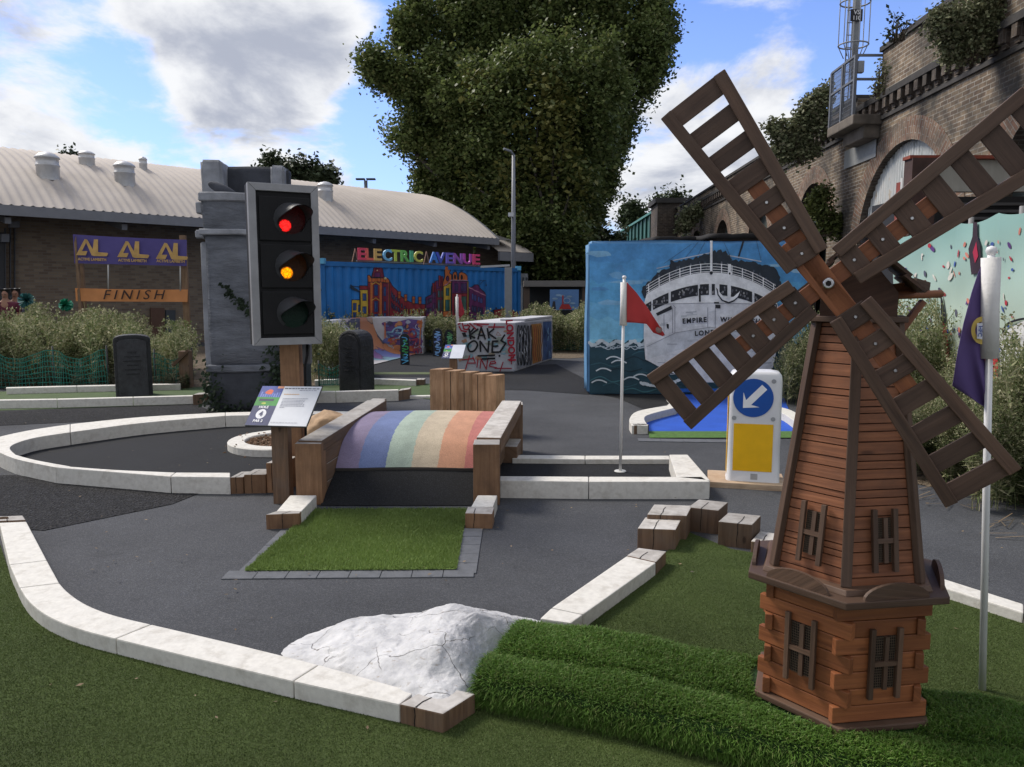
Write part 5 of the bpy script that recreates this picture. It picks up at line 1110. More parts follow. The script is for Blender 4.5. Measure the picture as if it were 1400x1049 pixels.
# ================================================================== SHIP MURAL BLOCK
def ship_block():
    y0 = 12.0; x0 = P(803.5, 430, y0).x; x1 = P(1108, 430, y0).x; zt = P(900, 329, y0).z; dep = .5
    root = thing('mural_block', 'big wrapped block painted with a white passenger ship on rough sea', 'mural', ((x0 + x1) / 2, y0 + dep / 2, 0))
    M_EDGE = pm('mural_wrap', (.10, .24, .42), .6, .2, 3, .2, 20)
    bm = bmesh.new(); bmesh.ops.create_cube(bm, size=1); bmesh.ops.subdivide_edges(bm, edges=bm.edges[:], cuts=10, use_grid_fill=True)
    for v in bm.verts:
        p = Vector((x0 + (v.co.x + .5) * (x1 - x0), y0 + (v.co.y + .5) * dep, (v.co.z + .5) * zt)); q = mnoise.noise_vector(p * 1.1) * .02
        if v.co.y < -.49: q.y = abs(q.y) * .2
        v.co = p + q - ORIG[root]
    bmesh.ops.bevel(bm, geom=[e for e in bm.edges if e.calc_face_angle(0) > 1], offset=.05, segments=3, affect='EDGES')
    for f in bm.faces: f.smooth = True
    me = bpy.data.meshes.new('block'); bm.to_mesh(me); bm.free(); link_mesh('block', me, M_EDGE, root)
    cv = Canvas((x0, y0 - .004, 0), (0, -1, 0), .00005, .002)
    R = random.Random(3)
    def blob(c, x, y, rx, ry, n=12, j=.25):
        cv.poly(c, [(x + rx * math.cos(t) * (1 + j * R.uniform(-1, 1)), y + ry * math.sin(t) * (1 + j * R.uniform(-1, 1))) for t in [6.2832 * i / n for i in range(n)]])
    # sky bands, blended by ragged edges
    cols = [(.09, .31, .62), (.10, .35, .66), (.12, .40, .68), (.16, .45, .70), (.21, .52, .73), (.28, .60, .76)]
    L0, R0_ = 806, 1105
    cv.rect(cols[0], L0, 333, R0_, 480)
    for i in range(1, 6):
        y = 333 + i * 26; pts = [(L0 + (R0_ - L0) * k / 24, y + R.uniform(-5, 5)) for k in range(25)]; cv.poly(cols[i], pts + [(R0_, 480), (L0, 480)])
    for i in range(46): blob(R.choice([(.18, .42, .68), (.32, .55, .74), (.10, .31, .60), (.24, .48, .70)]), R.uniform(815, 1095), R.uniform(340, 455), R.uniform(6, 22), R.uniform(2, 5), 10, .4)
    # sea
    top = [(L0, 468)] + [(L0 + k * 4.1, 467 + 3 * math.sin(k * 1.3) + R.uniform(-1.5, 1.5)) for k in range(1, 73)] + [(R0_, 470)]
    cv.poly((.018, .06, .085), top + [(R0_, 538), (L0, 538)])
    for r in range(9):
        y = 478 + r * 7
        for k in range(4): 
            x = 806 + R.uniform(0, 60) + k * 75; cv.curve(R.choice([(.035, .11, .14), (.012, .035, .05), (.05, .15, .18)]), [(x, y), (x + 14, y - 3 + R.uniform(-2, 2)), (x + 30, y + 2), (x + 46, y - 2)], 1.6)
    for i in range(26): x = 806 + i * 3.1; cv.ell((.55, .62, .66), x, 469 + 3 * math.sin(i * .9), R.uniform(2.5, 5), R.uniform(1.2, 3), 8, .3)
    for i in range(14): x = 808 + i * 6; cv.curve((.42, .5, .56), [(x, 472 + R.uniform(0, 5)), (x + 6, 475 + R.uniform(-2, 3)), (x + 12, 474)], 1.2)
    for (x, y) in ((838, 488), (845, 493), (824, 504), (862, 516), (818, 520), (875, 512), (1085, 500), (1072, 515)):
        cv.curve((.6, .66, .7), [(x - 9, y + 3), (x - 3, y), (x + 4, y), (x + 11, y + 3)], 1.8)
    # hull (crop coordinates of the ship -> photo)
    W = (.74, .74, .75); W2 = (.64, .65, .67); W3 = (.84, .84, .84); K = (.02, .022, .028)
    c6 = lambda x, y: (860 + x / 6.364, 320 + y / 6.364)
    mir = lambda x: 1420 - x      # ship axis at crop x = 710
    def both(pts): return pts + [(mir(x), y) for x, y in reversed(pts)]
    def P6(c, pts): cv.poly(c, [c6(*p) for p in pts])
    def S6(c, pts, w, curve=False): (cv.curve if curve else cv.stroke)(c, [c6(*p) for p in pts], w / 6.364)
    # rigging
    for a, b in (((660, 70), (560, 250)), ((600, 70), (470, 230)), ((820, 70), (900, 240)), ((1000, 65), (945, 225)), ((1105, 60), (1145, 230)), ((540, 90), (300, 260))): S6((.06, .08, .12), [a, b], 3)
    S6(K, [(990, 66), (950, 200)], 14)
    S6((.5, .55, .62), [(380, 232), (700, 165)], 9); S6((.5, .55, .62), [(820, 180), (1145, 240)], 9); S6((.45, .5, .58), [(240, 300), (355, 275)], 8)
    # crowd on deck
    crowd = [(105, 510), (135, 440), (200, 390), (260, 330), (350, 300), (355, 240), (430, 240), (520, 225), (600, 205), (640, 175), (700, 170), (740, 150), (800, 150), (840, 160), (870, 190), (900, 225), (1000, 235), (1080, 240), (1160, 270), (1240, 290), (1290, 320), (1320, 430), (1320, 520)]
    jag = []
    for a, b in zip(crowd, crowd[1:]):
        for k in range(4): t = k / 4; jag.append((a[0] + (b[0] - a[0]) * t + R.uniform(-8, 8), a[1] + (b[1] - a[1]) * t + R.uniform(-16, 12)))
    P6((.025, .035, .05), jag + [(1290, 560), (710, 420), (130, 560)])
    for i in range(90): x = R.uniform(130, 1290); yb = 300 + ((x - 710) / 560) ** 2 * 190; cv.ell(R.choice([(.08, .10, .13), (.015, .02, .03), (.14, .15, .18)]), *c6(x, yb - R.uniform(0, 60)), 1.2, 1.9, 7)
    deck = lambda o, a=560, h=190: [(710 + a * t, 335 + o + h * t * t * (1.0)) for t in [k / 14 - 1 for k in range(29)]]
    # superstructure
    P6(W3, deck(0) + [(1290, 640), (1250, 720), (170, 720), (130, 600)])
    hull = [(130, 600), (170, 610), (700, 600), (1250, 610), (1290, 620), (1300, 900), (1250, 1150), (1180, 1290), (560, 1290), (250, 1150), (140, 1090), (125, 900)]
    P6(W, hull)
    P6(W2, [(150, 960), (400, 860), (700, 810), (1010, 860), (1290, 960), (1260, 1100), (1000, 1010), (700, 960), (420, 1010), (160, 1090)])
    for i in range(40): cv.curve(R.choice([W2, W3, (.46, .47, .5)]), [c6(x + 150, y) for x, y in ((i * 26, 640 + R.uniform(0, 600)), (i * 26 + 60, 640 + R.uniform(0, 20) + i * 12 % 500), (i * 26 + 110, 660 + i * 37 % 560))][0:1] * 1 + [c6(R.uniform(170, 1250), R.uniform(640, 1250)) for _ in range(1)], .01) if False else None
    for i in range(50): x = R.uniform(180, 1200); y = R.uniform(640, 1250); S6(R.choice([W2, W3, (.46, .47, .5), (.56, .57, .6)]), [(x, y), (x + R.uniform(40, 110), y + R.uniform(-12, 12))], R.uniform(6, 16))
    # rails
    for o in (-75, -50, -28, -8): S6(W3, deck(o), 5)
    for k in range(-6, 7): t = k / 6.2; x = 710 + 560 * t; y = 335 + 190 * t * t; S6(W3, [(x, y - 78), (x, y)], 8)
    # bridge windows band, curved
    def band(x0_, x1_, o0=100, o1=195, n=6):
        f = lambda x, o: 335 + o * (1 - .12 * ((x - 710) / 560) ** 2) + 185 * ((x - 710) / 560) ** 2
        xs_ = [x0_ + (x1_ - x0_) * k / n for k in range(n + 1)]; P6(K, [(x, f(x, o0)) for x in xs_] + [(x, f(x, o1)) for x in reversed(xs_)])
        for i in range(int((x1_ - x0_) / 13)): x = R.uniform(x0_ + 8, x1_ - 8); y = f(x, R.uniform(o0 + 18, o1 - 14)); cv.ell(R.choice([(.22, .22, .24), (.10, .10, .12), (.32, .31, .31)]), *c6(x, y), 1.1, R.uniform(1.2, 2.2), 7)
    for a, b in ((140, 190), (205, 340), (360, 595), (612, 690), (715, 742), (782, 850), (880, 1065), (1085, 1215), (1230, 1280)): band(a, b)
    S6((.25, .25, .28), [(170, 612), (700, 600), (1250, 612)], 4); S6((.2, .2, .23), [(400, 640), (380, 620)], 4)
    S6((.3, .3, .33), [(395, 860), (700, 810), (1010, 860)], 4); S6((.3, .3, .33), [(150, 980), (395, 862)], 4)
    for x, t, b in ((680, 640, 815), (745, 640, 815), (375, 640, 860), (395, 640, 860), (300, 700, 890)): S6((.22, .22, .25), [(x, t), (x, b)], 4)
    P6(K, [(230, 690), (365, 622), (370, 655), (245, 712)]); P6(K, [(745, 615), (790, 617), (790, 648), (747, 646)]); P6(K, [(735, 592), (778, 592), (778, 606), (735, 606)]); P6(K, [(322, 780), (342, 785), (342, 825), (326, 820)])
    S6(K, [(610, 480), (612, 585)], 16)
    # mast and anchor
    S6(W3, [(710, 65), (710, 340)], 20); S6((.2, .2, .24), [(722, 65), (722, 340)], 3); cv.ell(K, *c6(710, 340), 2.2, 2.4, 10)
    S6(W3, [(868, 270), (868, 520), (860, 590)], 26); cv.ell(W3, *c6(870, 345), 3, 3.4, 10); cv.ell(K, *c6(870, 345), 1.3, 1.6, 8)
    P6(K, [(752, 465), (780, 500), (815, 545), (860, 570), (910, 545), (950, 505), (975, 480), (955, 545), (910, 585), (860, 606), (800, 580), (765, 530)]); P6(W3, [(766, 480), (790, 515), (820, 548), (860, 562), (905, 545), (940, 515), (962, 495), (940, 545), (905, 575), (862, 592), (808, 572), (775, 530)])
    # bow wave
    for i in range(30): a = R.uniform(0, 1); cv.ell((.58, .63, .68), 872 + 60 * a, 522 + 8 * math.sin(a * 3) - 6 * a, R.uniform(2, 5), R.uniform(1, 2.4), 8, .3)
    cv.rect((.02, .12, .45), 925, 531, 995, 536)
    cv.build('painted_mural', root)
    INK = flat('ship_lettering_black', (.012, .013, .018), .6)
    def tx(s, u, v, size, rot=0): 
        c = RP(u, v, (x0, y0 - .07, 0), (0, -1, 0)); r = math.radians(rot); text(root, 'lettering', s, size, frame(c, (math.cos(r), 0, math.sin(r)), (-math.sin(r), 0, math.cos(r))), INK, .004, .001, .95, space=1.25)
    tx('EMPIRE', 949.5, 438.5, .105, 4); tx('WINDRUSH', 1012, 438.5, .105, -3); tx('LONDON', 972, 455, .105, 4)
ship_block()

# ================================================================== BARN
E1 = Vector((-.6, 32, 0)); DV = Vector((.7071, .7071, 0)); NVv = Vector((-.7071, .7071, 0))   # along, away
def barn():
    M_ROOF = pm('weathered_fibre_cement_roof', (.42, .375, .33), .85, .12, .5, .2, 14, dirt=.45, dirtc=(.22, .19, .165))
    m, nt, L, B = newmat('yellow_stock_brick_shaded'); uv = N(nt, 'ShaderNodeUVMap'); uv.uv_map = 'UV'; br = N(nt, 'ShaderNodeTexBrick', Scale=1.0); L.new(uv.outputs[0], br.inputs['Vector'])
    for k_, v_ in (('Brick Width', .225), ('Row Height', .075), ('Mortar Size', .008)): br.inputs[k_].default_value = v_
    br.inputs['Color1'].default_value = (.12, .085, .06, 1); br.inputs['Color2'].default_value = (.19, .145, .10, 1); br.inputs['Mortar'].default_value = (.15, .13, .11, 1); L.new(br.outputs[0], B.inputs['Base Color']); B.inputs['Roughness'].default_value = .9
    M_BRK = m; M_FAS = pm('grey_fascia', (.16, .165, .18), .6, .1, 4, .1)
    c = E1 - DV * 14; root = thing('market_hall', 'long brick hall under a curved pale corrugated roof behind the plants', 'building', c)
    L_ = 34.0; HWd = 4.9; ze = 3.80; zr = 5.98; mb = MB(); NX = int(L_ / .06); prof = [(t, ze + (zr - ze) * math.sin(math.pi / 2 * t) ** 1.0 * 1) for t in [k / 14 for k in range(15)]]
    prof = [(HWd * t, ze + (zr - ze) * (.62 * (1 - (1 - t) ** 2) + .38 * t)) for t in [k / 12 for k in range(13)]]; prof = prof + [(2 * HWd - a, b) for a, b in reversed(prof[:-1])]
    nP = len(prof)
    def fn(u, v):
        i = int(round(u * NX)); j = int(round(v * (nP - 1))); a, z = prof[j]; return E1 - DV * (L_ * (1 - u)) + NVv * a + Vector((0, 0, z + .030 * math.sin(i * math.pi / 2)))
    mb.grid(fn, NX, nP - 1, smooth=True); mb.build('roof', M_ROOF, root)
    mb = MB(); mb.bar(E1 - DV * L_ + Vector((0, 0, ze - .14)) - NVv * .06, E1 + Vector((0, 0, ze - .14)) - NVv * .06, .12, .26); mb.build('fascia', M_FAS, root)
    mb = MB(); 
    for j in range(nP - 1):
        a = E1 + DV * .06 + NVv * prof[j][0] + Vector((0, 0, prof[j][1] - .09)); b_ = E1 + DV * .06 + NVv * prof[j + 1][0] + Vector((0, 0, prof[j + 1][1] - .09)); mb.bar(a, b_, .10, .16)
    mb.build('verge', M_FAS, root)
    wo = 1.5; a = E1 - DV * L_ + NVv * wo; b_ = E1 + DV * .02 + NVv * wo; mb = MB(); ln = L_ - 1
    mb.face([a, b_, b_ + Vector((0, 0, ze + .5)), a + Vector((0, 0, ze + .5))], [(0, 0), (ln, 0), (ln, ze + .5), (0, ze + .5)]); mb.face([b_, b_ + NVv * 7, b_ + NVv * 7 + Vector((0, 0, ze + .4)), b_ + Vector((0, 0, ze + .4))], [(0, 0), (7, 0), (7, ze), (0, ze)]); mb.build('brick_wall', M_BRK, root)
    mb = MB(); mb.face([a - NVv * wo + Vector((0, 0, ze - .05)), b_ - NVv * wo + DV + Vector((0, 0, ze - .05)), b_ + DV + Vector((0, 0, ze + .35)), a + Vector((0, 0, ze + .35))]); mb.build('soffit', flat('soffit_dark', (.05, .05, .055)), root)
    for i in range(12): p = E1 - DV * (i * 2.8 + .4) + Vector((0, 0, ze - .38)); mb = MB(); mb.bar(p + NVv * .1, p + NVv * 1.5 + Vector((0, 0, .25)), .14, .16); mb.build('rafter', M_FAS, root)
    # dark door, downpipes, notice boards at the left
    def onwall(u, v, off=.05): return RP(u, v, a - NVv * off, NVv)
    def wbox(name, x0, y0, x1, y1, mat, off=.08):
        q = [onwall(x0, y1, off), onwall(x1, y1, off), onwall(x1, y0, off), onwall(x0, y0, off)]; mb_ = MB(); mb_.prism(q, NVv, off * .9); return mb_.build(name, mat, root)
    wbox('shutter', -4, 318, 7, 420, flat('dark_opening', (.03, .032, .036))); wbox('lamp', 2, 320, 13, 331, flat('lamp_grey', (.16, .17, .19)), .25); wbox('bracket', 14, 303, 27, 311, flat('lamp_grey', (.16, .17, .19)), .25)
    for x in (7, 14, 20): wbox('downpipe', x, 312, x + 1.2, 420, flat('pipe_dark', (.05, .052, .06)), .12)
    wbox('door', 206, 421, 225, 470, flat('door_brown', (.10, .05, .03))); wbox('striped_window', 227, 424, 240, 470, flat('win_dark', (.05, .055, .06)))
    # roof vents
    def vent(u, v, r, h, tw, nm='roof_vent'):
        best = None
        for k in range(200):
            t = k / 199 * .5; a_, z_ = HWd * 2 * t, ze + (zr - ze) * (.62 * (1 - (1 - 2 * t) ** 2) + .38 * 2 * t); d = ray(u, v)
            # intersect ray with vertical plane offset a_
            q = RP(u, v, E1 + NVv * a_, NVv)
            e_ = abs(q.z - z_)
            if best is None or e_ < best[0]: best = (e_, q)
        q = best[1]; mb_ = MB(); mb_.lathe([(r, -.15), (r, h * .42), (r * 1.06, h * .45), (r * 1.06, h * .50), (r * .98, h * .52), (r * .98, h * .80), (r * 1.12, h * .82), (r * 1.05, h * .90), (r * .7, h * 1.05), (r * .25, h * 1.12), (.001, h * 1.13)], q, n=20)
        o = mb_.build(nm, pm('galvanised_vent', (.46, .46, .46), .5, .2, 3, .1, metal=.4), root)
    vent(66, 240, .29, .56, 0); vent(171, 249, .28, .54, 0); vent(445, 271, .27, .52, 0); vent(372, 264, .28, .58, 0); vent(119, 224, .22, .34, 0); vent(196, 231, .12, .34, 0)
    mb = MB(); q = E1 - DV * 10.2 + NVv * 4.9 + Vector((0, 0, zr + .1)); mb.box(q, (1.6, .5, .22), Matrix.Identity(4)) if False else None
    # second smaller hall end behind
    r2 = thing('lean_to_roof', 'small further curved roof end to the right of the long hall', 'building', Vector((.9, 34, 0))); mb = MB(); E2 = Vector((P(728, 350, 33.4).x, 33.4, 0)); z2 = P(728, 346, 33.4).z; z3 = z2 + 1.0
    pr = [(3.6 * t, z2 + (z3 - z2) * (1 - (1 - t) ** 2)) for t in [k / 8 for k in range(9)]]
    mb.grid(lambda u, v: E2 - DV * 2.0 * (1 - u) + NVv * pr[int(round(v * 8))][0] + Vector((0, 0, pr[int(round(v * 8))][1] + (.018 if int(round(u * 80)) % 2 else -.018))), 80, 8); mb.build('roof', M_ROOF, r2)
    mb = MB(); mb.bar(E2 - DV * 2.0 + Vector((0, 0, z2 - .2)), E2 + Vector((0, 0, z2 - .2)), .12, .36); mb.build('fascia', M_FAS, r2)
    mb = MB(); mb.face([E2 - DV * 2 + NVv * 1.4, E2 - DV * .5 + NVv * 1.4, E2 - DV * .5 + NVv * 1.4 + Vector((0, 0, z2 + .3)), E2 - DV * 2 + NVv * 1.4 + Vector((0, 0, z2 + .3))]); mb.build('wall', M_BRK, r2)
barn()

# ================================================================== CONTAINER AND SIGN
def container():
    A = P(441, 400, 20.0); A.z = 0; Bq = P(709, 400, 26.0); Bq.z = 0; d = (Bq - A).normalized(); n = Vector((d.y, -d.x, 0)); 
    if n.y > 0: n = -n
    zt = P(441, 357, 20).z; Lc = (Bq - A).length; root = thing('shipping_container', 'bright blue shipping container painted with a red and yellow street of houses', 'container', (A + Bq) / 2 - n * 1.2)
    M_BLU = pm('container_blue', (.010, .135, .40), .5, .22, 1.6, .1, 20, dirt=.25, dirtc=(.015, .06, .16)); M_BD = pm('container_blue_frame', (.012, .12, .34), .5, .2, 2, .1)
    per = .278; 
    def dsp(s):
        t = (s / per) % 1.0
        if t < .25: return 0
        if t < .5: return -.036 * (t - .25) / .25
        if t < .75: return -.036
        return -.036 * (1 - (t - .75) / .25)
    brk = []; s = 0
    while s < Lc: brk += [s, s + per * .25, s + per * .5, s + per * .75]; s += per
    brk = [b for b in brk if .1 < b < Lc - .1]; mb = MB()
    for a_, b_ in zip(brk, brk[1:]):
        p = A + d * a_ + n * (dsp(a_ + 1e-4)); q = A + d * b_ + n * (dsp(b_ - 1e-4)); mb.face([p, q, q + Vector((0, 0, zt - .1)), p + Vector((0, 0, zt - .1))])
    mb.build('corrugated_side', M_BLU, root)
    up = Vector((0, 0, 1))
    for (p, q, w, h) in ((A + up * (zt - .06), Bq + up * (zt - .06), .08, .12), (A + up * .08, Bq + up * .08, .08, .16)): mb = MB(); mb.bar(p - n * .02, q - n * .02, w, h); mb.build('rail', M_BD, root)
    for q in (A, Bq):
        mb = MB(); mb.bar(q - n * .02, q - n * .02 + up * zt, .13, .13, d); mb.build('corner_post', M_BD, root)
        mb = MB(); mb.box(q - n * .02 + up * (zt + .0), (.2, .2, .14)); mb.build('corner_casting', flat('pale_blue_casting', (.10, .35, .55)), root)
    mb = MB(); mb.prism([A - n * .06, Bq - n * .06, Bq - n * 2.4, A - n * 2.4], (0, 0, 1), zt - .02); mb.build('box_body', M_BD, root)
    # locking bars of the door end
    for z in (.5, 1.2, 1.9): mb = MB(); mb.box(A - d * .05 - n * .4 + up * z, (.12, .3, .1)); mb.build('hinge', flat('dark_hinge', (.03, .03, .04)), root)
    # mural
    cA = lambda x, y: (435 + x / 8.74, 330 + y / 8.74); cB = lambda x, y: (570 + x / 8.74, 330 + y / 8.74)
    cv = Canvas(A, n, .00008, .003); R = random.Random(5)
    RED = (.22, .018, .03); RD2 = (.15, .015, .04); PUR = (.12, .02, .10); PU2 = (.17, .05, .18); ORG = (.45, .12, .03); YEL = (.50, .33, .04); K = (.010, .010, .02); BLUE = (.02, .06, .20); LB = (.10, .20, .38); TEAL = (.02, .12, .11)
    def pl(cf, c, pts, out=1.0):
        q = [cf(*p) for p in pts]; cv.poly(c, q)
        if out: cv.stroke(K, q, out, True)
    def win(cf, x, y, w, h, c=BLUE, fr=K, sk=0): pl(cf, c, [(x, y), (x + w, y + sk * w), (x + w, y + h + sk * w), (x, y + h)], .5); cv.stroke(K, [cf(x + w / 2, y), cf(x + w / 2, y + h)], .35); cv.stroke(LB, [cf(x + w * .3, y + h * .2), cf(x + w * .3, y + h * .7)], .3)
    # left block of houses
    for g in range(9):
        y = 130 + g * 80; cv.rect((.012, .13 + .012 * g, .40 + .02 * g), *cA(90, y), *cA(1330, y + 60)) if False else None
    pl(cA, YEL, [(405, 700), (500, 700), (500, 1040), (405, 1040)]); pl(cA, YEL, [(500, 560), (600, 570), (600, 1040), (500, 1040)]); pl(cA, RED, [(495, 530), (605, 535), (605, 580), (495, 580)])
    for x, y in ((425, 740), (425, 850), (478, 760), (540, 625), (540, 780)): win(cA, x, y, 34, 85)
    pl(cA, RED, [(600, 480), (640, 460), (730, 440), (850, 480), (850, 1040), (600, 1040)]); pl(cA, ORG, [(592, 410), (625, 405), (640, 440), (745, 440), (830, 440), (850, 470), (850, 500), (730, 485), (600, 490)]); 
    for k in range(7): cv.stroke(K, [cA(610 + k * 34, 430), cA(610 + k * 34, 486)], .5)
    pl(cA, RD2, [(640, 430), (660, 330), (690, 265), (735, 265), (775, 350), (800, 440)]); pl(cA, PUR, [(672, 430), (676, 375), (740, 375), (742, 430)], .6); cv.stroke(ORG, [cA(700, 290), cA(725, 320)], .6); cv.ell((.5, .4, .25), *cA(713, 348), .9, .9)
    for x in (628, 735): pl(cA, ORG, [(x, 490), (x + 26, 490), (x + 26, 1040), (x, 1040)], .5)
    pl(cA, RD2, [(765, 500), (850, 500), (855, 1040), (765, 1040)], .6); cv.stroke(ORG, [cA(845, 500), cA(848, 1040)], .9)
    for x, y, w, h in ((668, 520, 52, 130), (668, 715, 52, 130), (668, 870, 52, 120), (782, 545, 34, 110), (782, 720, 34, 110), (782, 860, 34, 110)): win(cA, x, y, w, h)
    for y in (500, 690): cv.stroke(YEL, [cA(645, y + 15), cA(690, y - 15), cA(735, y + 15)], .9)
    cv.ell((.5, .45, .25), *cA(808, 442), 1.6, 1.6)
    pl(cA, RED, [(850, 480), (950, 600), (1030, 690), (1130, 740), (1330, 760), (1330, 1040), (850, 1040)])
    for k in range(9): x = 868 + k * 18 + k * k * .6; y = 590 + k * 26; win(cA, x, y, 14 - k * .4, 80 - k * 5, (.04, .03, .12)); win(cA, x, y + 130 - k * 8, 14 - k * .4, 70 - k * 5, (.04, .03, .12))
    for x, y in ((970, 600), (1045, 635), (1140, 660), (1215, 665)): pl(cA, ORG, [(x - 22, y), (x + 22, y), (x + 20, y + 85), (x - 20, y + 85)], .7); cv.stroke(RED, [cA(x - 18, y + 40), cA(x + 18, y + 40)], 1.2)
    for k in range(8): x = 1020 + k * 38; win(cA, x, 810, 20, 70, YEL, sk=0)
    pl(cA, (.012, .03, .06), [(380, 515), (395, 520), (500, 605), (500, 620), (372, 560)], 0); cv.stroke(K, [cA(385, 530), cA(500, 550)], .9); cv.stroke(K, [cA(500, 600), cA(500, 1040)], 1.4)
    # right block
    pl(cB, PUR, [(100, 670), (170, 640), (175, 540), (240, 470), (300, 480), (330, 440), (330, 1100), (100, 1080)]); pl(cB, RD2, [(230, 580), (320, 520), (320, 960), (240, 960)], .6)
    for x, y in ((180, 560), (255, 470), (210, 540), (290, 480)): pl(cB, RED, [(x, y - 60), (x + 22, y - 60), (x + 22, y + 70), (x, y + 70)], .6)
    for k in range(4): win(cB, 112 + k * 17, 700 - k * 8, 11, 60, PU2); win(cB, 112 + k * 17, 800 - k * 2, 11, 60, PU2)
    for x in (182, 205): win(cB, x, 610, 16, 80, PU2); win(cB, x, 740, 16, 80, PU2)
    for x in (248, 285): win(cB, x, 590, 24, 80, (.05, .12, .10)); win(cB, x, 700, 24, 130, (.05, .12, .10))
    pl(cB, ORG, [(325, 300), (400, 300), (400, 350), (390, 380), (410, 400), (410, 1100), (310, 1100), (310, 500), (330, 420)]); pl(cB, YEL, [(318, 540), (405, 500), (405, 830), (318, 840)], .7)
    win(cB, 340, 560, 45, 90, TEAL); win(cB, 335, 700, 55, 130, TEAL); cv.ell(K, *cB(362, 445), 3, 4.2); cv.ell(PUR, *cB(362, 447), 1.8, 2.8)
    pl(cB, PUR, [(410, 470), (610, 480), (615, 620), (410, 620)]); pl(cB, RED, [(410, 620), (615, 620), (620, 1100), (410, 1100)]); pl(cB, ORG, [(418, 400), (430, 370), (475, 365), (485, 470), (420, 470)]); pl(cB, ORG, [(495, 380), (530, 365), (560, 380), (600, 420), (605, 480), (490, 470)])
    cv.ell(K, *cB(450, 425), 2.2, 3.6); cv.ell(K, *cB(530, 430), 2.2, 3.6); cv.stroke((.4, .25, .35), [cB(330, 525), cB(410, 465), cB(610, 468)], 1.0)
    for x, w in ((440, 45), (520, 60)): win(cB, x, 505, w, 95, (.06, .03, .12)); win(cB, x, 660, w, 200, (.05, .12, .10))
    cv.rect((.50, .10, .12), *cB(490, 640), *cB(530, 1000)); pl(cB, YEL, [(598, 480), (615, 480), (615, 880), (598, 880)], .5)
    pl(cB, PUR, [(620, 560), (690, 520), (720, 520), (820, 640), (820, 1100), (620, 1100)]); cv.stroke((.45, .2, .3), [cB(622, 555), cB(815, 650)], 1.3); 
    for k in range(4): win(cB, 645 + k * 36, 625 + k * 18, 26, 75 - k * 5, (.08, .08, .30)); win(cB, 645 + k * 36, 770 + k * 8, 26, 75, (.04, .03, .10))
    for k in range(26): x = R.uniform(110, 800); y = R.uniform(870, 1080); cv.rect(R.choice([RED, ORG, YEL, TEAL, PUR, K]), *cB(x, y), *cB(x + R.uniform(25, 90), y + R.uniform(12, 40)))
    pl(cB, TEAL, [(285, 900), (400, 910), (390, 980), (255, 970)])
    pl(cB, RED, [(915, 820), (1080, 800), (1210, 860), (1215, 960), (915, 920)]); cv.stroke(K, [cB(820, 880), cB(920, 820), (cB(1080, 800))], .9); pl(cB, ORG, [(850, 880), (900, 850), (900, 900)], .5)
    cv.stroke(K, [cB(740, 470), cB(740, 600)], .6); cv.stroke(K, [cB(740, 470), cB(820, 470), cB(825, 520)], .6); cv.stroke(K, [cB(750, 520), cB(785, 475)], .5); cv.ell(K, *cB(822, 525), 1.3, .9)
    for q in (cB(935, 800), cB(1050, 795), cB(1185, 850)): cv.ell(K, *q, 1.2, 1.2)
    cv.build('painted_street_mural', root, cuts=[(A + d * b_, d) for b_ in brk], disp=lambda p: dsp((p - A).dot(d)))
    # letters
    sg = thing('rooftop_sign', 'rainbow lettered sign standing on top of the blue container', 'sign', (A + Bq) / 2 + up * zt)
    lets = [('E', 489.6, (.60, .06, .12)), ('L', 500, (.62, .12, .10)), ('E', 511.5, (.55, .36, .12)), ('C', 523.6, (.16, .42, .65)), ('T', 535, (.40, .50, .08)), ('R', 548.2, (.14, .42, .10)), ('I', 560.6, (.08, .38, .22)), ('C', 566, (.50, .50, .10)),
            ('A', 587, (.05, .20, .62)), ('V', 596, (.07, .10, .50)), ('E', 610, (.15, .12, .52)), ('N', 620, (.28, .10, .42)), ('U', 633.5, (.42, .07, .40)), ('E', 646.5, (.60, .06, .18))]
    wid = {'E': 10.5, 'L': 10.5, 'C': 12.5, 'T': 12, 'R': 11.6, 'I': 4.4, 'A': 13, 'V': 13.5, 'N': 13, 'U': 12}
    for i, (ch, u, c) in enumerate(lets):
        o = A + n * .05; k = (u - 489) / 167; v0 = 355.3 + 6.8 * k; hpx = 16.6 - 2.6 * k; w = wid[ch] * (1 - .10 * k)
        p0 = RP(u, v0, o, n); p1 = RP(u + w, v0 + w * .04, o, n); hh_ = (RP(u, v0 - hpx, o, n) - p0).length; ww = (p1 - p0).length
        c0 = (p0 + p1) / 2 + up * hh_ / 2; nat = {'I': .22, 'L': .52, 'E': .56, 'T': .6, 'R': .64, 'C': .66, 'A': .68, 'V': .66, 'N': .68, 'U': .66}[ch]; size = hh_ / .70
        lo = text(sg, 'letter', ch, size, Matrix.Identity(4), flat('letter_%d' % i, c, .45), .012, .02); me = lo.data; me.transform(Matrix.Translation(ORIG[sg])); xs_ = [v.co.x for v in me.vertices]; ys_ = [v.co.y for v in me.vertices]
        me.transform(Matrix.Translation(-ORIG[sg]) @ frame(c0, d, up) @ Matrix.Diagonal((ww / (max(xs_) - min(xs_)), hh_ / (max(ys_) - min(ys_)), 1, 1)) @ Matrix.Translation((-(max(xs_) + min(xs_)) / 2, -(max(ys_) + min(ys_)) / 2, 0)))
    mb = MB(); p0 = RP(489, 356.5, A + n * .0, n); p1 = RP(657, 363.5, A, n); mb.bar(p0 - n * .05, p1 - n * .05, .03, .03); mb.build('rail', flat('steel_thin', (.2, .2, .22)), sg)
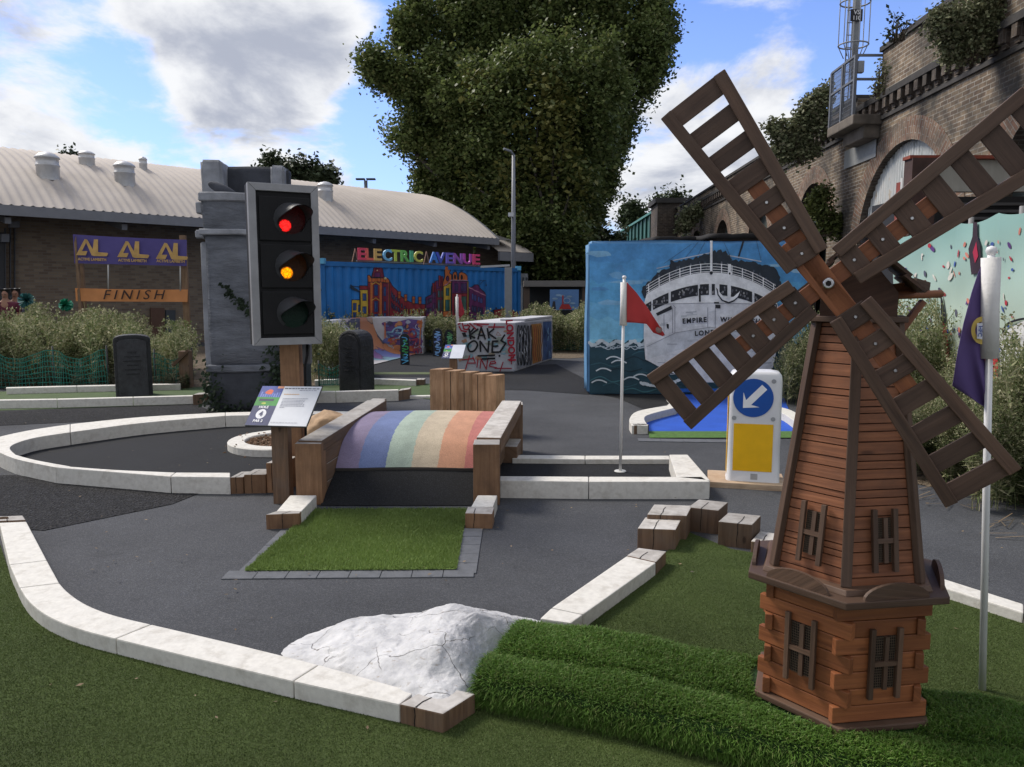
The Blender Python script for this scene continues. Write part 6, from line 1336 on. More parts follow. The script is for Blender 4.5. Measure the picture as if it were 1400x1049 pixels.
    for u in (484.5, 582): 
        f0 = RP(u - 3, 358 + (u - 484) * .04, A, n); f1 = RP(u + 1, 340 + (u - 484) * .04, A, n); f2 = RP(u + 5, 358 + (u - 484) * .04, A, n); mb = MB(); mb.bar(f0, f1, .02, .02); mb.bar(f1, f2, .02, .02); mb.build('stay', flat('copper_stay', (.25, .14, .1)), sg)
    # steel goalpost in front of the container's right end
    g = thing('steel_frame', 'grey steel post and crossbar in front of the right end of the container', 'post', (P(695, 440, 23).x, 23, 0)); mb = MB(); q = P(695, 366, 23); mb.box((q.x, q.y, q.z / 2), (.22, .22, q.z)); mb.build('post', flat('galv_grey', (.20, .21, .23), .5), g, bevel=.01)
    mb = MB(); mb.bar(P(657, 365, 23), P(697, 363, 23), .09, .06); mb.build('crossbar', flat('galv_light', (.35, .36, .38), .5), g)
container()

# ================================================================== GRAFFITI RAMPS
def graffiti_mat():
    m, nt, L, B = newmat('graffiti_paint'); tc = N(nt, 'ShaderNodeTexCoord'); nz = N(nt, 'ShaderNodeTexNoise', Scale=1.6, Detail=4.0); L.new(tc.outputs['Object'], nz.inputs['Vector'])
    mv = N(nt, 'ShaderNodeMix', data_type='VECTOR'); mv.inputs[0].default_value = .45; L.new(tc.outputs['Object'], mv.inputs[4]); L.new(nz.outputs['Color'], mv.inputs[5])
    v = N(nt, 'ShaderNodeTexVoronoi', Scale=2.6); L.new(mv.outputs[1], v.inputs['Vector']); s = N(nt, 'ShaderNodeSeparateColor'); L.new(v.outputs['Color'], s.inputs[0]); cr = N(nt, 'ShaderNodeValToRGB'); cr.color_ramp.interpolation = 'CONSTANT'; L.new(s.outputs[0], cr.inputs[0])
    pal = [(.34, .33, .34), (.10, .12, .28), (.35, .14, .06), (.16, .07, .18), (.42, .42, .44), (.12, .22, .28), (.30, .20, .14), (.05, .05, .08), (.36, .30, .34)]; e = cr.color_ramp.elements
    e[0].color = rgb(pal[0]); e[1].color = rgb(pal[1]); e[1].position = 1 / 9
    for i in range(2, 9): q = e.new(i / 9); q.color = rgb(pal[i])
    v2 = N(nt, 'ShaderNodeTexVoronoi', Scale=2.6, feature='DISTANCE_TO_EDGE'); L.new(mv.outputs[1], v2.inputs['Vector']); r = N(nt, 'ShaderNodeMapRange'); L.new(v2.outputs['Distance'], r.inputs[0]); r.inputs[2].default_value = .035
    mx = N(nt, 'ShaderNodeMix', data_type='RGBA'); L.new(r.outputs[0], mx.inputs[0]); mx.inputs[6].default_value = (.03, .02, .03, 1); L.new(cr.outputs[0], mx.inputs[7]); L.new(mx.outputs[2], B.inputs['Base Color']); B.inputs['Roughness'].default_value = .55
    return m
M_GRAF = graffiti_mat(); M_CONC = pm('pale_painted_concrete', (.44, .44, .46), .8, .15, 3, .3, 30, dirt=.3, dirtc=(.2, .2, .2))
def qpipe():
    root = thing('skate_ramp', 'white concrete quarter pipe covered in purple, orange and blue graffiti', 'ramp', (-3.4, 18, 0))
    D = 20.0; xt = P(509, 436, D).x; xf = P(569, 484, D).x; R_ = min(1.05, xf - xt); z1 = P(510, 434, D).z; dirv = Vector((-.20, -1, 0)); Lq = 4.6
    pr = [(xt - .35, z1), (xt, z1)] + [(xt + R_ * (1 - math.cos(t)), z1 * (1 - math.sin(t)) + .02) for t in [math.pi / 2 * k / 12 for k in range(1, 13)]] + [(xf + .05, .02)]
    mb = MB(); n = len(pr); mb.grid(lambda u, v: Vector((pr[int(round(u * (n - 1)))][0], D, pr[int(round(u * (n - 1)))][1])) + dirv * Lq * v, n - 1, 8); mb.build('curved_ramp', M_GRAF, root)
    mb = MB(); mb.prism([Vector((x, D, z)) + dirv * Lq for x, z in pr] + [Vector((xt - .35, D, 0)) + dirv * Lq], (0, 1, 0), .05); mb.build('near_end', M_CONC, root)
    x0 = P(500, 440, D).x; x1 = P(577.5, 440, D).x; mb = MB(); M = None; mb.box(((x0 + x1) / 2, D + .42, z1 / 2), (x1 - x0, .8, z1)); mb.build('back_wall', M_CONC, root, bevel=.02)
    cv = Canvas((0, D + .015, 0), (0, -1, 0), .0006, .004, conv=lambda x, y: (435 + x / 8.07, 425 + y / 8.07)); R = random.Random(11)
    cv.poly((.10, .06, .20), [(745, 130), (900, 115), (1000, 90), (1100, 100), (1140, 120), (1145, 460), (1000, 470), (870, 450), (780, 330), (740, 200)])
    for i in range(60): cv.ell(R.choice([(.10, .12, .30), (.16, .28, .40), (.38, .10, .04), (.14, .06, .20), (.30, .32, .40), (.42, .18, .08), (.05, .05, .10)]), R.uniform(740, 1135), R.uniform(120, 450), R.uniform(12, 50), R.uniform(10, 34), 10, .35)
    cv.curve((.45, .13, .04), [(740, 130), (740, 300), (745, 220)], 12); cv.curve((.45, .13, .04), [(1140, 100), (1125, 300), (1125, 460)], 12); cv.curve((.22, .42, .55), [(820, 230), (860, 190), (930, 195), (920, 240), (860, 240)], 16); cv.curve((.18, .26, .36), [(830, 320), (870, 300), (930, 310), (950, 360)], 14)
    for i in range(16): x = R.uniform(760, 1100); y = R.uniform(140, 430); cv.curve(R.choice([(.04, .03, .06), (.4, .42, .5), (.30, .04, .08), (.10, .20, .36)]), [(x, y), (x + R.uniform(-30, 40), y + 30), (x + R.uniform(-30, 60), y + 60), (x + R.uniform(0, 60), y + 30)], R.uniform(4, 9))
    for k, ch in enumerate('ONE'): pass
    text(root, 'lettering', 'ONE', .30, frame(RP(435 + 1060 / 8.07, 425 + 335 / 8.07, (0, D - .03, 0), (0, -1, 0)), (.25, 0, -.95), (.95, 0, .25)), flat('spray_crimson', (.22, .03, .06)), .008, .001, 1.1)
    cv.build('graffiti', root)
    # sprayed lines running down the curved face
    mb = MB()
qpipe()

def kak_block():
    y = 15.5; a = P(624, 508, y); b = P(703.5, 509, y); zt = P(624, 441, y).z; a.z = b.z = 0; c = P(755, 492, 18.4); c.z = 0; d = a + (c - b)
    root = thing('graffiti_block', 'white concrete ramp block tagged KAK ONE in black with LONDON in red', 'ramp', (a + b + c + d) / 4)
    mb = MB(); mb.prism([a, b, c, d], (0, 0, 1), zt); mb.build('concrete_block', M_CONC, root, bevel=.03, weld=True)
    mb = MB(); p = [b.lerp(c, .25), c, c + (d - c) * .45, b.lerp(c, .25) + (d - c) * .45]; mb.prism([q + Vector((0, 0, zt)) for q in p], (0, 0, 1), .05); mb.build('raised_ledge', M_CONC, root, bevel=.01)
    cf = lambda x, y_: (585 + x / 7, 425 + y_ / 7); nf = Vector((-(b - a).y, (b - a).x, 0)).normalized(); nf = nf if nf.y < 0 else -nf
    cv = Canvas(a, nf, .0005, .003, conv=cf); R = random.Random(2); RED = (.34, .012, .03); K = (.008, .008, .010)
    for i in range(26): cv.ell(R.choice([(.42, .24, .15), (.22, .38, .42), (.30, .33, .28), (.40, .33, .24), (.25, .40, .46)]), R.uniform(310, 780), R.uniform(190, 470), R.uniform(14, 40), R.uniform(10, 34), 7, .35)
    for pts in ([(290, 130), (310, 120)], [(330, 120), (345, 175), (380, 180), (400, 150), (380, 130)], [(350, 140), (385, 140)], [(300, 150), (320, 190), (370, 200)], [(440, 125), (580, 130)], [(520, 150), (470, 135)], [(640, 125), (630, 175)], [(580, 155), (730, 155)], [(400, 120), (460, 175)]): cv.stroke(RED, pts, 13)
    for pts in ([(330, 470), (440, 455)], [(400, 430), (360, 560)], [(430, 440), (455, 500), (390, 500)], [(480, 460), (470, 540)], [(500, 550), (510, 460), (560, 560), (575, 450)], [(590, 510), (650, 500), (640, 480), (600, 490), (590, 530), (660, 545)], [(640, 550), (800, 550)], [(720, 490), (690, 580)]): cv.stroke(RED, pts, 10)
    T = 17
    for pts in ([(395, 175), (410, 270)], [(480, 175), (400, 235), (450, 260)], [(440, 170), (400, 215)], [(480, 270), (510, 160), (550, 270)], [(490, 235), (545, 235)], [(570, 170), (585, 260)], [(630, 175), (580, 215), (650, 265)], [(505, 390), (500, 290), (575, 395), (585, 290)], [(620, 290), (615, 395), (680, 395)], [(615, 340), (670, 335)], [(620, 292), (670, 290)], [(735, 230), (700, 285), (745, 310), (690, 395)], [(480, 430), (640, 425)], [(520, 460), (640, 455)], [(335, 215), (350, 245)], [(352, 212), (366, 243)]): cv.stroke(K, pts, T)
    cv.curve(K, [(430, 290), (385, 330), (400, 385), (445, 380), (475, 330), (460, 295)], T, True); cv.ell(K, 685, 430, 10, 10)
    cv.stroke((.3, .12, .08), [(655, 232), (668, 200), (700, 235)], 4, True)
    cv.build('black_and_red_tags', root)
    text(root, 'lettering', 'LONDON', .19, frame(RP(*cf(790, 285), a + nf * .03, nf), (.08, 0, -1), (1, 0, .08)), flat('spray_red', RED), .008, .001, 1.0); c2 = Canvas(a, nf, .0005, .02, conv=cf)
    for pts in ([(765, 470), (825, 450)], [(795, 420), (800, 510)]): c2.stroke(RED, pts, 10)
    c2.build('red_cross_tag', root)
    ns = (c - b).cross(Vector((0, 0, 1))).normalized(); ns = ns if ns.x > 0 else -ns
    cs = Canvas(b, ns, .0005, .003, conv=cf); cs.poly((.34, .34, .37), [(840, 120), (1190, 95), (1190, 450), (1000, 515), (850, 560)])
    cs.poly((.24, .25, .27), [(850, 140), (960, 130), (985, 500), (860, 550)]); cs.poly((.42, .20, .05), [(985, 130), (1085, 120), (1085, 480), (1000, 510)]); cs.poly((.05, .10, .24), [(1100, 105), (1180, 100), (1185, 455), (1100, 475)])
    for i in range(5): x = 855 + i * 28; cs.curve(K, [(x, 170 + 15 * (i % 2)), (x + 14, 150), (x + 20, 330), (x + 8, 520), (x - 6, 400), (x - 4, 250)], 6, True)
    for i in range(20): x = R.uniform(860, 980); yy = R.uniform(160, 460); cs.stroke(R.choice([(.5, .5, .52), (.10, .09, .11), (.32, .33, .36)]), [(x, yy), (x + R.uniform(-8, 14), yy + R.uniform(20, 60))], 7)
    for i in range(5): x = 995 + i * 18; cs.curve(R.choice([(.30, .03, .03), (.10, .03, .03)]), [(x, 140), (x + 10, 260), (x - 6, 380), (x + 8, 480)], 6)
    for i in range(14): x = R.uniform(1105, 1175); yy = R.uniform(115, 400); cs.stroke(R.choice([(.02, .04, .12), (.15, .30, .45), (.06, .12, .30)]), [(x, yy), (x + R.uniform(-10, 10), yy + R.uniform(20, 60))], 8)
    cs.build('side_graffiti', root)
kak_block()
def skateboard(x0, x1, yt, yb, D, cols_, label):
    a = P(x0, yb, D); b = P(x1, yb, D); w = b.x - a.x; h = P(x0, yt, D).z; cx = (a.x + b.x) / 2; r = w / 2; root = thing('skateboard_post', label, 'skateboard', (cx, D, 0), 'painted skateboards standing on end'); pts = [(cx - r, -.02), (cx + r, -.02)] + [(cx + r * math.cos(t), h - r + r * math.sin(t)) for t in [math.pi * k / 12 for k in range(13)]]
    mb = MB(); mb.prism([Vector((x, D, z)) for x, z in pts], (0, 1, 0), .03); mb.build('board', flat('board_black', (.012, .014, .02)), root, bevel=.004)
    cv = Canvas((0, D, 0), (0, -1, 0), .0005, .003); R = random.Random(int(x0)); H_ = yb - yt
    for i in range(9): y = yt + H_ * (.12 + i * .09); x = (x0 + x1) / 2; ww = (x1 - x0) * .36; cv.curve(R.choice(cols_), [(x + R.uniform(-ww, 0), y), (x + R.uniform(0, ww), y + 1), (x + R.uniform(-ww, ww), y + 3.5), (x + R.uniform(-ww, ww), y + 5)], 1.2)
    cv.build('graffiti', root)
skateboard(547.5, 560, 456, 499, 17.0, [(.08, .35, .62), (.06, .35, .10), (.12, .45, .7)], 'black skateboard on end with blue and green tag, left of the other two')
skateboard(592, 605, 449, 487, 19.3, [(.20, .40, .70), (.15, .25, .55), (.35, .5, .7)], 'black skateboard on end with pale blue lettering, nearest the hole sign')
skateboard(608, 620, 451, 482, 20.2, [(.10, .35, .12), (.12, .40, .20)], 'black skateboard on end with green tag beside the graffiti block')

# ================================================================== FINISH ARCH BANNERS
def arch():
    D = 15.3; root = thing('finish_arch', 'timber posts carrying a purple sponsor banner above an orange FINISH banner', 'banner arch', (P(178, 420, D).x, D, 0)); 
    T = wood('pale_timber_post', (.17, .10, .055), (.34, .22, .13), grain=20)
    yw = Vector((.99, .10, 0))
    for (u, w) in ((103.5, .05), (250, .12), (108, .10)):
        q = P(u, 322, D + (.15 if u == 108 else .08 if u > 200 else 0)); mb = MB(); mb.box((q.x, q.y, q.z / 2), (w, .06, q.z)); mb.build('post', T, root)
    for u in (148, 246.5): mb = MB(); mb.tube([P(u, 362, D - .02), P(u, 398, D - .02)], .012, 8); mb.build('thin_rod', flat('rod_white', (.4, .4, .38)), root)
    def banner(name, qs, mat, sag=.02):
        o = [P(u, v, D - .04) for u, v in qs]; mb = MB()
        def fn(u, v): a = o[0].lerp(o[1], u); b = o[3].lerp(o[2], u); p = a.lerp(b, v); p.y += .015 * math.sin(u * 9 + v * 2) + .01 * math.sin(u * 23) ; p.z -= sag * math.sin(u * math.pi) * (1 - v) * .5; return p
        mb.grid(fn, 40, 8); return mb.build(name, mat, root)
    banner('purple_banner', [(99.5, 320.5), (255.5, 328), (256, 364), (101, 360)], clothmat('banner_purple', (.075, .06, .20), .1)); banner('orange_banner', [(102.5, 394), (257, 396), (257, 413), (103, 412)], clothmat('banner_orange', (.48, .20, .07), .1))
    Y_ = flat('logo_gold', (.50, .31, .10)); cv = Canvas((0, D - .075, 0), (0, -1, 0), .0005, .002); cf = lambda x, y: (60 + x / 6.364, 310 + y / 6.364); cv.conv = cf; g = (.50, .31, .10)
    for x0, y0 in ((280, 108), (638, 125), (974, 140)):
        cv = Canvas((0, D - .075, 0), (0, -1, 0), .0005, .002); cv.conv = cf
        def o_(pts): cv.poly(g, [(x0 + x, y0 + y) for x, y in pts])
        s = .95
        o_([(0, 140), (75, 0), (98, 12), (52, 105), (100, 105), (85, 142)]); o_([(75, 0), (98, 5), (158, 112), (158, 148), (136, 142)]); o_([(156, 2), (192, 4), (192, 114), (272, 120), (280, 128), (268, 150), (158, 148), (140, 130)])
        cv.build('sponsor_logo', root)
    for u, v in ((126, 355), (181, 356.5), (233.5, 357.5)): text(root, 'lettering', 'ACTIVE LAMBETH', .075, frame(P(u, v, D - .085), (1, 0, -.03), (0, 0, 1)), Y_, .002, .001, .93)
    text(root, 'lettering', 'FINISH', .26, frame(P(181.5, 403.8, D - .085), (1, 0, .0), (0, 0, 1)), flat('ink_brown', (.03, .012, .008)), .001, .001, 1.15, shear=.3, space=1.45)
arch()

# ================================================================== PEOPLE
def person(label, loc, yaw, top, trouser, skin, hair, pose, hh=1.68):
    root = thing('person', label, 'person', loc); M = Matrix.Translation(loc) @ Matrix.Rotation(yaw, 4, 'Z') @ Matrix.Scale(hh / 1.7, 4)
    def skinmesh(name, chain, mat, sub=2):
        vs, es = chain; me = bpy.data.meshes.new(name); me.from_pydata([tuple(v[:3]) for v in vs], es, []); o = bpy.data.objects.new(name, me); COL.objects.link(o); md = o.modifiers.new('k', 'SKIN'); sb = o.modifiers.new('s', 'SUBSURF'); sb.levels = sub; sb.render_levels = sub
        for i, v in enumerate(vs): me.skin_vertices[0].data[i].radius = (v[3], v[4] if len(v) > 4 else v[3])
        me.skin_vertices[0].data[0].use_root = True
        bpy.context.view_layer.update(); dg = bpy.context.evaluated_depsgraph_get(); m2 = bpy.data.meshes.new_from_object(o.evaluated_get(dg)); bpy.data.objects.remove(o); m2.transform(Matrix.Translation(-ORIG[root]) @ M)
        for p in m2.polygons: p.use_smooth = True
        m2.name = name; return link_mesh(name, m2, mat, root)
    sk = flat('skin_%s' % label[:6], skin, .55)
    # body: pelvis, spine, neck, head, legs, arms (arms folded)
    vs = [(0, 0, .92, .13, .10), (0, 0, 1.12, .125, .09), (0, 0, 1.34, .165, .10), (0, 0, 1.46, .07, .06), (0, -.005, 1.53, .052), (0, -.01, 1.585, .070, .082), (0, -.005, 1.655, .060, .070), (0, 0, 1.69, .02)]
    es = [(0, 1), (1, 2), (2, 3), (3, 4), (4, 5), (5, 6), (6, 7)]
    for s in (-1, 1):
        b = len(vs); vs += [(s * .10, 0, .84, .088), (s * .11, -.01, .48, .06), (s * .11, .0, .09, .042), (s * .115, -.13, .03, .035)]; es += [(0, b), (b, b + 1), (b + 1, b + 2), (b + 2, b + 3)]
        b = len(vs)
        if pose == 'fold': vs += [(s * .20, 0, 1.39, .055), (s * .25, -.02, 1.14, .043), (s * .06, -.17, 1.10 + .03 * s, .032), (-s * .10, -.18, 1.12 + .03 * s, .026)]
        else: vs += [(s * .20, 0, 1.39, .055), (s * .245, .02, 1.12, .043), (s * .22, -.08, .88, .032), (s * .20, -.11, .80, .026)]
        es += [(2, b), (b, b + 1), (b + 1, b + 2), (b + 2, b + 3)]
    skinmesh('body', (vs, es), sk)
    tv = [(0, 0, .86, .15, .12), (0, 0, 1.12, .145, .11), (0, 0, 1.34, .18, .12), (0, 0, 1.435, .085, .075)]; te = [(0, 1), (1, 2), (2, 3)]
    for s in (-1, 1): b = len(tv); tv += [(s * .205, 0, 1.385, .07), (s * .245, -.01 if pose == 'fold' else .01, 1.20, .062)]; te += [(2, b), (b, b + 1)]
    skinmesh('top', (tv, te), clothmat('cloth_%s' % label[:9], top, .05))
    lv = [(0, 0, .93, .15, .12)]; le = []
    for s in (-1, 1): b = len(lv); lv += [(s * .10, 0, .84, .10), (s * .11, -.01, .48, .075), (s * .11, 0, .12, .065)]; le += [(0, b), (b, b + 1), (b + 1, b + 2)]
    skinmesh('trousers', (lv, le), clothmat('leg_%s' % label[:9], trouser, .02))
    hv = [(0, .03, 1.63, .086, .088), (0, .025, 1.69, .066, .072), (0, .03, 1.725, .02), (0, .06, 1.56, .06), (0, .075, 1.44, .045), (0, .08, 1.40, .01)]; skinmesh('hair', (hv, [(0, 1), (1, 2), (0, 3), (3, 4), (4, 5)]), flat('hair_dark', hair, .6))
    # face: eyes, nose, mouth
    mb = MB()
    for s in (-1, 1): mb.box((s * .030, -.092, 1.60), (.026, .012, .010), M)
    mb.box((0, -.092, 1.538), (.045, .010, .010), M); mb.build('eyes_and_mouth', flat('features_dark', (.03, .015, .012)), root); mb = MB(); mb.box((0, -.10, 1.572), (.018, .022, .035), M); mb.build('nose', sk, root)
person('person in a maroon top standing at the left edge of the photo', Vector((P(7, 400, 16).x, 16, 0)), math.radians(12), (.10, .012, .03), (.015, .014, .02), (.28, .14, .09), (.012, .010, .009), 'down', 1.66)
person('person in a grey T-shirt with folded arms beside the maroon one', Vector((P(21, 400, 16.3).x, 16.3, 0)), math.radians(18), (.18, .19, .24), (.12, .17, .28), (.32, .17, .11), (.02, .012, .009), 'fold', 1.67)

# ================================================================== NETTING
def netting(name_label, path, zt, D_sag, n, rows, mat=flat('green_netting', (.01, .16, .12))):
    root = thing('netting', name_label, 'netting', path[0]); mb = MB(); L_ = [Vector(p) for p in path]
    tot = len(L_) - 1
    def at(t, k):
        i = min(int(t * tot), tot - 1); f = t * tot - i; p = L_[i].lerp(L_[i + 1], f); h = zt * (1 - .25 * math.sin(t * tot * math.pi) ** 2) ; z = .03 + h * k; return Vector((p.x, p.y + .04 * math.sin(t * 40 + k * 4), z))
    for j in range(rows + 1):
        pts = [at(i / n, j / rows) for i in range(n + 1)]
        for a, b in zip(pts, pts[1:]): w = .013; mb.face([a, b, b + Vector((0, 0, w)), a + Vector((0, 0, w))])
    for i in range(n + 1):
        a = at(i / n, 0); b = at(i / n, 1); w = .009; mb.face([a, a + Vector((w, 0, 0)), b + Vector((w, 0, 0)), b])
    mb.build('mesh', mat, root)
    for t in [k / tot for k in range(tot + 1)]: a = at(min(t, .999), 0); mb = MB(); mb.tube([Vector((a.x, a.y + .03, -.02)), Vector((a.x, a.y + .03, zt + .1))], .015, 6); mb.build('stake', flat('stake_dark', (.05, .05, .05)), root)
netting('green plastic mesh netting sagging along the left weed bed', [P(-20, 530, 12.75), P(72, 528, 12.6), P(146, 526, 12.75)], .62, 0, 46, 7)
netting('short piece of green mesh netting left of the stone pillar', [P(212, 527, 12.9), P(262, 524, 13.2)], .55, 0, 15, 6)
netting('green mesh netting in the weeds right of the traffic light', [P(436, 530, 13.0), P(470, 527, 13.1)], .35, 0, 12, 4)
netting('low green mesh netting behind the graffiti block', [P(752, 482, 21), P(806, 481, 21.2)], .35, 0, 30, 5)
rt = thing('timber_post', 'dark leaning rail and timber post beside the stone pillar', 'post', P(254, 528, 12.9)); mb = MB(); q = P(253, 480, 12.9); mb.box((q.x, q.y, q.z / 2), (.17, .15, q.z)); mb.build('post', WOOD_SL, rt); mb = MB(); mb.bar(P(236, 500, 12.8), P(258, 479, 12.8), .04, .05); mb.build('rail', WOOD_SL, rt)
ft = thing('tinsel_pompom', 'green shiny pompom hung on the left post of the arch', 'decoration', P(90, 417, 15.2)); mb = MB()
for i in range(140):
    v_ = Vector((random.gauss(0, 1), random.gauss(0, 1), random.gauss(0, 1))).normalized() * .13; p = P(90, 417, 15.2); s_ = v_.orthogonal().normalized() * .012; mb.face([p - s_, p + s_, p + v_ + s_, p + v_ - s_])
mb.build('tinsel', flat('tinsel_green', (.02, .22, .13), .25, metal=.3), ft)
ft = thing('tinsel_pompom', 'silver and teal pompom behind the person in grey', 'decoration', P(36, 410, 15.6)); mb = MB()
for i in range(160):
    v_ = Vector((random.gauss(0, 1), random.gauss(0, 1), random.gauss(0, 1))).normalized() * .16; p = P(36, 411, 15.8); s_ = v_.orthogonal().normalized() * .012; mb.face([p - s_, p + s_, p + v_ + s_, p + v_ - s_])
mb.build('tinsel', flat('tinsel_teal', (.05, .16, .16), .25, metal=.3), ft)
# ================================================================== VIADUCT
VX0 = 7.0; VS = .0381
def vp(y, z, off=0.0): return Vector((VX0 + VS * y - off, y, z))     # off: towards the viewer's left
def brickmat(name, c1, c2, mo, dark=.5):
    m, nt, L, B = newmat(name); uv = N(nt, 'ShaderNodeUVMap'); uv.uv_map = 'UV'; br = N(nt, 'ShaderNodeTexBrick', Scale=1.0); br.offset = .5; L.new(uv.outputs[0], br.inputs['Vector'])
    for k_, v_ in (('Brick Width', .235), ('Row Height', .078), ('Mortar Size', .009), ('Mortar Smooth', .2), ('Bias', -.1)): br.inputs[k_].default_value = v_
    br.inputs['Color1'].default_value = rgb(c1); br.inputs['Color2'].default_value = rgb(c2); br.inputs['Mortar'].default_value = rgb(mo)
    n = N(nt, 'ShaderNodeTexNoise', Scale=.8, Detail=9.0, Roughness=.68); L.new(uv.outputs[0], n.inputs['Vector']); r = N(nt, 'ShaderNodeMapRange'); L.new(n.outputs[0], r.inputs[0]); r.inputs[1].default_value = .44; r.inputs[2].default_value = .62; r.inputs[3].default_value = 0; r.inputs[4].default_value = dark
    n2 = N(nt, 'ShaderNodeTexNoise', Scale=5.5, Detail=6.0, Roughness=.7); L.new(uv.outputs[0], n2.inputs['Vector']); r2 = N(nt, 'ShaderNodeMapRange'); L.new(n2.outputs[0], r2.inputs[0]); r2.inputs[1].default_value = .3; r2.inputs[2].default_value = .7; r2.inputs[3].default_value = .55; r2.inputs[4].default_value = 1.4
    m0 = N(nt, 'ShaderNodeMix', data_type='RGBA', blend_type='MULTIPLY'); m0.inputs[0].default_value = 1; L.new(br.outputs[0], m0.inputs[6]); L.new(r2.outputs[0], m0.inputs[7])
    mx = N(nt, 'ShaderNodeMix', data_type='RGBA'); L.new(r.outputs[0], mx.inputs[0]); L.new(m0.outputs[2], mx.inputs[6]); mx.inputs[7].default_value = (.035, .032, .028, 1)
    L.new(mx.outputs[2], B.inputs['Base Color']); B.inputs['Roughness'].default_value = .95; b = N(nt, 'ShaderNodeBump', Strength=.8, Distance=.02); L.new(br.outputs['Fac'], b.inputs['Height']); b.invert = True; L.new(b.outputs[0], B.inputs['Normal']); return m
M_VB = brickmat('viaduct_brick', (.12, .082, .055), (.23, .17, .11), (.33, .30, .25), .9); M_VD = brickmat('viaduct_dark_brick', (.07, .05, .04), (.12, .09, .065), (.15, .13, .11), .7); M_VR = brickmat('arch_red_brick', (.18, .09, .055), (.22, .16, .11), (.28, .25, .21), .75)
M_COP = pm('blackened_coping', (.045, .042, .04), .9, .4, 3, .5, 20)
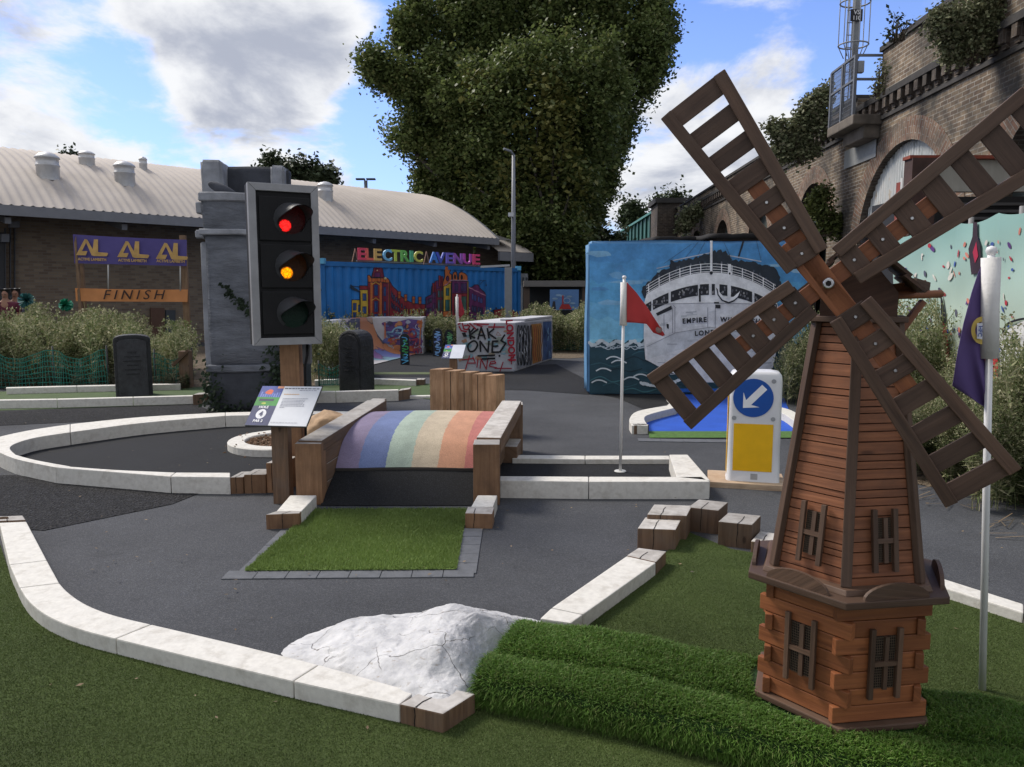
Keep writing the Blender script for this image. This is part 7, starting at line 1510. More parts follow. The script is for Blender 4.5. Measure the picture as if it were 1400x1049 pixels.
def viaduct():
    root = thing('railway_viaduct', 'tall weathered brick railway viaduct with blind arches along the right', 'viaduct', vp(20, 0))
    ZB_, ZT = 5.18, 6.48; R_ = 2.0; ZC = 4.52; ZS = ZC - R_; pitch = 5.0; c0 = 15.3; DEP = .34
    cents = [c0 + pitch * k for k in range(-2, 6)]
    mb = MB(); ya, yb = c0 - pitch * 2.5, c0 + pitch * 5.5
    def add(y0, z0, y1, z1, zb0, zb1): mb.face([vp(y0, zb0), vp(y1, zb1), vp(y1, z1), vp(y0, z0)], [(y0, zb0), (y1, zb1), (y1, z1), (y0, z0)])
    NSEG = 20; R_0 = 2.0
    def setR(ci):
        nonlocal R_, ZS
        R_ = 2.0 if ci <= 2 else 1.15; ZS = 4.52 - R_ if ci <= 2 else 4.40 - R_
    for ci, c in enumerate(cents):
        setR(ci); l, r = c - pitch / 2, c + pitch / 2; add(l, ZB_, c - R_, ZB_, 0, 0); add(c + R_, ZB_, r, ZB_, 0, 0)
        for k in range(NSEG):
            t0 = math.pi * (1 - k / NSEG); t1 = math.pi * (1 - (k + 1) / NSEG); y0, y1 = c + R_ * math.cos(t0), c + R_ * math.cos(t1); add(y0, ZB_, y1, ZB_, ZS + R_ * math.sin(t0), ZS + R_ * math.sin(t1))
    mb.build('brick_face', M_VB, root)
    for ci, c in enumerate(cents):
        setR(ci)
        # soffit, ring, infill
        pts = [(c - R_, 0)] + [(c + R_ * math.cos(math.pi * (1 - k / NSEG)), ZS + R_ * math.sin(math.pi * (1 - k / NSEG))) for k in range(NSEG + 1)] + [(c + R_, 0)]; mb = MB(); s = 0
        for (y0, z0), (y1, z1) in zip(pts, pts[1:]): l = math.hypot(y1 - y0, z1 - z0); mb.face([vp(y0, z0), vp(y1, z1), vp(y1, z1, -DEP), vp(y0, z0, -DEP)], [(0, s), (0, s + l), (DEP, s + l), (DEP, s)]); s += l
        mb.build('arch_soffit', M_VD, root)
        mb = MB(); w = .42; s = 0
        for k in range(NSEG):
            t0 = math.pi * (1 - k / NSEG); t1 = math.pi * (1 - (k + 1) / NSEG); q = lambda t, r: vp(c + r * math.cos(t), ZS + r * math.sin(t), .012); l = R_ * math.pi / NSEG
            mb.face([q(t0, R_ - .01), q(t1, R_ - .01), q(t1, R_ + w), q(t0, R_ + w)], [(0, s), (0, s + l), (w, s + l), (w, s)]); s += l
        mb.build('arch_ring', M_VR, root)
        if ci == 2:
            # corrugated white, rust-stained sheets
            m, nt, L, B = newmat('rusty_white_tin'); tc = N(nt, 'ShaderNodeTexCoord'); mp = N(nt, 'ShaderNodeMapping'); mp.inputs['Scale'].default_value = (1, 3.5, .8); L.new(tc.outputs['Object'], mp.inputs[0]); n = N(nt, 'ShaderNodeTexNoise', Scale=1.6, Detail=8.0, Roughness=.7); L.new(mp.outputs[0], n.inputs['Vector']); cr = N(nt, 'ShaderNodeValToRGB'); L.new(n.outputs[0], cr.inputs[0]); e = cr.color_ramp.elements
            e[0].position = .36; e[0].color = (.14, .15, .15, 1); e[1].position = .70; e[1].color = (.24, .10, .045, 1); q = e.new(.46); q.color = (.45, .47, .46, 1); q = e.new(.58); q.color = (.52, .52, .50, 1); q = e.new(.64); q.color = (.38, .28, .16, 1); L.new(cr.outputs[0], B.inputs['Base Color']); B.inputs['Roughness'].default_value = .6
            mb = MB(); NY = 150
            for i in range(NY):
                y0 = c - R_ + 2 * R_ * i / NY; y1 = y0 + 2 * R_ / NY; f = lambda y: ZS + math.sqrt(max(0, R_ * R_ - (y - c) ** 2)); o0 = -.14 + .016 * math.sin(y0 * 60); o1 = -.14 + .016 * math.sin(y1 * 60); mb.face([vp(y0, 0, o0), vp(y1, 0, o1), vp(y1, f(y1), o1), vp(y0, f(y0), o0)], smooth=True)
            mb.build('corrugated_infill', m, root)
        elif ci == 3:
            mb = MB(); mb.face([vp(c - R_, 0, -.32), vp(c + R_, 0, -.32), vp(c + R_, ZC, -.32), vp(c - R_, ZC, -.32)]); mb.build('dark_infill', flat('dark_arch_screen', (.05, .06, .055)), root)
            for k in range(5): mb = MB(); y = c - R_ + R_ * 2 * k / 5; mb.bar(vp(y + .05, 3.2 + .15 * (k % 2), -.4), vp(y + .9, 3.2 + .15 * (k % 2), -.4), .05, .35); mb.build('sheet_panel', flat('pale_sheet', (.30, .32, .32)), root)
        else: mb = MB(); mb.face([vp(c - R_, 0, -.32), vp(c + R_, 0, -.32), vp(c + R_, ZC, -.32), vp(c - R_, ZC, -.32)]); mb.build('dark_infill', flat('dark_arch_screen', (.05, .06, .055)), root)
    # string courses, dentils, parapet
    def course(y0, y1, z0, z1, off, mat, name, uvm=True):
        mb = MB(); mb.face([vp(y0, z0, off), vp(y1, z0, off), vp(y1, z1, off), vp(y0, z1, off)], [(y0, z0), (y1, z0), (y1, z1), (y0, z1)]); mb.face([vp(y0, z0, 0), vp(y1, z0, 0), vp(y1, z0, off), vp(y0, z0, off)]); mb.face([vp(y0, z1, off), vp(y1, z1, off), vp(y1, z1, -.4), vp(y0, z1, -.4)])
        mb.face([vp(y1, z0, off), vp(y1, z0, -.4), vp(y1, z1, -.4), vp(y1, z1, off)]); mb.face([vp(y0, z0, off), vp(y0, z0, -.4), vp(y0, z1, -.4), vp(y0, z1, off)]); mb.build(name, mat, root)
    course(ya, yb, 5.12, 5.20, .05, M_COP, 'string_course'); course(ya, yb, 5.20, 5.50, .015, M_VD, 'frieze'); course(ya, yb, 5.50, 5.62, .15, M_COP, 'cornice')
    mb = MB(); y = ya
    while y < yb: 
        c = vp(y, 5.40, .07); M = Matrix.Rotation(-VS, 4, 'Z'); M.translation = c; mb.box((0, 0, 0), (.13, .14, .20), M); M2 = M.copy(); M2.translation = vp(y, 5.27, .04); mb.box((0, 0, 0), (.08, .12, .10), M2); y += .33
    mb.build('dentil_course', M_VD, root)
    course(ya, 16.4, 5.62, ZT, .04, M_VB, 'parapet'); course(ya, 16.42, ZT, ZT + .10, .10, M_COP, 'parapet_coping'); 
    course(17.6, yb, 5.62, 5.86, .03, M_VB, 'low_parapet'); course(17.6, yb, 5.86, 5.94, .09, M_COP, 'low_parapet_coping')
    # refuge platform with railing
    mb = MB(); mb.prism([vp(16.4, 4.78, .0), vp(17.5, 4.78, .0), vp(17.5, 4.78, .35), vp(16.4, 4.78, .35)], (0, 0, 1), .3); mb.build('platform_bracket', pm('grimy_concrete', (.13, .11, .09), .9, .4, 3, .5, 15), root, bevel=.03)
    mb = MB(); mb.prism([vp(16.3, 5.04, .0), vp(17.75, 5.04, .0), vp(17.75, 5.04, .62), vp(16.3, 5.04, .62)], (0, 0, 1), .20); mb.build('platform', pm('grimy_concrete', (.13, .11, .09)), root, bevel=.03)
    mb = MB(); mb.face([vp(16.5, 4.42, .03), vp(18.2, 4.42, .03), vp(18.2, 4.82, .03), vp(16.5, 4.82, .03)]); mb.build('render_patch', flat('pale_render', (.28, .29, .29)), root)
    g = flat('railing_grey', (.13, .14, .16), .5)
    for y in (16.4, 17.05, 17.7):
        mb = MB(); mb.box(vp(y, 5.82, .58), (.06, .06, 1.2)); mb.build('railing_post', g, root)
    for z in (6.42, 5.95): mb = MB(); mb.bar(vp(16.4, z, .58), vp(17.7, z, .58), .045, .045); mb.bar(vp(16.4, z, .58), vp(16.4, z, -.1), .045, .045); mb.build('railing_bar', g, root)
    mb = MB()
    for i in range(30): y = 16.4 + 1.3 * i / 30; mb.bar(vp(y, 5.26, .58), vp(y, 6.4, .58), .007, .007)
    for i in range(12): z = 5.3 + i * .095; mb.bar(vp(16.4, z, .58), vp(17.7, z, .58), .007, .007)
    mb.build('mesh_panel', g, root)
    # green steel bridge beyond the pier
    pr = thing('bridge_pier', 'blackened brick pier at the far end of the viaduct', 'pier', vp(41.5, 0)); mb = MB(); mb.prism([vp(40.6, 0, 1.0), vp(43, 0, 1.0), vp(43, 0, -1), vp(40.6, 0, -1)], (0, 0, 1), 6.2); mb.build('pier_shaft', M_VD, pr); mb = MB(); mb.prism([vp(40.4, 6.2, 1.15), vp(43.2, 6.2, 1.15), vp(43.2, 6.2, -1), vp(40.4, 6.2, -1)], (0, 0, 1), .25); mb.build('cap', M_COP, pr)
    gb = thing('railway_bridge', 'green painted steel railway bridge span in the distance', 'bridge', vp(60, 0)); mb = MB(); GRN = pm('green_girder_paint', (.025, .10, .085), .6, .3, 1, .1)
    A = P(918, 277, 44); Bb = P(818, 338, 78); zt0, zt1 = A.z, Bb.z; hgt = 1.45
    mb.prism([A, Bb, Bb - Vector((0, 0, hgt)), A - Vector((0, 0, hgt))], (1, 0, 0), .3); mb.build('girder', GRN, gb)
    for i in range(24): t = i / 23; p = A.lerp(Bb, t); mb = MB(); mb.box(p + Vector((-.06, 0, -hgt / 2)), (.12, .16, hgt)); mb.build('stiffener', GRN, gb)
    mb = MB(); mb.bar(A + Vector((-.05, 0, .05)), Bb + Vector((-.05, 0, .05)), .3, .14); mb.build('top_flange', flat('green_light', (.06, .20, .17)), gb)
    mb = MB(); mb.prism([A - Vector((.02, 0, hgt)), Bb - Vector((.02, 0, hgt)), Bb - Vector((.02, 0, hgt + 1.3)), A - Vector((.02, 0, hgt + 1.3))], (1, 0, 0), 3); mb.build('concrete_edge', pm('stained_concrete', (.22, .20, .18), .9, .3, .8, .3), gb)
    # dark low sheds in front of the viaduct, above the ship mural
    for x0, x1, yt, D, lb in ((905, 1000, 325, 22, 'low dark felt-roofed shed behind the left of the ship mural'), (985, 1120, 321, 20, 'low dark shed with a torn felt roof behind the ship mural')):
        sh = thing('shed', lb, 'shed', P((x0 + x1) / 2, 400, D + 1)); sh.location.z = 0; ORIG[sh] = Vector(sh.location); a = P(x0, yt, D); b = P(x1, yt - 2, D); mb = MB(); mb.prism([Vector((a.x, D, 0)), Vector((b.x, D, 0)), Vector((b.x, D + 2.5, 0)), Vector((a.x, D + 2.5, 0))], (0, 0, 1), a.z - .05); mb.build('walls', flat('shed_brown', (.05, .042, .036), .9), sh)
        mb = MB(); n = 14
        def fn(u, v): p = Vector((a.x - .2 + (b.x - a.x + .4) * u, D - .2 + 2.9 * v, a.z + .02 + .10 * v + .04 * mnoise.noise(Vector((u * 9, v * 3, D))))); return p
        mb.grid(fn, 20, 4); o = mb.build('felt_roof', flat('roof_felt', (.022, .021, .022), .95), sh); sd_ = o.modifiers.new('s', 'SOLIDIFY'); sd_.thickness = .12
viaduct()
def mast():
    y = 17.0; x = P(1170, 100, y).x; zb = 5.24; root = thing('signal_mast', 'steel railway mast with caged ladder and a black number plate', 'mast', (x, y, zb)); g = flat('mast_grey', (.22, .23, .24), .5)
    xm = P(1168, 100, y).x; mb = MB(); mb.tube([(xm, y, zb), (P(1172, 0, y).x, y, P(1172, 0, y).z), (P(1173, -60, y).x, y, P(1173, -60, y).z)], .065, 12); mb.build('pole', g, root)
    lx0, lx1 = P(1155, 60, y).x, P(1161.5, 60, y).x; zt = P(1160, -60, y).z; mb = MB()
    for lx in (lx0, lx1): mb.tube([(lx, y - .05, zb + .3), (lx + .03, y - .05, zt)], .014, 6)
    z = zb + .5
    while z < zt: mb.tube([(lx0, y - .05, z), (lx1, y - .05, z)], .010, 6); z += .25
    mb.build('ladder', g, root)
    zc0 = P(1160, 64, y).z; cx = P(1164, 60, y).x; rad = (P(1184, 30, y).x - P(1145, 30, y).x) / 2
    for z in [zc0 + .85 * k for k in range(4)]:
        mb = MB(); mb.tube([(cx + rad * math.cos(t), y - .1 + rad * .9 * math.sin(t), z) for t in [6.2832 * k / 20 for k in range(21)]], .016, 6); mb.build('cage_hoop', g, root)
    for k in range(6): t = 6.2832 * (k + .5) / 6; p = (cx + rad * math.cos(t), y - .1 + rad * .9 * math.sin(t)); mb = MB(); mb.tube([(cx + rad * .6 * math.cos(t), y - .1 + rad * .6 * math.sin(t), zc0 - .25), (p[0], p[1], zc0), (p[0], p[1], zt)], .010, 6); mb.build('cage_bar', g, root)
    c = P(1171, 21, y - .12); mb = MB(); mb.box(c, (.25, .02, .24)); mb.build('number_plate', flat('plate_black', (.01, .01, .012)), root)
    W_ = flat('plate_white', (.6, .6, .6)); text(root, 'lettering', 'VS', .125, frame(c + Vector((0, -.014, .055)), (1, 0, 0), (0, 0, 1)), W_, .003, .001); text(root, 'lettering', '110', .115, frame(c + Vector((0, -.014, -.06)), (1, 0, 0), (0, 0, 1)), W_, .003, .001)
    c = P(1176, 92, y); mb = MB(); mb.box(c, (.13, .12, .24)); mb.build('equipment_box', flat('box_pale', (.28, .29, .30)), root, bevel=.01)
    for du in (-6, -2, 3): mb = MB(); a = P(1170 + du, 140, y); mb.tube([(a.x, y, zb + .02), (xm, y, zb + .6)], .015, 6); mb.build('stay', g, root)
mast()

# ---- yard structure and festival banner at the right
def yard():
    D = 9.6; root = thing('canopy_shed', 'cream canopy with a rusty top edge in front of the brick arches', 'shed', (P(1340, 300, D).x, D + 1, 0)); x0 = P(1244, 230, D).x; x1 = x0 + 4.2; zt = P(1300, 218, D).z; zb = P(1300, 262, D).z
    mb = MB(); mb.box(((x0 + x1) / 2, D + .05, (zt + zb) / 2), (x1 - x0, .1, zt - zb)); mb.build('cream_fascia', pm('cream_panel', (.34, .33, .29), .7, .15, 3, .2, dirt=.4, dirtc=(.16, .12, .09), stretch=(2, 1, .5)), root)
    mb = MB(); mb.box(((x0 + x1) / 2, D, zt + .015), (x1 - x0 + .1, .18, .04)); mb.build('rusty_edge', pm('rust_red', (.20, .045, .025), .8, .4, 5, .3), root)
    mb = MB(); mb.box((x0 + .12, D - .02, (zt + zb) / 2 - .3), (.30, .2, zt - zb + .6)); mb.build('dark_end_post', pm('dark_rust_post', (.05, .025, .02), .7, .4, 4, .3), root)
    mb = MB(); mb.prism([(x0 + .3, D + .5, 0), (x1, D + .5, 0), (x1, D + 1.6, 0), (x0 + .3, D + 1.6, 0)], (0, 0, 1), zb); mb.build('dark_interior', flat('dark_inside', (.018, .018, .020)), root)
    for i in range(14): z = zb - .1 - i * .09; mb = MB(); mb.box(((x0 + x1) / 2 + .3, D + .46, z), (x1 - x0 - .8, .05, .035)); mb.build('slat', flat('slat_grey', (.10, .10, .105)), root)
    mb = MB(); mb.box((P(1239, 270, 9.9).x, 9.9, 2.7), (.22, .1, .55)); mb.build('warning_plate', pm('rust_red_plate', (.20, .04, .025), .6, .4, 5), root); mb = MB(); mb.box((P(1238.5, 272, 9.8).x, 9.8, 2.78), (.1, .05, .22)); mb.build('white_notice', flat('notice_white', (.6, .62, .65)), root)
    mb = MB(); mb.tube([(P(1234, 300, 9.7).x, 9.7, 0), (P(1234, 262, 9.7).x, 9.7, 3.0)], .03, 8); mb.build('pole', flat('pole_grey', (.3, .3, .3)), root)
    # banner: runs from the frame's right edge towards the back
    A = P(1402, 500, 6.3); A.z = 0; Bq = P(1215, 470, 9.6); Bq.z = 0; d = (A - Bq).normalized(); n = Vector((d.y, -d.x, 0)); n = n if n.x < 0 else -n; A = A + d * 1.6; L_ = (A - Bq).length; zt = 2.30; root = thing('party_banner', 'pale teal printed banner fence with confetti, a bottle and a boombox', 'banner', (A + Bq) / 2)
    def dsp(p):
        s = (p - Bq).dot(d); z = p.z; k = (s % .9) / .9; h = max(0, (z - 1.0)) / 1.3
        return .030 * h * abs(math.sin(k * math.pi)) ** .6 + .012 * math.sin(s * 7 + z * 3) + .012 * math.sin(s * 3 - z * 9) * (1 - h * .5)
    m, nt, L, B = newmat('teal_banner_print'); tc = N(nt, 'ShaderNodeTexCoord'); sp = N(nt, 'ShaderNodeSeparateXYZ'); L.new(tc.outputs['Object'], sp.inputs[0]); r = N(nt, 'ShaderNodeMapRange'); L.new(sp.outputs[2], r.inputs[0]); r.inputs[1].default_value = .9; r.inputs[2].default_value = 2.2; mx = N(nt, 'ShaderNodeMix', data_type='RGBA'); L.new(r.outputs[0], mx.inputs[0]); mx.inputs[6].default_value = (.50, .55, .45, 1); mx.inputs[7].default_value = (.24, .40, .36, 1); L.new(mx.outputs[2], B.inputs['Base Color']); B.inputs['Roughness'].default_value = .45
    mb = MB(); mb.grid(lambda u, v: (lambda p: p + n * dsp(p))(Bq + d * L_ * u + Vector((0, 0, zt * v - .05 * abs(math.sin(u * L_ / .9 * math.pi)) * v))), 150, 26); mb.build('printed_sheet', m, root)
    for k in range(6): p = Bq + d * L_ * k / 5 - n * .06; mb = MB(); mb.tube([p, p + Vector((0, 0, zt + .03))], .025, 8); mb.build('fence_post', flat('fence_steel', (.2, .2, .2)), root)
    cv = Canvas(Bq, n, .00008, .005); R = random.Random(9); cols_ = [(.40, .03, .05), (.05, .10, .32), (.10, .04, .18), (.60, .58, .52), (.55, .20, .15), (.08, .08, .12)]
    for i in range(150):
        u, v = R.uniform(1225, 1400), R.uniform(288, 520)
        if cv.pt(u, v).z > 2.15: continue
        a = R.uniform(-.5, .5); l = R.uniform(1.5, 6); w = R.uniform(.8, 2.4); cv.poly(R.choice(cols_), [(u + l * math.sin(a + t) * .0 + (w * math.cos(t)) * math.cos(a) - l * math.sin(t) * math.sin(a), v + w * math.cos(t) * math.sin(a) + l * math.sin(t) * math.cos(a)) for t in [6.28 * k / 8 for k in range(8)]])
    S_ = 60; bc = lambda c_, nm: c_.build(nm, root, cuts=[(Bq + d * (L_ * k / S_), d) for k in range(1, S_)], disp=lambda p: dsp(p)); bc(cv, 'confetti_print').__setitem__('kind', 'stuff'); cv = Canvas(Bq, n, .00008, .018)
    K = (.012, .012, .016); cv.poly((.03, .015, .025), [(1336, 304), (1341, 304), (1342, 322), (1346, 336), (1345, 372), (1334, 376), (1332, 340), (1336, 324)]); cv.poly((.40, .02, .06), [(1337, 345), (1341, 330), (1343, 350), (1339, 360)])
    cv.poly(K, [(1290, 396), (1293, 425), (1297, 450), (1296, 500), (1291, 500)]); cv.poly((.28, .02, .03), [(1292, 440), (1297, 450), (1301, 480), (1299, 520), (1290, 515)]); cv.poly((.34, .015, .02), [(1346, 462), (1362, 470), (1368, 520), (1368, 546), (1350, 535)]); cv.poly((.45, .30, .05), [(1355, 500), (1361, 492), (1364, 515), (1360, 530)])
    bc(cv, 'bottle_print'); cv = Canvas(Bq, n, .00008, .018)
    cv.poly((.52, .52, .50), [(1366, 462), (1372, 456), (1410, 436), (1410, 510), (1372, 532)]); cv.stroke(K, [(1366, 462), (1410, 438)], 1.3); cv.curve(K, [(1372, 456), (1380, 444), (1400, 437), (1412, 436)], 3); cv.poly(K, [(1378, 462), (1410, 452), (1410, 456), (1379, 468)]); cv.ell(K, 1371.5, 505, 5, 21, 20); cv.ell((.18, .18, .18), 1371.5, 505, 2.6, 12, 16); cv.ell(K, 1371.5, 505, 1.2, 5, 12); cv.poly((.30, .015, .02), [(1380, 500), (1412, 488), (1412, 506), (1380, 515)]); cv.poly(K, [(1380, 490), (1412, 478), (1412, 488), (1380, 500)])
    bc(cv, 'boombox_print')
yard()

# ================================================================== LAMPS, SHELTER
g = flat('lamp_column_grey', (.17, .18, .20), .5)
lp = thing('lamp_post', 'tall slim grey lamp column with a camera in front of the big tree', 'lamp post', (P(702, 350, 29).x, 29, 0)); mb = MB(); q = P(702, 212, 29); mb.tube([(q.x, 29, 0), (q.x, 29, q.z * .55), (q.x, 29, q.z)], [.11, .085, .06], 10); mb.build('column', g, lp); mb = MB(); mb.tube([q, q + Vector((-.1, -.2, .1)), q + Vector((-.35, -.4, .15))], .04, 6); mb.build('arm', g, lp)
c = P(698.5, 294, 28.8); mb = MB(); mb.box(c, (.2, .3, .14)); mb.build('camera_box', flat('camera_white', (.5, .5, .5)), lp)
lp = thing('lamp_post', 'twin-headed street lamp rising behind the hall roof', 'lamp post', (P(500, 350, 48).x, 48, 0)); q = P(500, 247, 48); mb = MB(); mb.tube([(q.x, 48, 0), q], .11, 8); mb.build('column', g, lp)
for sx_ in (-1, 1): mb = MB(); mb.box(q + Vector((sx_ * .32, 0, .08)), (.55, .3, .10)); mb.build('lamp_head', flat('head_dark', (.06, .065, .07)), lp, bevel=.03)
sh = thing('open_shelter', 'low flat-roofed shelter under the big tree with a framed poster', 'shelter', (P(755, 400, 30).x, 30, 0)); T = flat('shelter_timber', (.10, .07, .05)); mb = MB(); a = P(716, 388, 29); b = P(806, 389, 29); mb.box(((a.x + b.x) / 2, 30.2, a.z), (b.x - a.x, 3, .22)); mb.build('roof', flat('shelter_roof', (.15, .14, .13)), sh)
for u in (720, 800): q = P(u, 400, 29); mb = MB(); mb.box((q.x, 29, a.z / 2), (.22, .2, a.z)); mb.build('post', T, sh)
mb = MB(); mb.box(((a.x + b.x) / 2, 31.5, 1.0), (b.x - a.x, .1, 2.0)); mb.build('back_wall', flat('shelter_wall', (.045, .05, .055)), sh); mb = MB(); mb.box(P(763, 388, 28.85), (.7, .05, .12)); mb.build('name_board', flat('board_pale', (.5, .5, .5)), sh)
pw = thing('poster_board', 'small blue painted poster board under the shelter roof', 'poster', (P(771, 430, 27).x, 27, 0)); q0, q1 = P(752, 396, 27), P(791, 424, 27); mb = MB(); mb.box(((q0.x + q1.x) / 2, 27, (q0.z + q1.z) / 2), (q1.x - q0.x, .06, q0.z - q1.z)); mb.build('panel', flat('poster_blue', (.09, .20, .42)), pw); mb = MB(); mb.box((q0.x + .05, 27.05, q0.z / 2), (.08, .06, q0.z)); mb.box((q1.x - .05, 27.05, q0.z / 2), (.08, .06, q0.z)); mb.build('posts', T, pw)
cv = Canvas((0, 26.96, 0), (0, -1, 0), .001, .004); R = random.Random(4)
for i in range(5): cv.ell((.22, .35, .5), R.uniform(757, 785), R.uniform(402, 418), 4, 1.5, 9)
cv.poly((.35, .03, .03), [(764, 423), (768, 416), (778, 416), (782, 423)]); cv.poly((.03, .03, .04), [(754, 423), (756, 412), (759, 412), (760, 423)]); cv.rect((.35, .03, .03), 768.5, 404, 770.5, 417); cv.ell((.3, .4, .55), 775, 411, 5, 4, 12); cv.ell((.09, .20, .42), 775, 411, 4, 3, 12); cv.build('painted_scene', pw)
for (u0, v0, u1, v1, D, c, lb) in ((709, 374, 722, 390, 34, (.30, .32, .34), 'pale grey cabin seen just right of the container'), (784, 379, 800, 389, 44, (.34, .34, .34), 'distant pale block under the tree, above the shelter')):
    h_ = thing('cabin', lb, 'cabin', (P((u0 + u1) / 2, 400, D).x, D, 0)); a = P(u0, v0, D); b = P(u1, v1, D); mb = MB(); mb.box(((a.x + b.x) / 2, D + 1, a.z / 2), (b.x - a.x, 2, a.z)); mb.build('walls', flat('cabin_%d' % D, c), h_, bevel=.05)
    for k in range(3): mb = MB(); mb.box((a.x + (b.x - a.x) * (k + .5) / 3, D - .01, a.z - .35), ((b.x - a.x) * .2, .05, .35)); mb.build('window', flat('cabin_window', (.06, .07, .08)), h_)

# ================================================================== TREES, BUSHES, WEEDS
def leaf_quads(C_, size, n, spread, flat_=.5, droop=.0, aspect=.7):
    """C_ (m,3) clump centres -> n leaf quads per clump"""
    m = len(C_); P_ = np.repeat(C_, n, 0) + RNG.normal(0, 1, (m * n, 3)) * np.array(spread); N_ = RNG.normal(0, 1, (m * n, 3)); N_[:, 2] = np.abs(N_[:, 2]) + flat_; N_ /= np.linalg.norm(N_, axis=1)[:, None]
    r = RNG.normal(0, 1, (m * n, 3)); U = np.cross(N_, r); U /= np.linalg.norm(U, axis=1)[:, None]; W = np.cross(N_, U); s = size * RNG.uniform(.55, 1.3, m * n)[:, None]; U = U * s; W = W * s * aspect
    V = np.stack([P_ - U, P_ - W, P_ + U, P_ + W], 1).reshape(-1, 3); return V
def tree(label, lobes, D, base, trunk_r, mat, leaf=.2, nclump=60, per=14, spread=.35, group=None, gap=.0, limb=True, barkc=(.06, .052, .042), surf=.45, name='tree'):
    """lobes: (u,v,rx,ry in photo px at depth D, depth offset, density)"""
    root = thing(name, label, 'tree', (base.x, base.y, 0), group); Cs = []
    tops = []
    for (u, v, rx, ry, dz, dn) in lobes:
        c = P(u, v, D + dz); k = (D + dz) / F; rx_, ry_ = rx * k, ry * k; rd = (rx_ + ry_) / 2 * .85; n = int(nclump * dn * (rx_ * ry_) ** .5 * 2.2 + 8); q = RNG.normal(0, 1, (n, 3)); q /= np.linalg.norm(q, axis=1)[:, None]; rr_ = RNG.uniform(surf, 1.0, n) ** .6
        pts = np.array(c) + q * rr_[:, None] * np.array([rx_, rd, ry_]); 
        dn_ = np.array([mnoise.noise(Vector(v_) * 2.6 + Vector((u, v, 0))) for v_ in q]); pts += (q * (dn_ * .55)[:, None]) * np.array([rx_, rd, ry_]); pts += RNG.normal(0, .12, pts.shape); Cs.append(pts); tops.append(c)
    Cs = np.concatenate(Cs); 
    rel = Cs - np.array(E1); al = rel @ np.array(DV); ac = rel @ np.array(NVv); Cs = Cs[~((al < 1.6) & (ac > -1) & (ac < 11) & (Cs[:, 2] < 6.9))]
    if gap: keep = np.array([mnoise.noise(Vector(p) * .75) > -gap for p in Cs]); Cs = Cs[keep]
    V = leaf_quads(Cs, leaf, per, (spread * .85, spread * .85, spread * 1.15)); np_mesh('crown', V, np.arange(len(V)).reshape(-1, 4), mat, root, 4)
    mb = MB(); bk = pm('bark_%s' % name, barkc, .9, .35, 3, .8, 14); fork = Vector((base.x, base.y, 0)) + (Vector(np.mean([tuple(t) for t in tops], 0)) - Vector((base.x, base.y, 0))) * .35
    mb.tube(smooth_path([Vector((base.x, base.y, -.1)), Vector((base.x + .1, base.y, fork.z * .5)), fork], 4), [trunk_r * (1 - .3 * i / 8) for i in range(9)], 10)
    mb.build('trunk', bk, root)
    if limb:
        for i, t in enumerate(tops[:14]):
            mb = MB(); mid = fork.lerp(t, .5) + Vector((random.uniform(-.4, .4), random.uniform(-.4, .4), random.uniform(-.2, .5))); mb.tube([fork, mid, t], [trunk_r * .45, trunk_r * .28, trunk_r * .08], 7); mb.build('limb', bk, root)
    return root
M_PL = leafmat('plane_tree_leaf', [(.055, .078, .022), (.084, .115, .034), (.12, .155, .050), (.15, .185, .06), (.072, .10, .030), (.20, .205, .075)], .5, .4)
big = [(640, 60, 60, 55, 0, 1), (700, 40, 75, 70, 2, 1), (780, 30, 80, 70, 1, 1), (855, 50, 52, 60, 0, 1), (880, 80, 34, 46, -1, 1), (897, 35, 22, 30, 0, 1), (560, 85, 40, 30, -1, 1), (525, 92, 26, 22, -2, 1.2), (565, 40, 22, 30, -1, 1.1), (572, 18, 10, 12, -1, 1), (590, 115, 45, 40, -2, 1), (600, 160, 45, 40, 0, 1),
       (560, 180, 26, 16, -2, 1.1), (548, 190, 12, 10, -2, 1), (650, 140, 60, 60, -3, 1), (730, 130, 70, 65, -4, 1), (800, 120, 60, 65, -3, 1), (850, 130, 32, 50, 0, 1), (832, 185, 24, 40, 0, 1), (780, 200, 60, 60, -4, 1), (710, 210, 60, 60, -4, 1), (640, 215, 50, 50, -2, 1), (595, 225, 30, 35, 0, 1), (600, 260, 30, 30, 0, 1),
       (650, 280, 55, 50, -1, 1), (720, 290, 60, 60, -3, 1), (775, 270, 42, 55, -2, 1), (812, 240, 18, 40, 0, 1), (800, 290, 20, 30, 0, 1), (770, 330, 40, 50, -1, 1.3), (690, 300, 50, 50, -4, 1.2), (740, 320, 55, 50, -5, 1.3), (760, 365, 45, 25, -4, 1.2), (700, 370, 50, 20, -4, 1.2), (730, 350, 50, 50, -1, 1), (680, 340, 45, 45, 0, 1), (655, 320, 30, 30, 1, 1), (785, 370, 18, 26, 0, 1), (832, 235, 8, 26, -1, 1), (750, -30, 130, 60, 2, .8), (640, -10, 45, 50, 0, .8), (615, 285, 24, 20, 1, 1)]
tree('enormous dark green plane tree filling the centre of the sky', big, 40, Vector((1.6, 40, 0)), .75, M_PL, .105, 88, 40, .30, gap=.16, limb=True, surf=.4)
M_PY = leafmat('yellow_green_leaf', [(.075, .085, .018), (.11, .115, .028), (.15, .14, .038), (.08, .095, .024)], .6, .2)
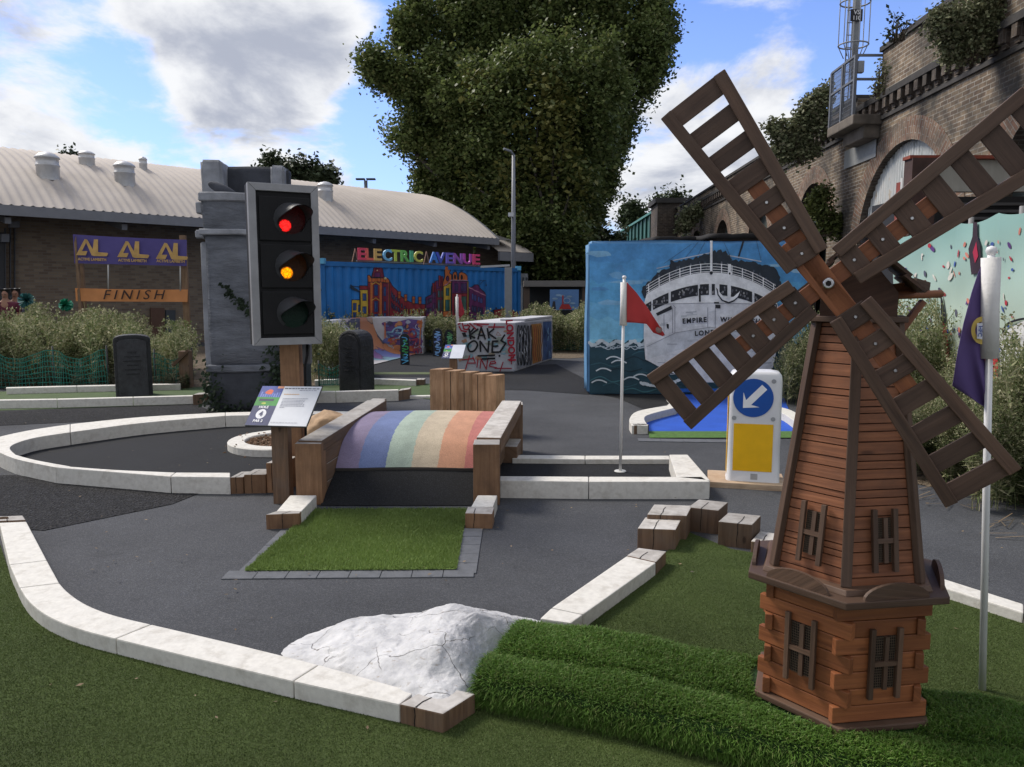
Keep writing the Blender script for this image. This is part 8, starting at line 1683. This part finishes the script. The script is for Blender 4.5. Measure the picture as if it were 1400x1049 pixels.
tree('lighter yellow-green tree growing in front of the plane tree', [(735, 165, 34, 46, 0, 1), (760, 150, 28, 36, 0, 1), (725, 215, 26, 34, 0, .8), (770, 205, 30, 30, 0, .6), (745, 120, 18, 16, 0, .7), (660, 130, 26, 18, 1, .5), (640, 250, 24, 18, 1, .5), (690, 250, 20, 24, 0, .4), (780, 260, 24, 30, 0, .4)], 34.5, Vector((2.2, 35.5, 0)), .3, M_PY, .14, 26, 12, .35, surf=.3, gap=.1)
M_DT = leafmat('far_tree_leaf', [(.030, .042, .022), (.045, .062, .03), (.065, .082, .042)], .6, .1)
tree('flat-topped dark tree showing above the hall roof', [(375, 234, 18, 10, 0, 1), (400, 232, 30, 12, 0, 1), (430, 240, 24, 11, 0, 1), (370, 222, 8, 4, 0, 1), (385, 245, 20, 10, 0, 1), (450, 246, 10, 8, 0, 1)], 46, Vector((P(405, 260, 46).x, 46, 0)), .25, M_DT, .14, 60, 10, .25)
tree('small dark treetop at the ridge of the hall roof', [(92, 217, 8, 6, 0, 1), (102, 222, 8, 4, 0, 1)], 48, Vector((P(95, 260, 48).x, 48, 0)), .2, M_DT, .12, 50, 8, .2)
M_FT = leafmat('mid_tree_leaf', [(.03, .045, .02), (.045, .065, .028), (.065, .085, .035)], .6, .15)
tree('olive tree behind the green railway bridge', [(863, 290, 10, 10, 0, 1), (858, 300, 8, 8, 0, 1), (872, 298, 9, 10, 0, 1)], 90, Vector((P(863, 320, 90).x, 90, 0)), .3, M_FT, .22, 60, 8, .5)
tree('tree top just left of the bridge pier', [(905, 281, 14, 6, 0, 1), (925, 277, 9, 7, 0, 1), (915, 288, 18, 6, 0, 1)], 60, Vector((P(910, 320, 60).x, 60, 0)), .3, M_FT, .16, 70, 8, .4)
tree('low tree between the plane tree and the ship mural', [(832, 330, 20, 9, 0, 1), (815, 322, 10, 9, 0, 1), (805, 360, 10, 25, 0, 1)], 44, Vector((P(815, 380, 44).x, 44, 0)), .2, M_DT, .14, 60, 10, .3)
def bush(label, lobes, D, mat, leaf, nclump, per, spread, offs=None, cat='shrub', gap=0):
    Cs = []; 
    for (u, v, rx, ry, dz) in lobes:
        c = P(u, v, D + dz); k = (D + dz) / F; n = int(nclump * (rx * ry) ** .5 * k * 3 + 6); q = RNG.normal(0, 1, (n, 3)); q /= np.linalg.norm(q, axis=1)[:, None]; Cs.append(np.array(c) + q * (RNG.uniform(.1, 1, n) ** .5)[:, None] * np.array([rx * k, (rx + ry) * k * .35, ry * k]))
    Cs = np.concatenate(Cs); V = leaf_quads(Cs, leaf, per, (spread,) * 3); base = Cs.mean(0); base[2] = Cs[:, 2].min(); root = thing('bush', label, cat, Vector(base)); np_mesh('foliage', V, np.arange(len(V)).reshape(-1, 4), mat, root, 4)
    mb = MB()
    for i in range(0, len(Cs), max(1, len(Cs) // 14)): e_ = Vector(Cs[i]); b_ = Vector(base) + Vector((random.uniform(-.1, .1), random.uniform(-.1, .1), 0)); mb.tube([b_, b_.lerp(e_, .5) + Vector((0, 0, .05)), e_], [.012, .008, .004], 5)
    mb.build('stems', pm('twig', (.09, .07, .05), .9), root)
M_BD = leafmat('buddleia_leaf', [(.11, .125, .06), (.15, .17, .09), (.21, .22, .12), (.16, .145, .095)], .7, .2)
bush('dark buddleia bush rooted on the viaduct left of the mast platform', [(1085, 185, 26, 26, 0), (1100, 160, 18, 20, 0), (1115, 140, 14, 14, 0), (1070, 205, 18, 20, 0), (1060, 175, 10, 10, 0), (1120, 165, 16, 26, 0), (1095, 205, 26, 16, 0), (1128, 130, 6, 14, 0)], 18.6, M_BD, .05, 120, 9, .08)
bush('olive ivy hanging over the top of the brick viaduct', [(1330, 25, 34, 26, 0), (1300, 45, 26, 24, 0), (1350, 10, 26, 24, 0), (1320, 65, 26, 18, 0), (1285, 30, 16, 20, 0), (1345, 45, 20, 26, 0), (1370, -5, 22, 20, 0), (1300, 75, 12, 10, 0)], 12.3, M_BD, .032, 190, 10, .06)
bush('small sprig with dark leaves growing from the parapet edge', [(1222, 40, 10, 10, 0), (1235, 30, 8, 8, 0), (1214, 52, 6, 6, 0), (1245, 35, 7, 8, 0), (1222, 22, 4, 6, 0)], 13.6, M_DT, .04, 10, 3, .07)
bush('grey scrub on the viaduct cornice above the second arch', [(1205, 95, 8, 14, 0), (1200, 120, 8, 12, 0)], 15.0, M_BD, .03, 60, 6, .05)
bush('green creeper hanging in front of the second arch', [(1118, 285, 14, 20, 0), (1130, 300, 16, 20, 0), (1125, 265, 8, 10, 0), (1145, 310, 12, 16, 0)], 18.3, leafmat('bright_creeper', [(.06, .08, .02), (.09, .11, .03), (.13, .14, .05)], .7, .2), .05, 120, 8, .08)
bush('creeper patch on the far end of the viaduct', [(942, 295, 12, 14, 0), (955, 288, 8, 10, 0), (935, 310, 10, 10, 0)], 34, M_BD, .08, 50, 8, .12)

# ---- tall weeds with pale seed heads: drifts nobody could count
M_WD = leafmat('weed_leaf', [(.095, .13, .045), (.15, .185, .072), (.22, .24, .11), (.30, .29, .165), (.42, .39, .25), (.13, .165, .068)], .8, .25)
def weed_template(h, nl, nf, lw, fs, rg):
    V = []
    br = []
    for b in range(13):
        a = rg.uniform(0, 6.28); t = rg.uniform(.3, .92); z0 = h * t; l = h * rg.uniform(.16, .34) * (1.15 - t * .6); br.append((a, z0, l))
    def quad(p, u, w): V.extend([p - u, p - w, p + u, p + w])
    # stems
    for (a, z0, l) in br + [(0, 0, 0)]:
        if l == 0: p0 = np.array([0, 0, 0.]); p1 = np.array([.02, .01, h])
        else: p0 = np.array([0, 0, z0 * .95]); p1 = p0 + np.array([math.cos(a) * l * .5, math.sin(a) * l * .5, l * .85])
        s = np.array([.004, .002, 0]); V.extend([p0 - s, p0 + s, p1 + s * .5, p1 - s * .5])
    for i in range(nl):
        z = h * rg.uniform(.08, .8); a = rg.uniform(0, 6.28); d = np.array([math.cos(a), math.sin(a), rg.uniform(-.3, .8)]); d /= np.linalg.norm(d); l = lw * rg.uniform(.6, 1.2); p = np.array([0, 0, z]) + d * l * .6; w = np.cross(d, [0, 0, 1]) * lw * .10; quad(p, d * l, w)
    for i in range(nf):
        a, z0, l = br[int(rg.integers(len(br)))]; t = rg.uniform(.25, 1.05); p = np.array([math.cos(a) * l * .5 * t, math.sin(a) * l * .5 * t, z0 * .95 + l * .85 * t]) + rg.normal(0, .022, 3); d = rg.normal(0, 1, 3); d /= np.linalg.norm(d); u = np.cross(d, rg.normal(0, 1, 3)); u /= np.linalg.norm(u); w = np.cross(d, u); s = fs * rg.uniform(.6, 1.3); quad(p, u * s, w * s * .8)
    return np.array(V)
def weeds(name, label, pos, h, nl, nf, lw, fs, seed=1, mat=None):
    rg = np.random.default_rng(seed); T = [weed_template(1.0, nl, nf, lw, fs, rg) for _ in range(5)]; out = []
    for (x, y, hh_) in pos:
        t = T[int(rg.integers(5))]; a = rg.uniform(0, 6.28); c, s = math.cos(a), math.sin(a); q = t.copy(); q[:, 0], q[:, 1] = c * t[:, 0] - s * t[:, 1], s * t[:, 0] + c * t[:, 1]; k = hh_ * rg.uniform(.78, 1.12); q[:, 2] *= k; q[:, :2] *= (k + .4) * .75; le = rg.normal(0, .06, 2); q[:, 0] += le[0] * q[:, 2]; q[:, 1] += le[1] * q[:, 2]; q += np.array([x, y, 0]); out.append(q)
    V = np.concatenate(out); o = np_mesh(name, V, np.arange(len(V)).reshape(-1, 4), mat or M_WD, None, 4, label=label, cat='weeds', kind='stuff')
rg = np.random.default_rng(3)
def bed(n, u0, u1, d0, d1, top, jit=.1):
    """positions: columns of the photo u0..u1, depth d0..d1; top(u) the photo row the tallest reach"""
    o = []
    for i in range(n): d = rg.uniform(d0, d1); u = rg.uniform(u0, u1); p = P(u, 500, d); h = P(u, top(u), d).z; o.append((p.x, p.y, max(.25, h * rg.uniform(1 - jit * 2, 1))))
    return o
tp_left = lambda u: np.interp(u, [-60, 30, 55, 90, 120, 170, 200, 215, 235, 265], [425, 425, 412, 436, 424, 418, 432, 465, 440, 425])
weeds('tall_weeds', 'broad drift of pale-headed weeds along the left bed', bed(520, -70, 262, 13.1, 16.4, tp_left), 1, 46, 150, .09, .017, 1)
weeds('tall_weeds', 'weeds behind the traffic light and gravestone', bed(150, 425, 500, 13.4, 15.5, lambda u: np.interp(u, [425, 455, 480, 500], [440, 432, 440, 475])) , 1, 40, 120, .09, .017, 2)
weeds('tall_weeds', 'weeds in front of the blue container', bed(170, 436, 625, 20.2, 21.5, lambda u: np.interp(u, [436, 455, 470, 520, 590, 605, 625], [425, 405, 428, 433, 425, 430, 428])), 1, 40, 120, .12, .022, 3)
weeds('tall_weeds', 'weeds between the container and the graffiti block', bed(70, 578, 640, 20.4, 22.5, lambda u: 436) + bed(60, 630, 725, 20.5, 22.5, lambda u: 424), 1, 40, 120, .12, .022, 4)
weeds('tall_weeds', 'weeds left of the ship mural', bed(230, 716, 806, 20.5, 24, lambda u: np.interp(u, [716, 735, 755, 775, 806], [425, 410, 418, 428, 412])), 1, 40, 120, .12, .022, 5)
weeds('tall_weeds', 'dark weeds right of the ship mural behind the windmill', bed(110, 1062, 1130, 10.8, 12.6, lambda u: np.interp(u, [1062, 1085, 1130], [480, 440, 425])), 1, 50, 130, .09, .013, 6)
weeds('tall_weeds', 'big bank of weeds in front of the teal banner', bed(95, 1175, 1300, 7.4, 8.9, lambda u: np.interp(u, [1175, 1230, 1262, 1300], [470, 400, 385, 420])) + bed(80, 1200, 1330, 6.5, 7.5, lambda u: np.interp(u, [1200, 1260, 1300, 1330], [530, 520, 480, 470])) + bed(90, 1340, 1430, 5.5, 6.7, lambda u: np.interp(u, [1340, 1370, 1400, 1430], [540, 500, 440, 420])) + bed(60, 1300, 1345, 6.2, 6.9, lambda u: 510), 1, 80, 330, .075, .0085, 7)
# low green leaves along the verge
M_LG = leafmat('verge_leaf', [(.03, .06, .015), (.05, .085, .022), (.08, .11, .03), (.12, .12, .05)], .7, .25)
ps_ = bed(170, 1240, 1420, 5.45, 7.4, lambda u: 560, .3); ps_ = [(x, y, min(h, .42)) for x, y, h in ps_ if x > 3.75 - (y - 5.4) * .05]
weeds('verge_plants', 'low green leafy growth at the foot of the right-hand weeds', ps_, 1, 90, 0, .12, .01, 8, M_LG)
ps_ = [(x, y, .3) for x, y, h in bed(160, -60, 262, 12.6, 13.3, lambda u: 520)]
weeds('verge_plants', 'low dark growth behind the green netting', ps_, 1, 60, 0, .12, .01, 9, leafmat('dark_verge_leaf', [(.02, .03, .012), (.035, .05, .02), (.06, .06, .03)], .8, .1))
# backdrop planting so that no bare horizon shows between the things
tree('dark hedge line closing the yard behind the shelter', [(690, 385, 50, 18, 0, 1), (770, 380, 60, 20, 0, 1), (840, 375, 60, 30, 6, 1), (920, 370, 60, 30, 6, 1)], 50, Vector((3, 50, 0)), .3, M_DT, .2, 60, 10, .5, name='hedge')
# litter of dry leaves and twigs on the paths
mb = MB()
for i in range(230):
    q = G(random.uniform(20, 1390), random.uniform(545, 1040 if i % 4 == 0 else 800)); a = random.uniform(0, 6.28); s = random.uniform(.006, .016); e1 = Vector((math.cos(a), math.sin(a), .1)) * s; e2 = Vector((-math.sin(a), math.cos(a), .2)) * s * .5; q.z = .018; mb.face([q - e1, q - e2, q + e1, q + e2])
for i in range(140):
    x = random.uniform(3.2, 4.3); y = random.uniform(4.7, 6.6); q = Vector((x, y, .02)); a = random.gauss(.3, .5); l = random.uniform(.03, .12); e1 = Vector((math.cos(a), math.sin(a), random.uniform(-.05, .15))) * l; e2 = Vector((0, 0, .004)); e3 = Vector((-math.sin(a), math.cos(a), 0)) * .004; mb.face([q - e1 - e3, q + e1 - e3, q + e1 + e3, q - e1 + e3])
mb.build('leaf_litter', leafmat('dry_leaf', [(.12, .08, .045), (.25, .18, .11), (.05, .045, .035)], .8, .1), kind='stuff', label='scattered dry leaves and straw on the paths', cat='litter', loc=(0, 5, 0))
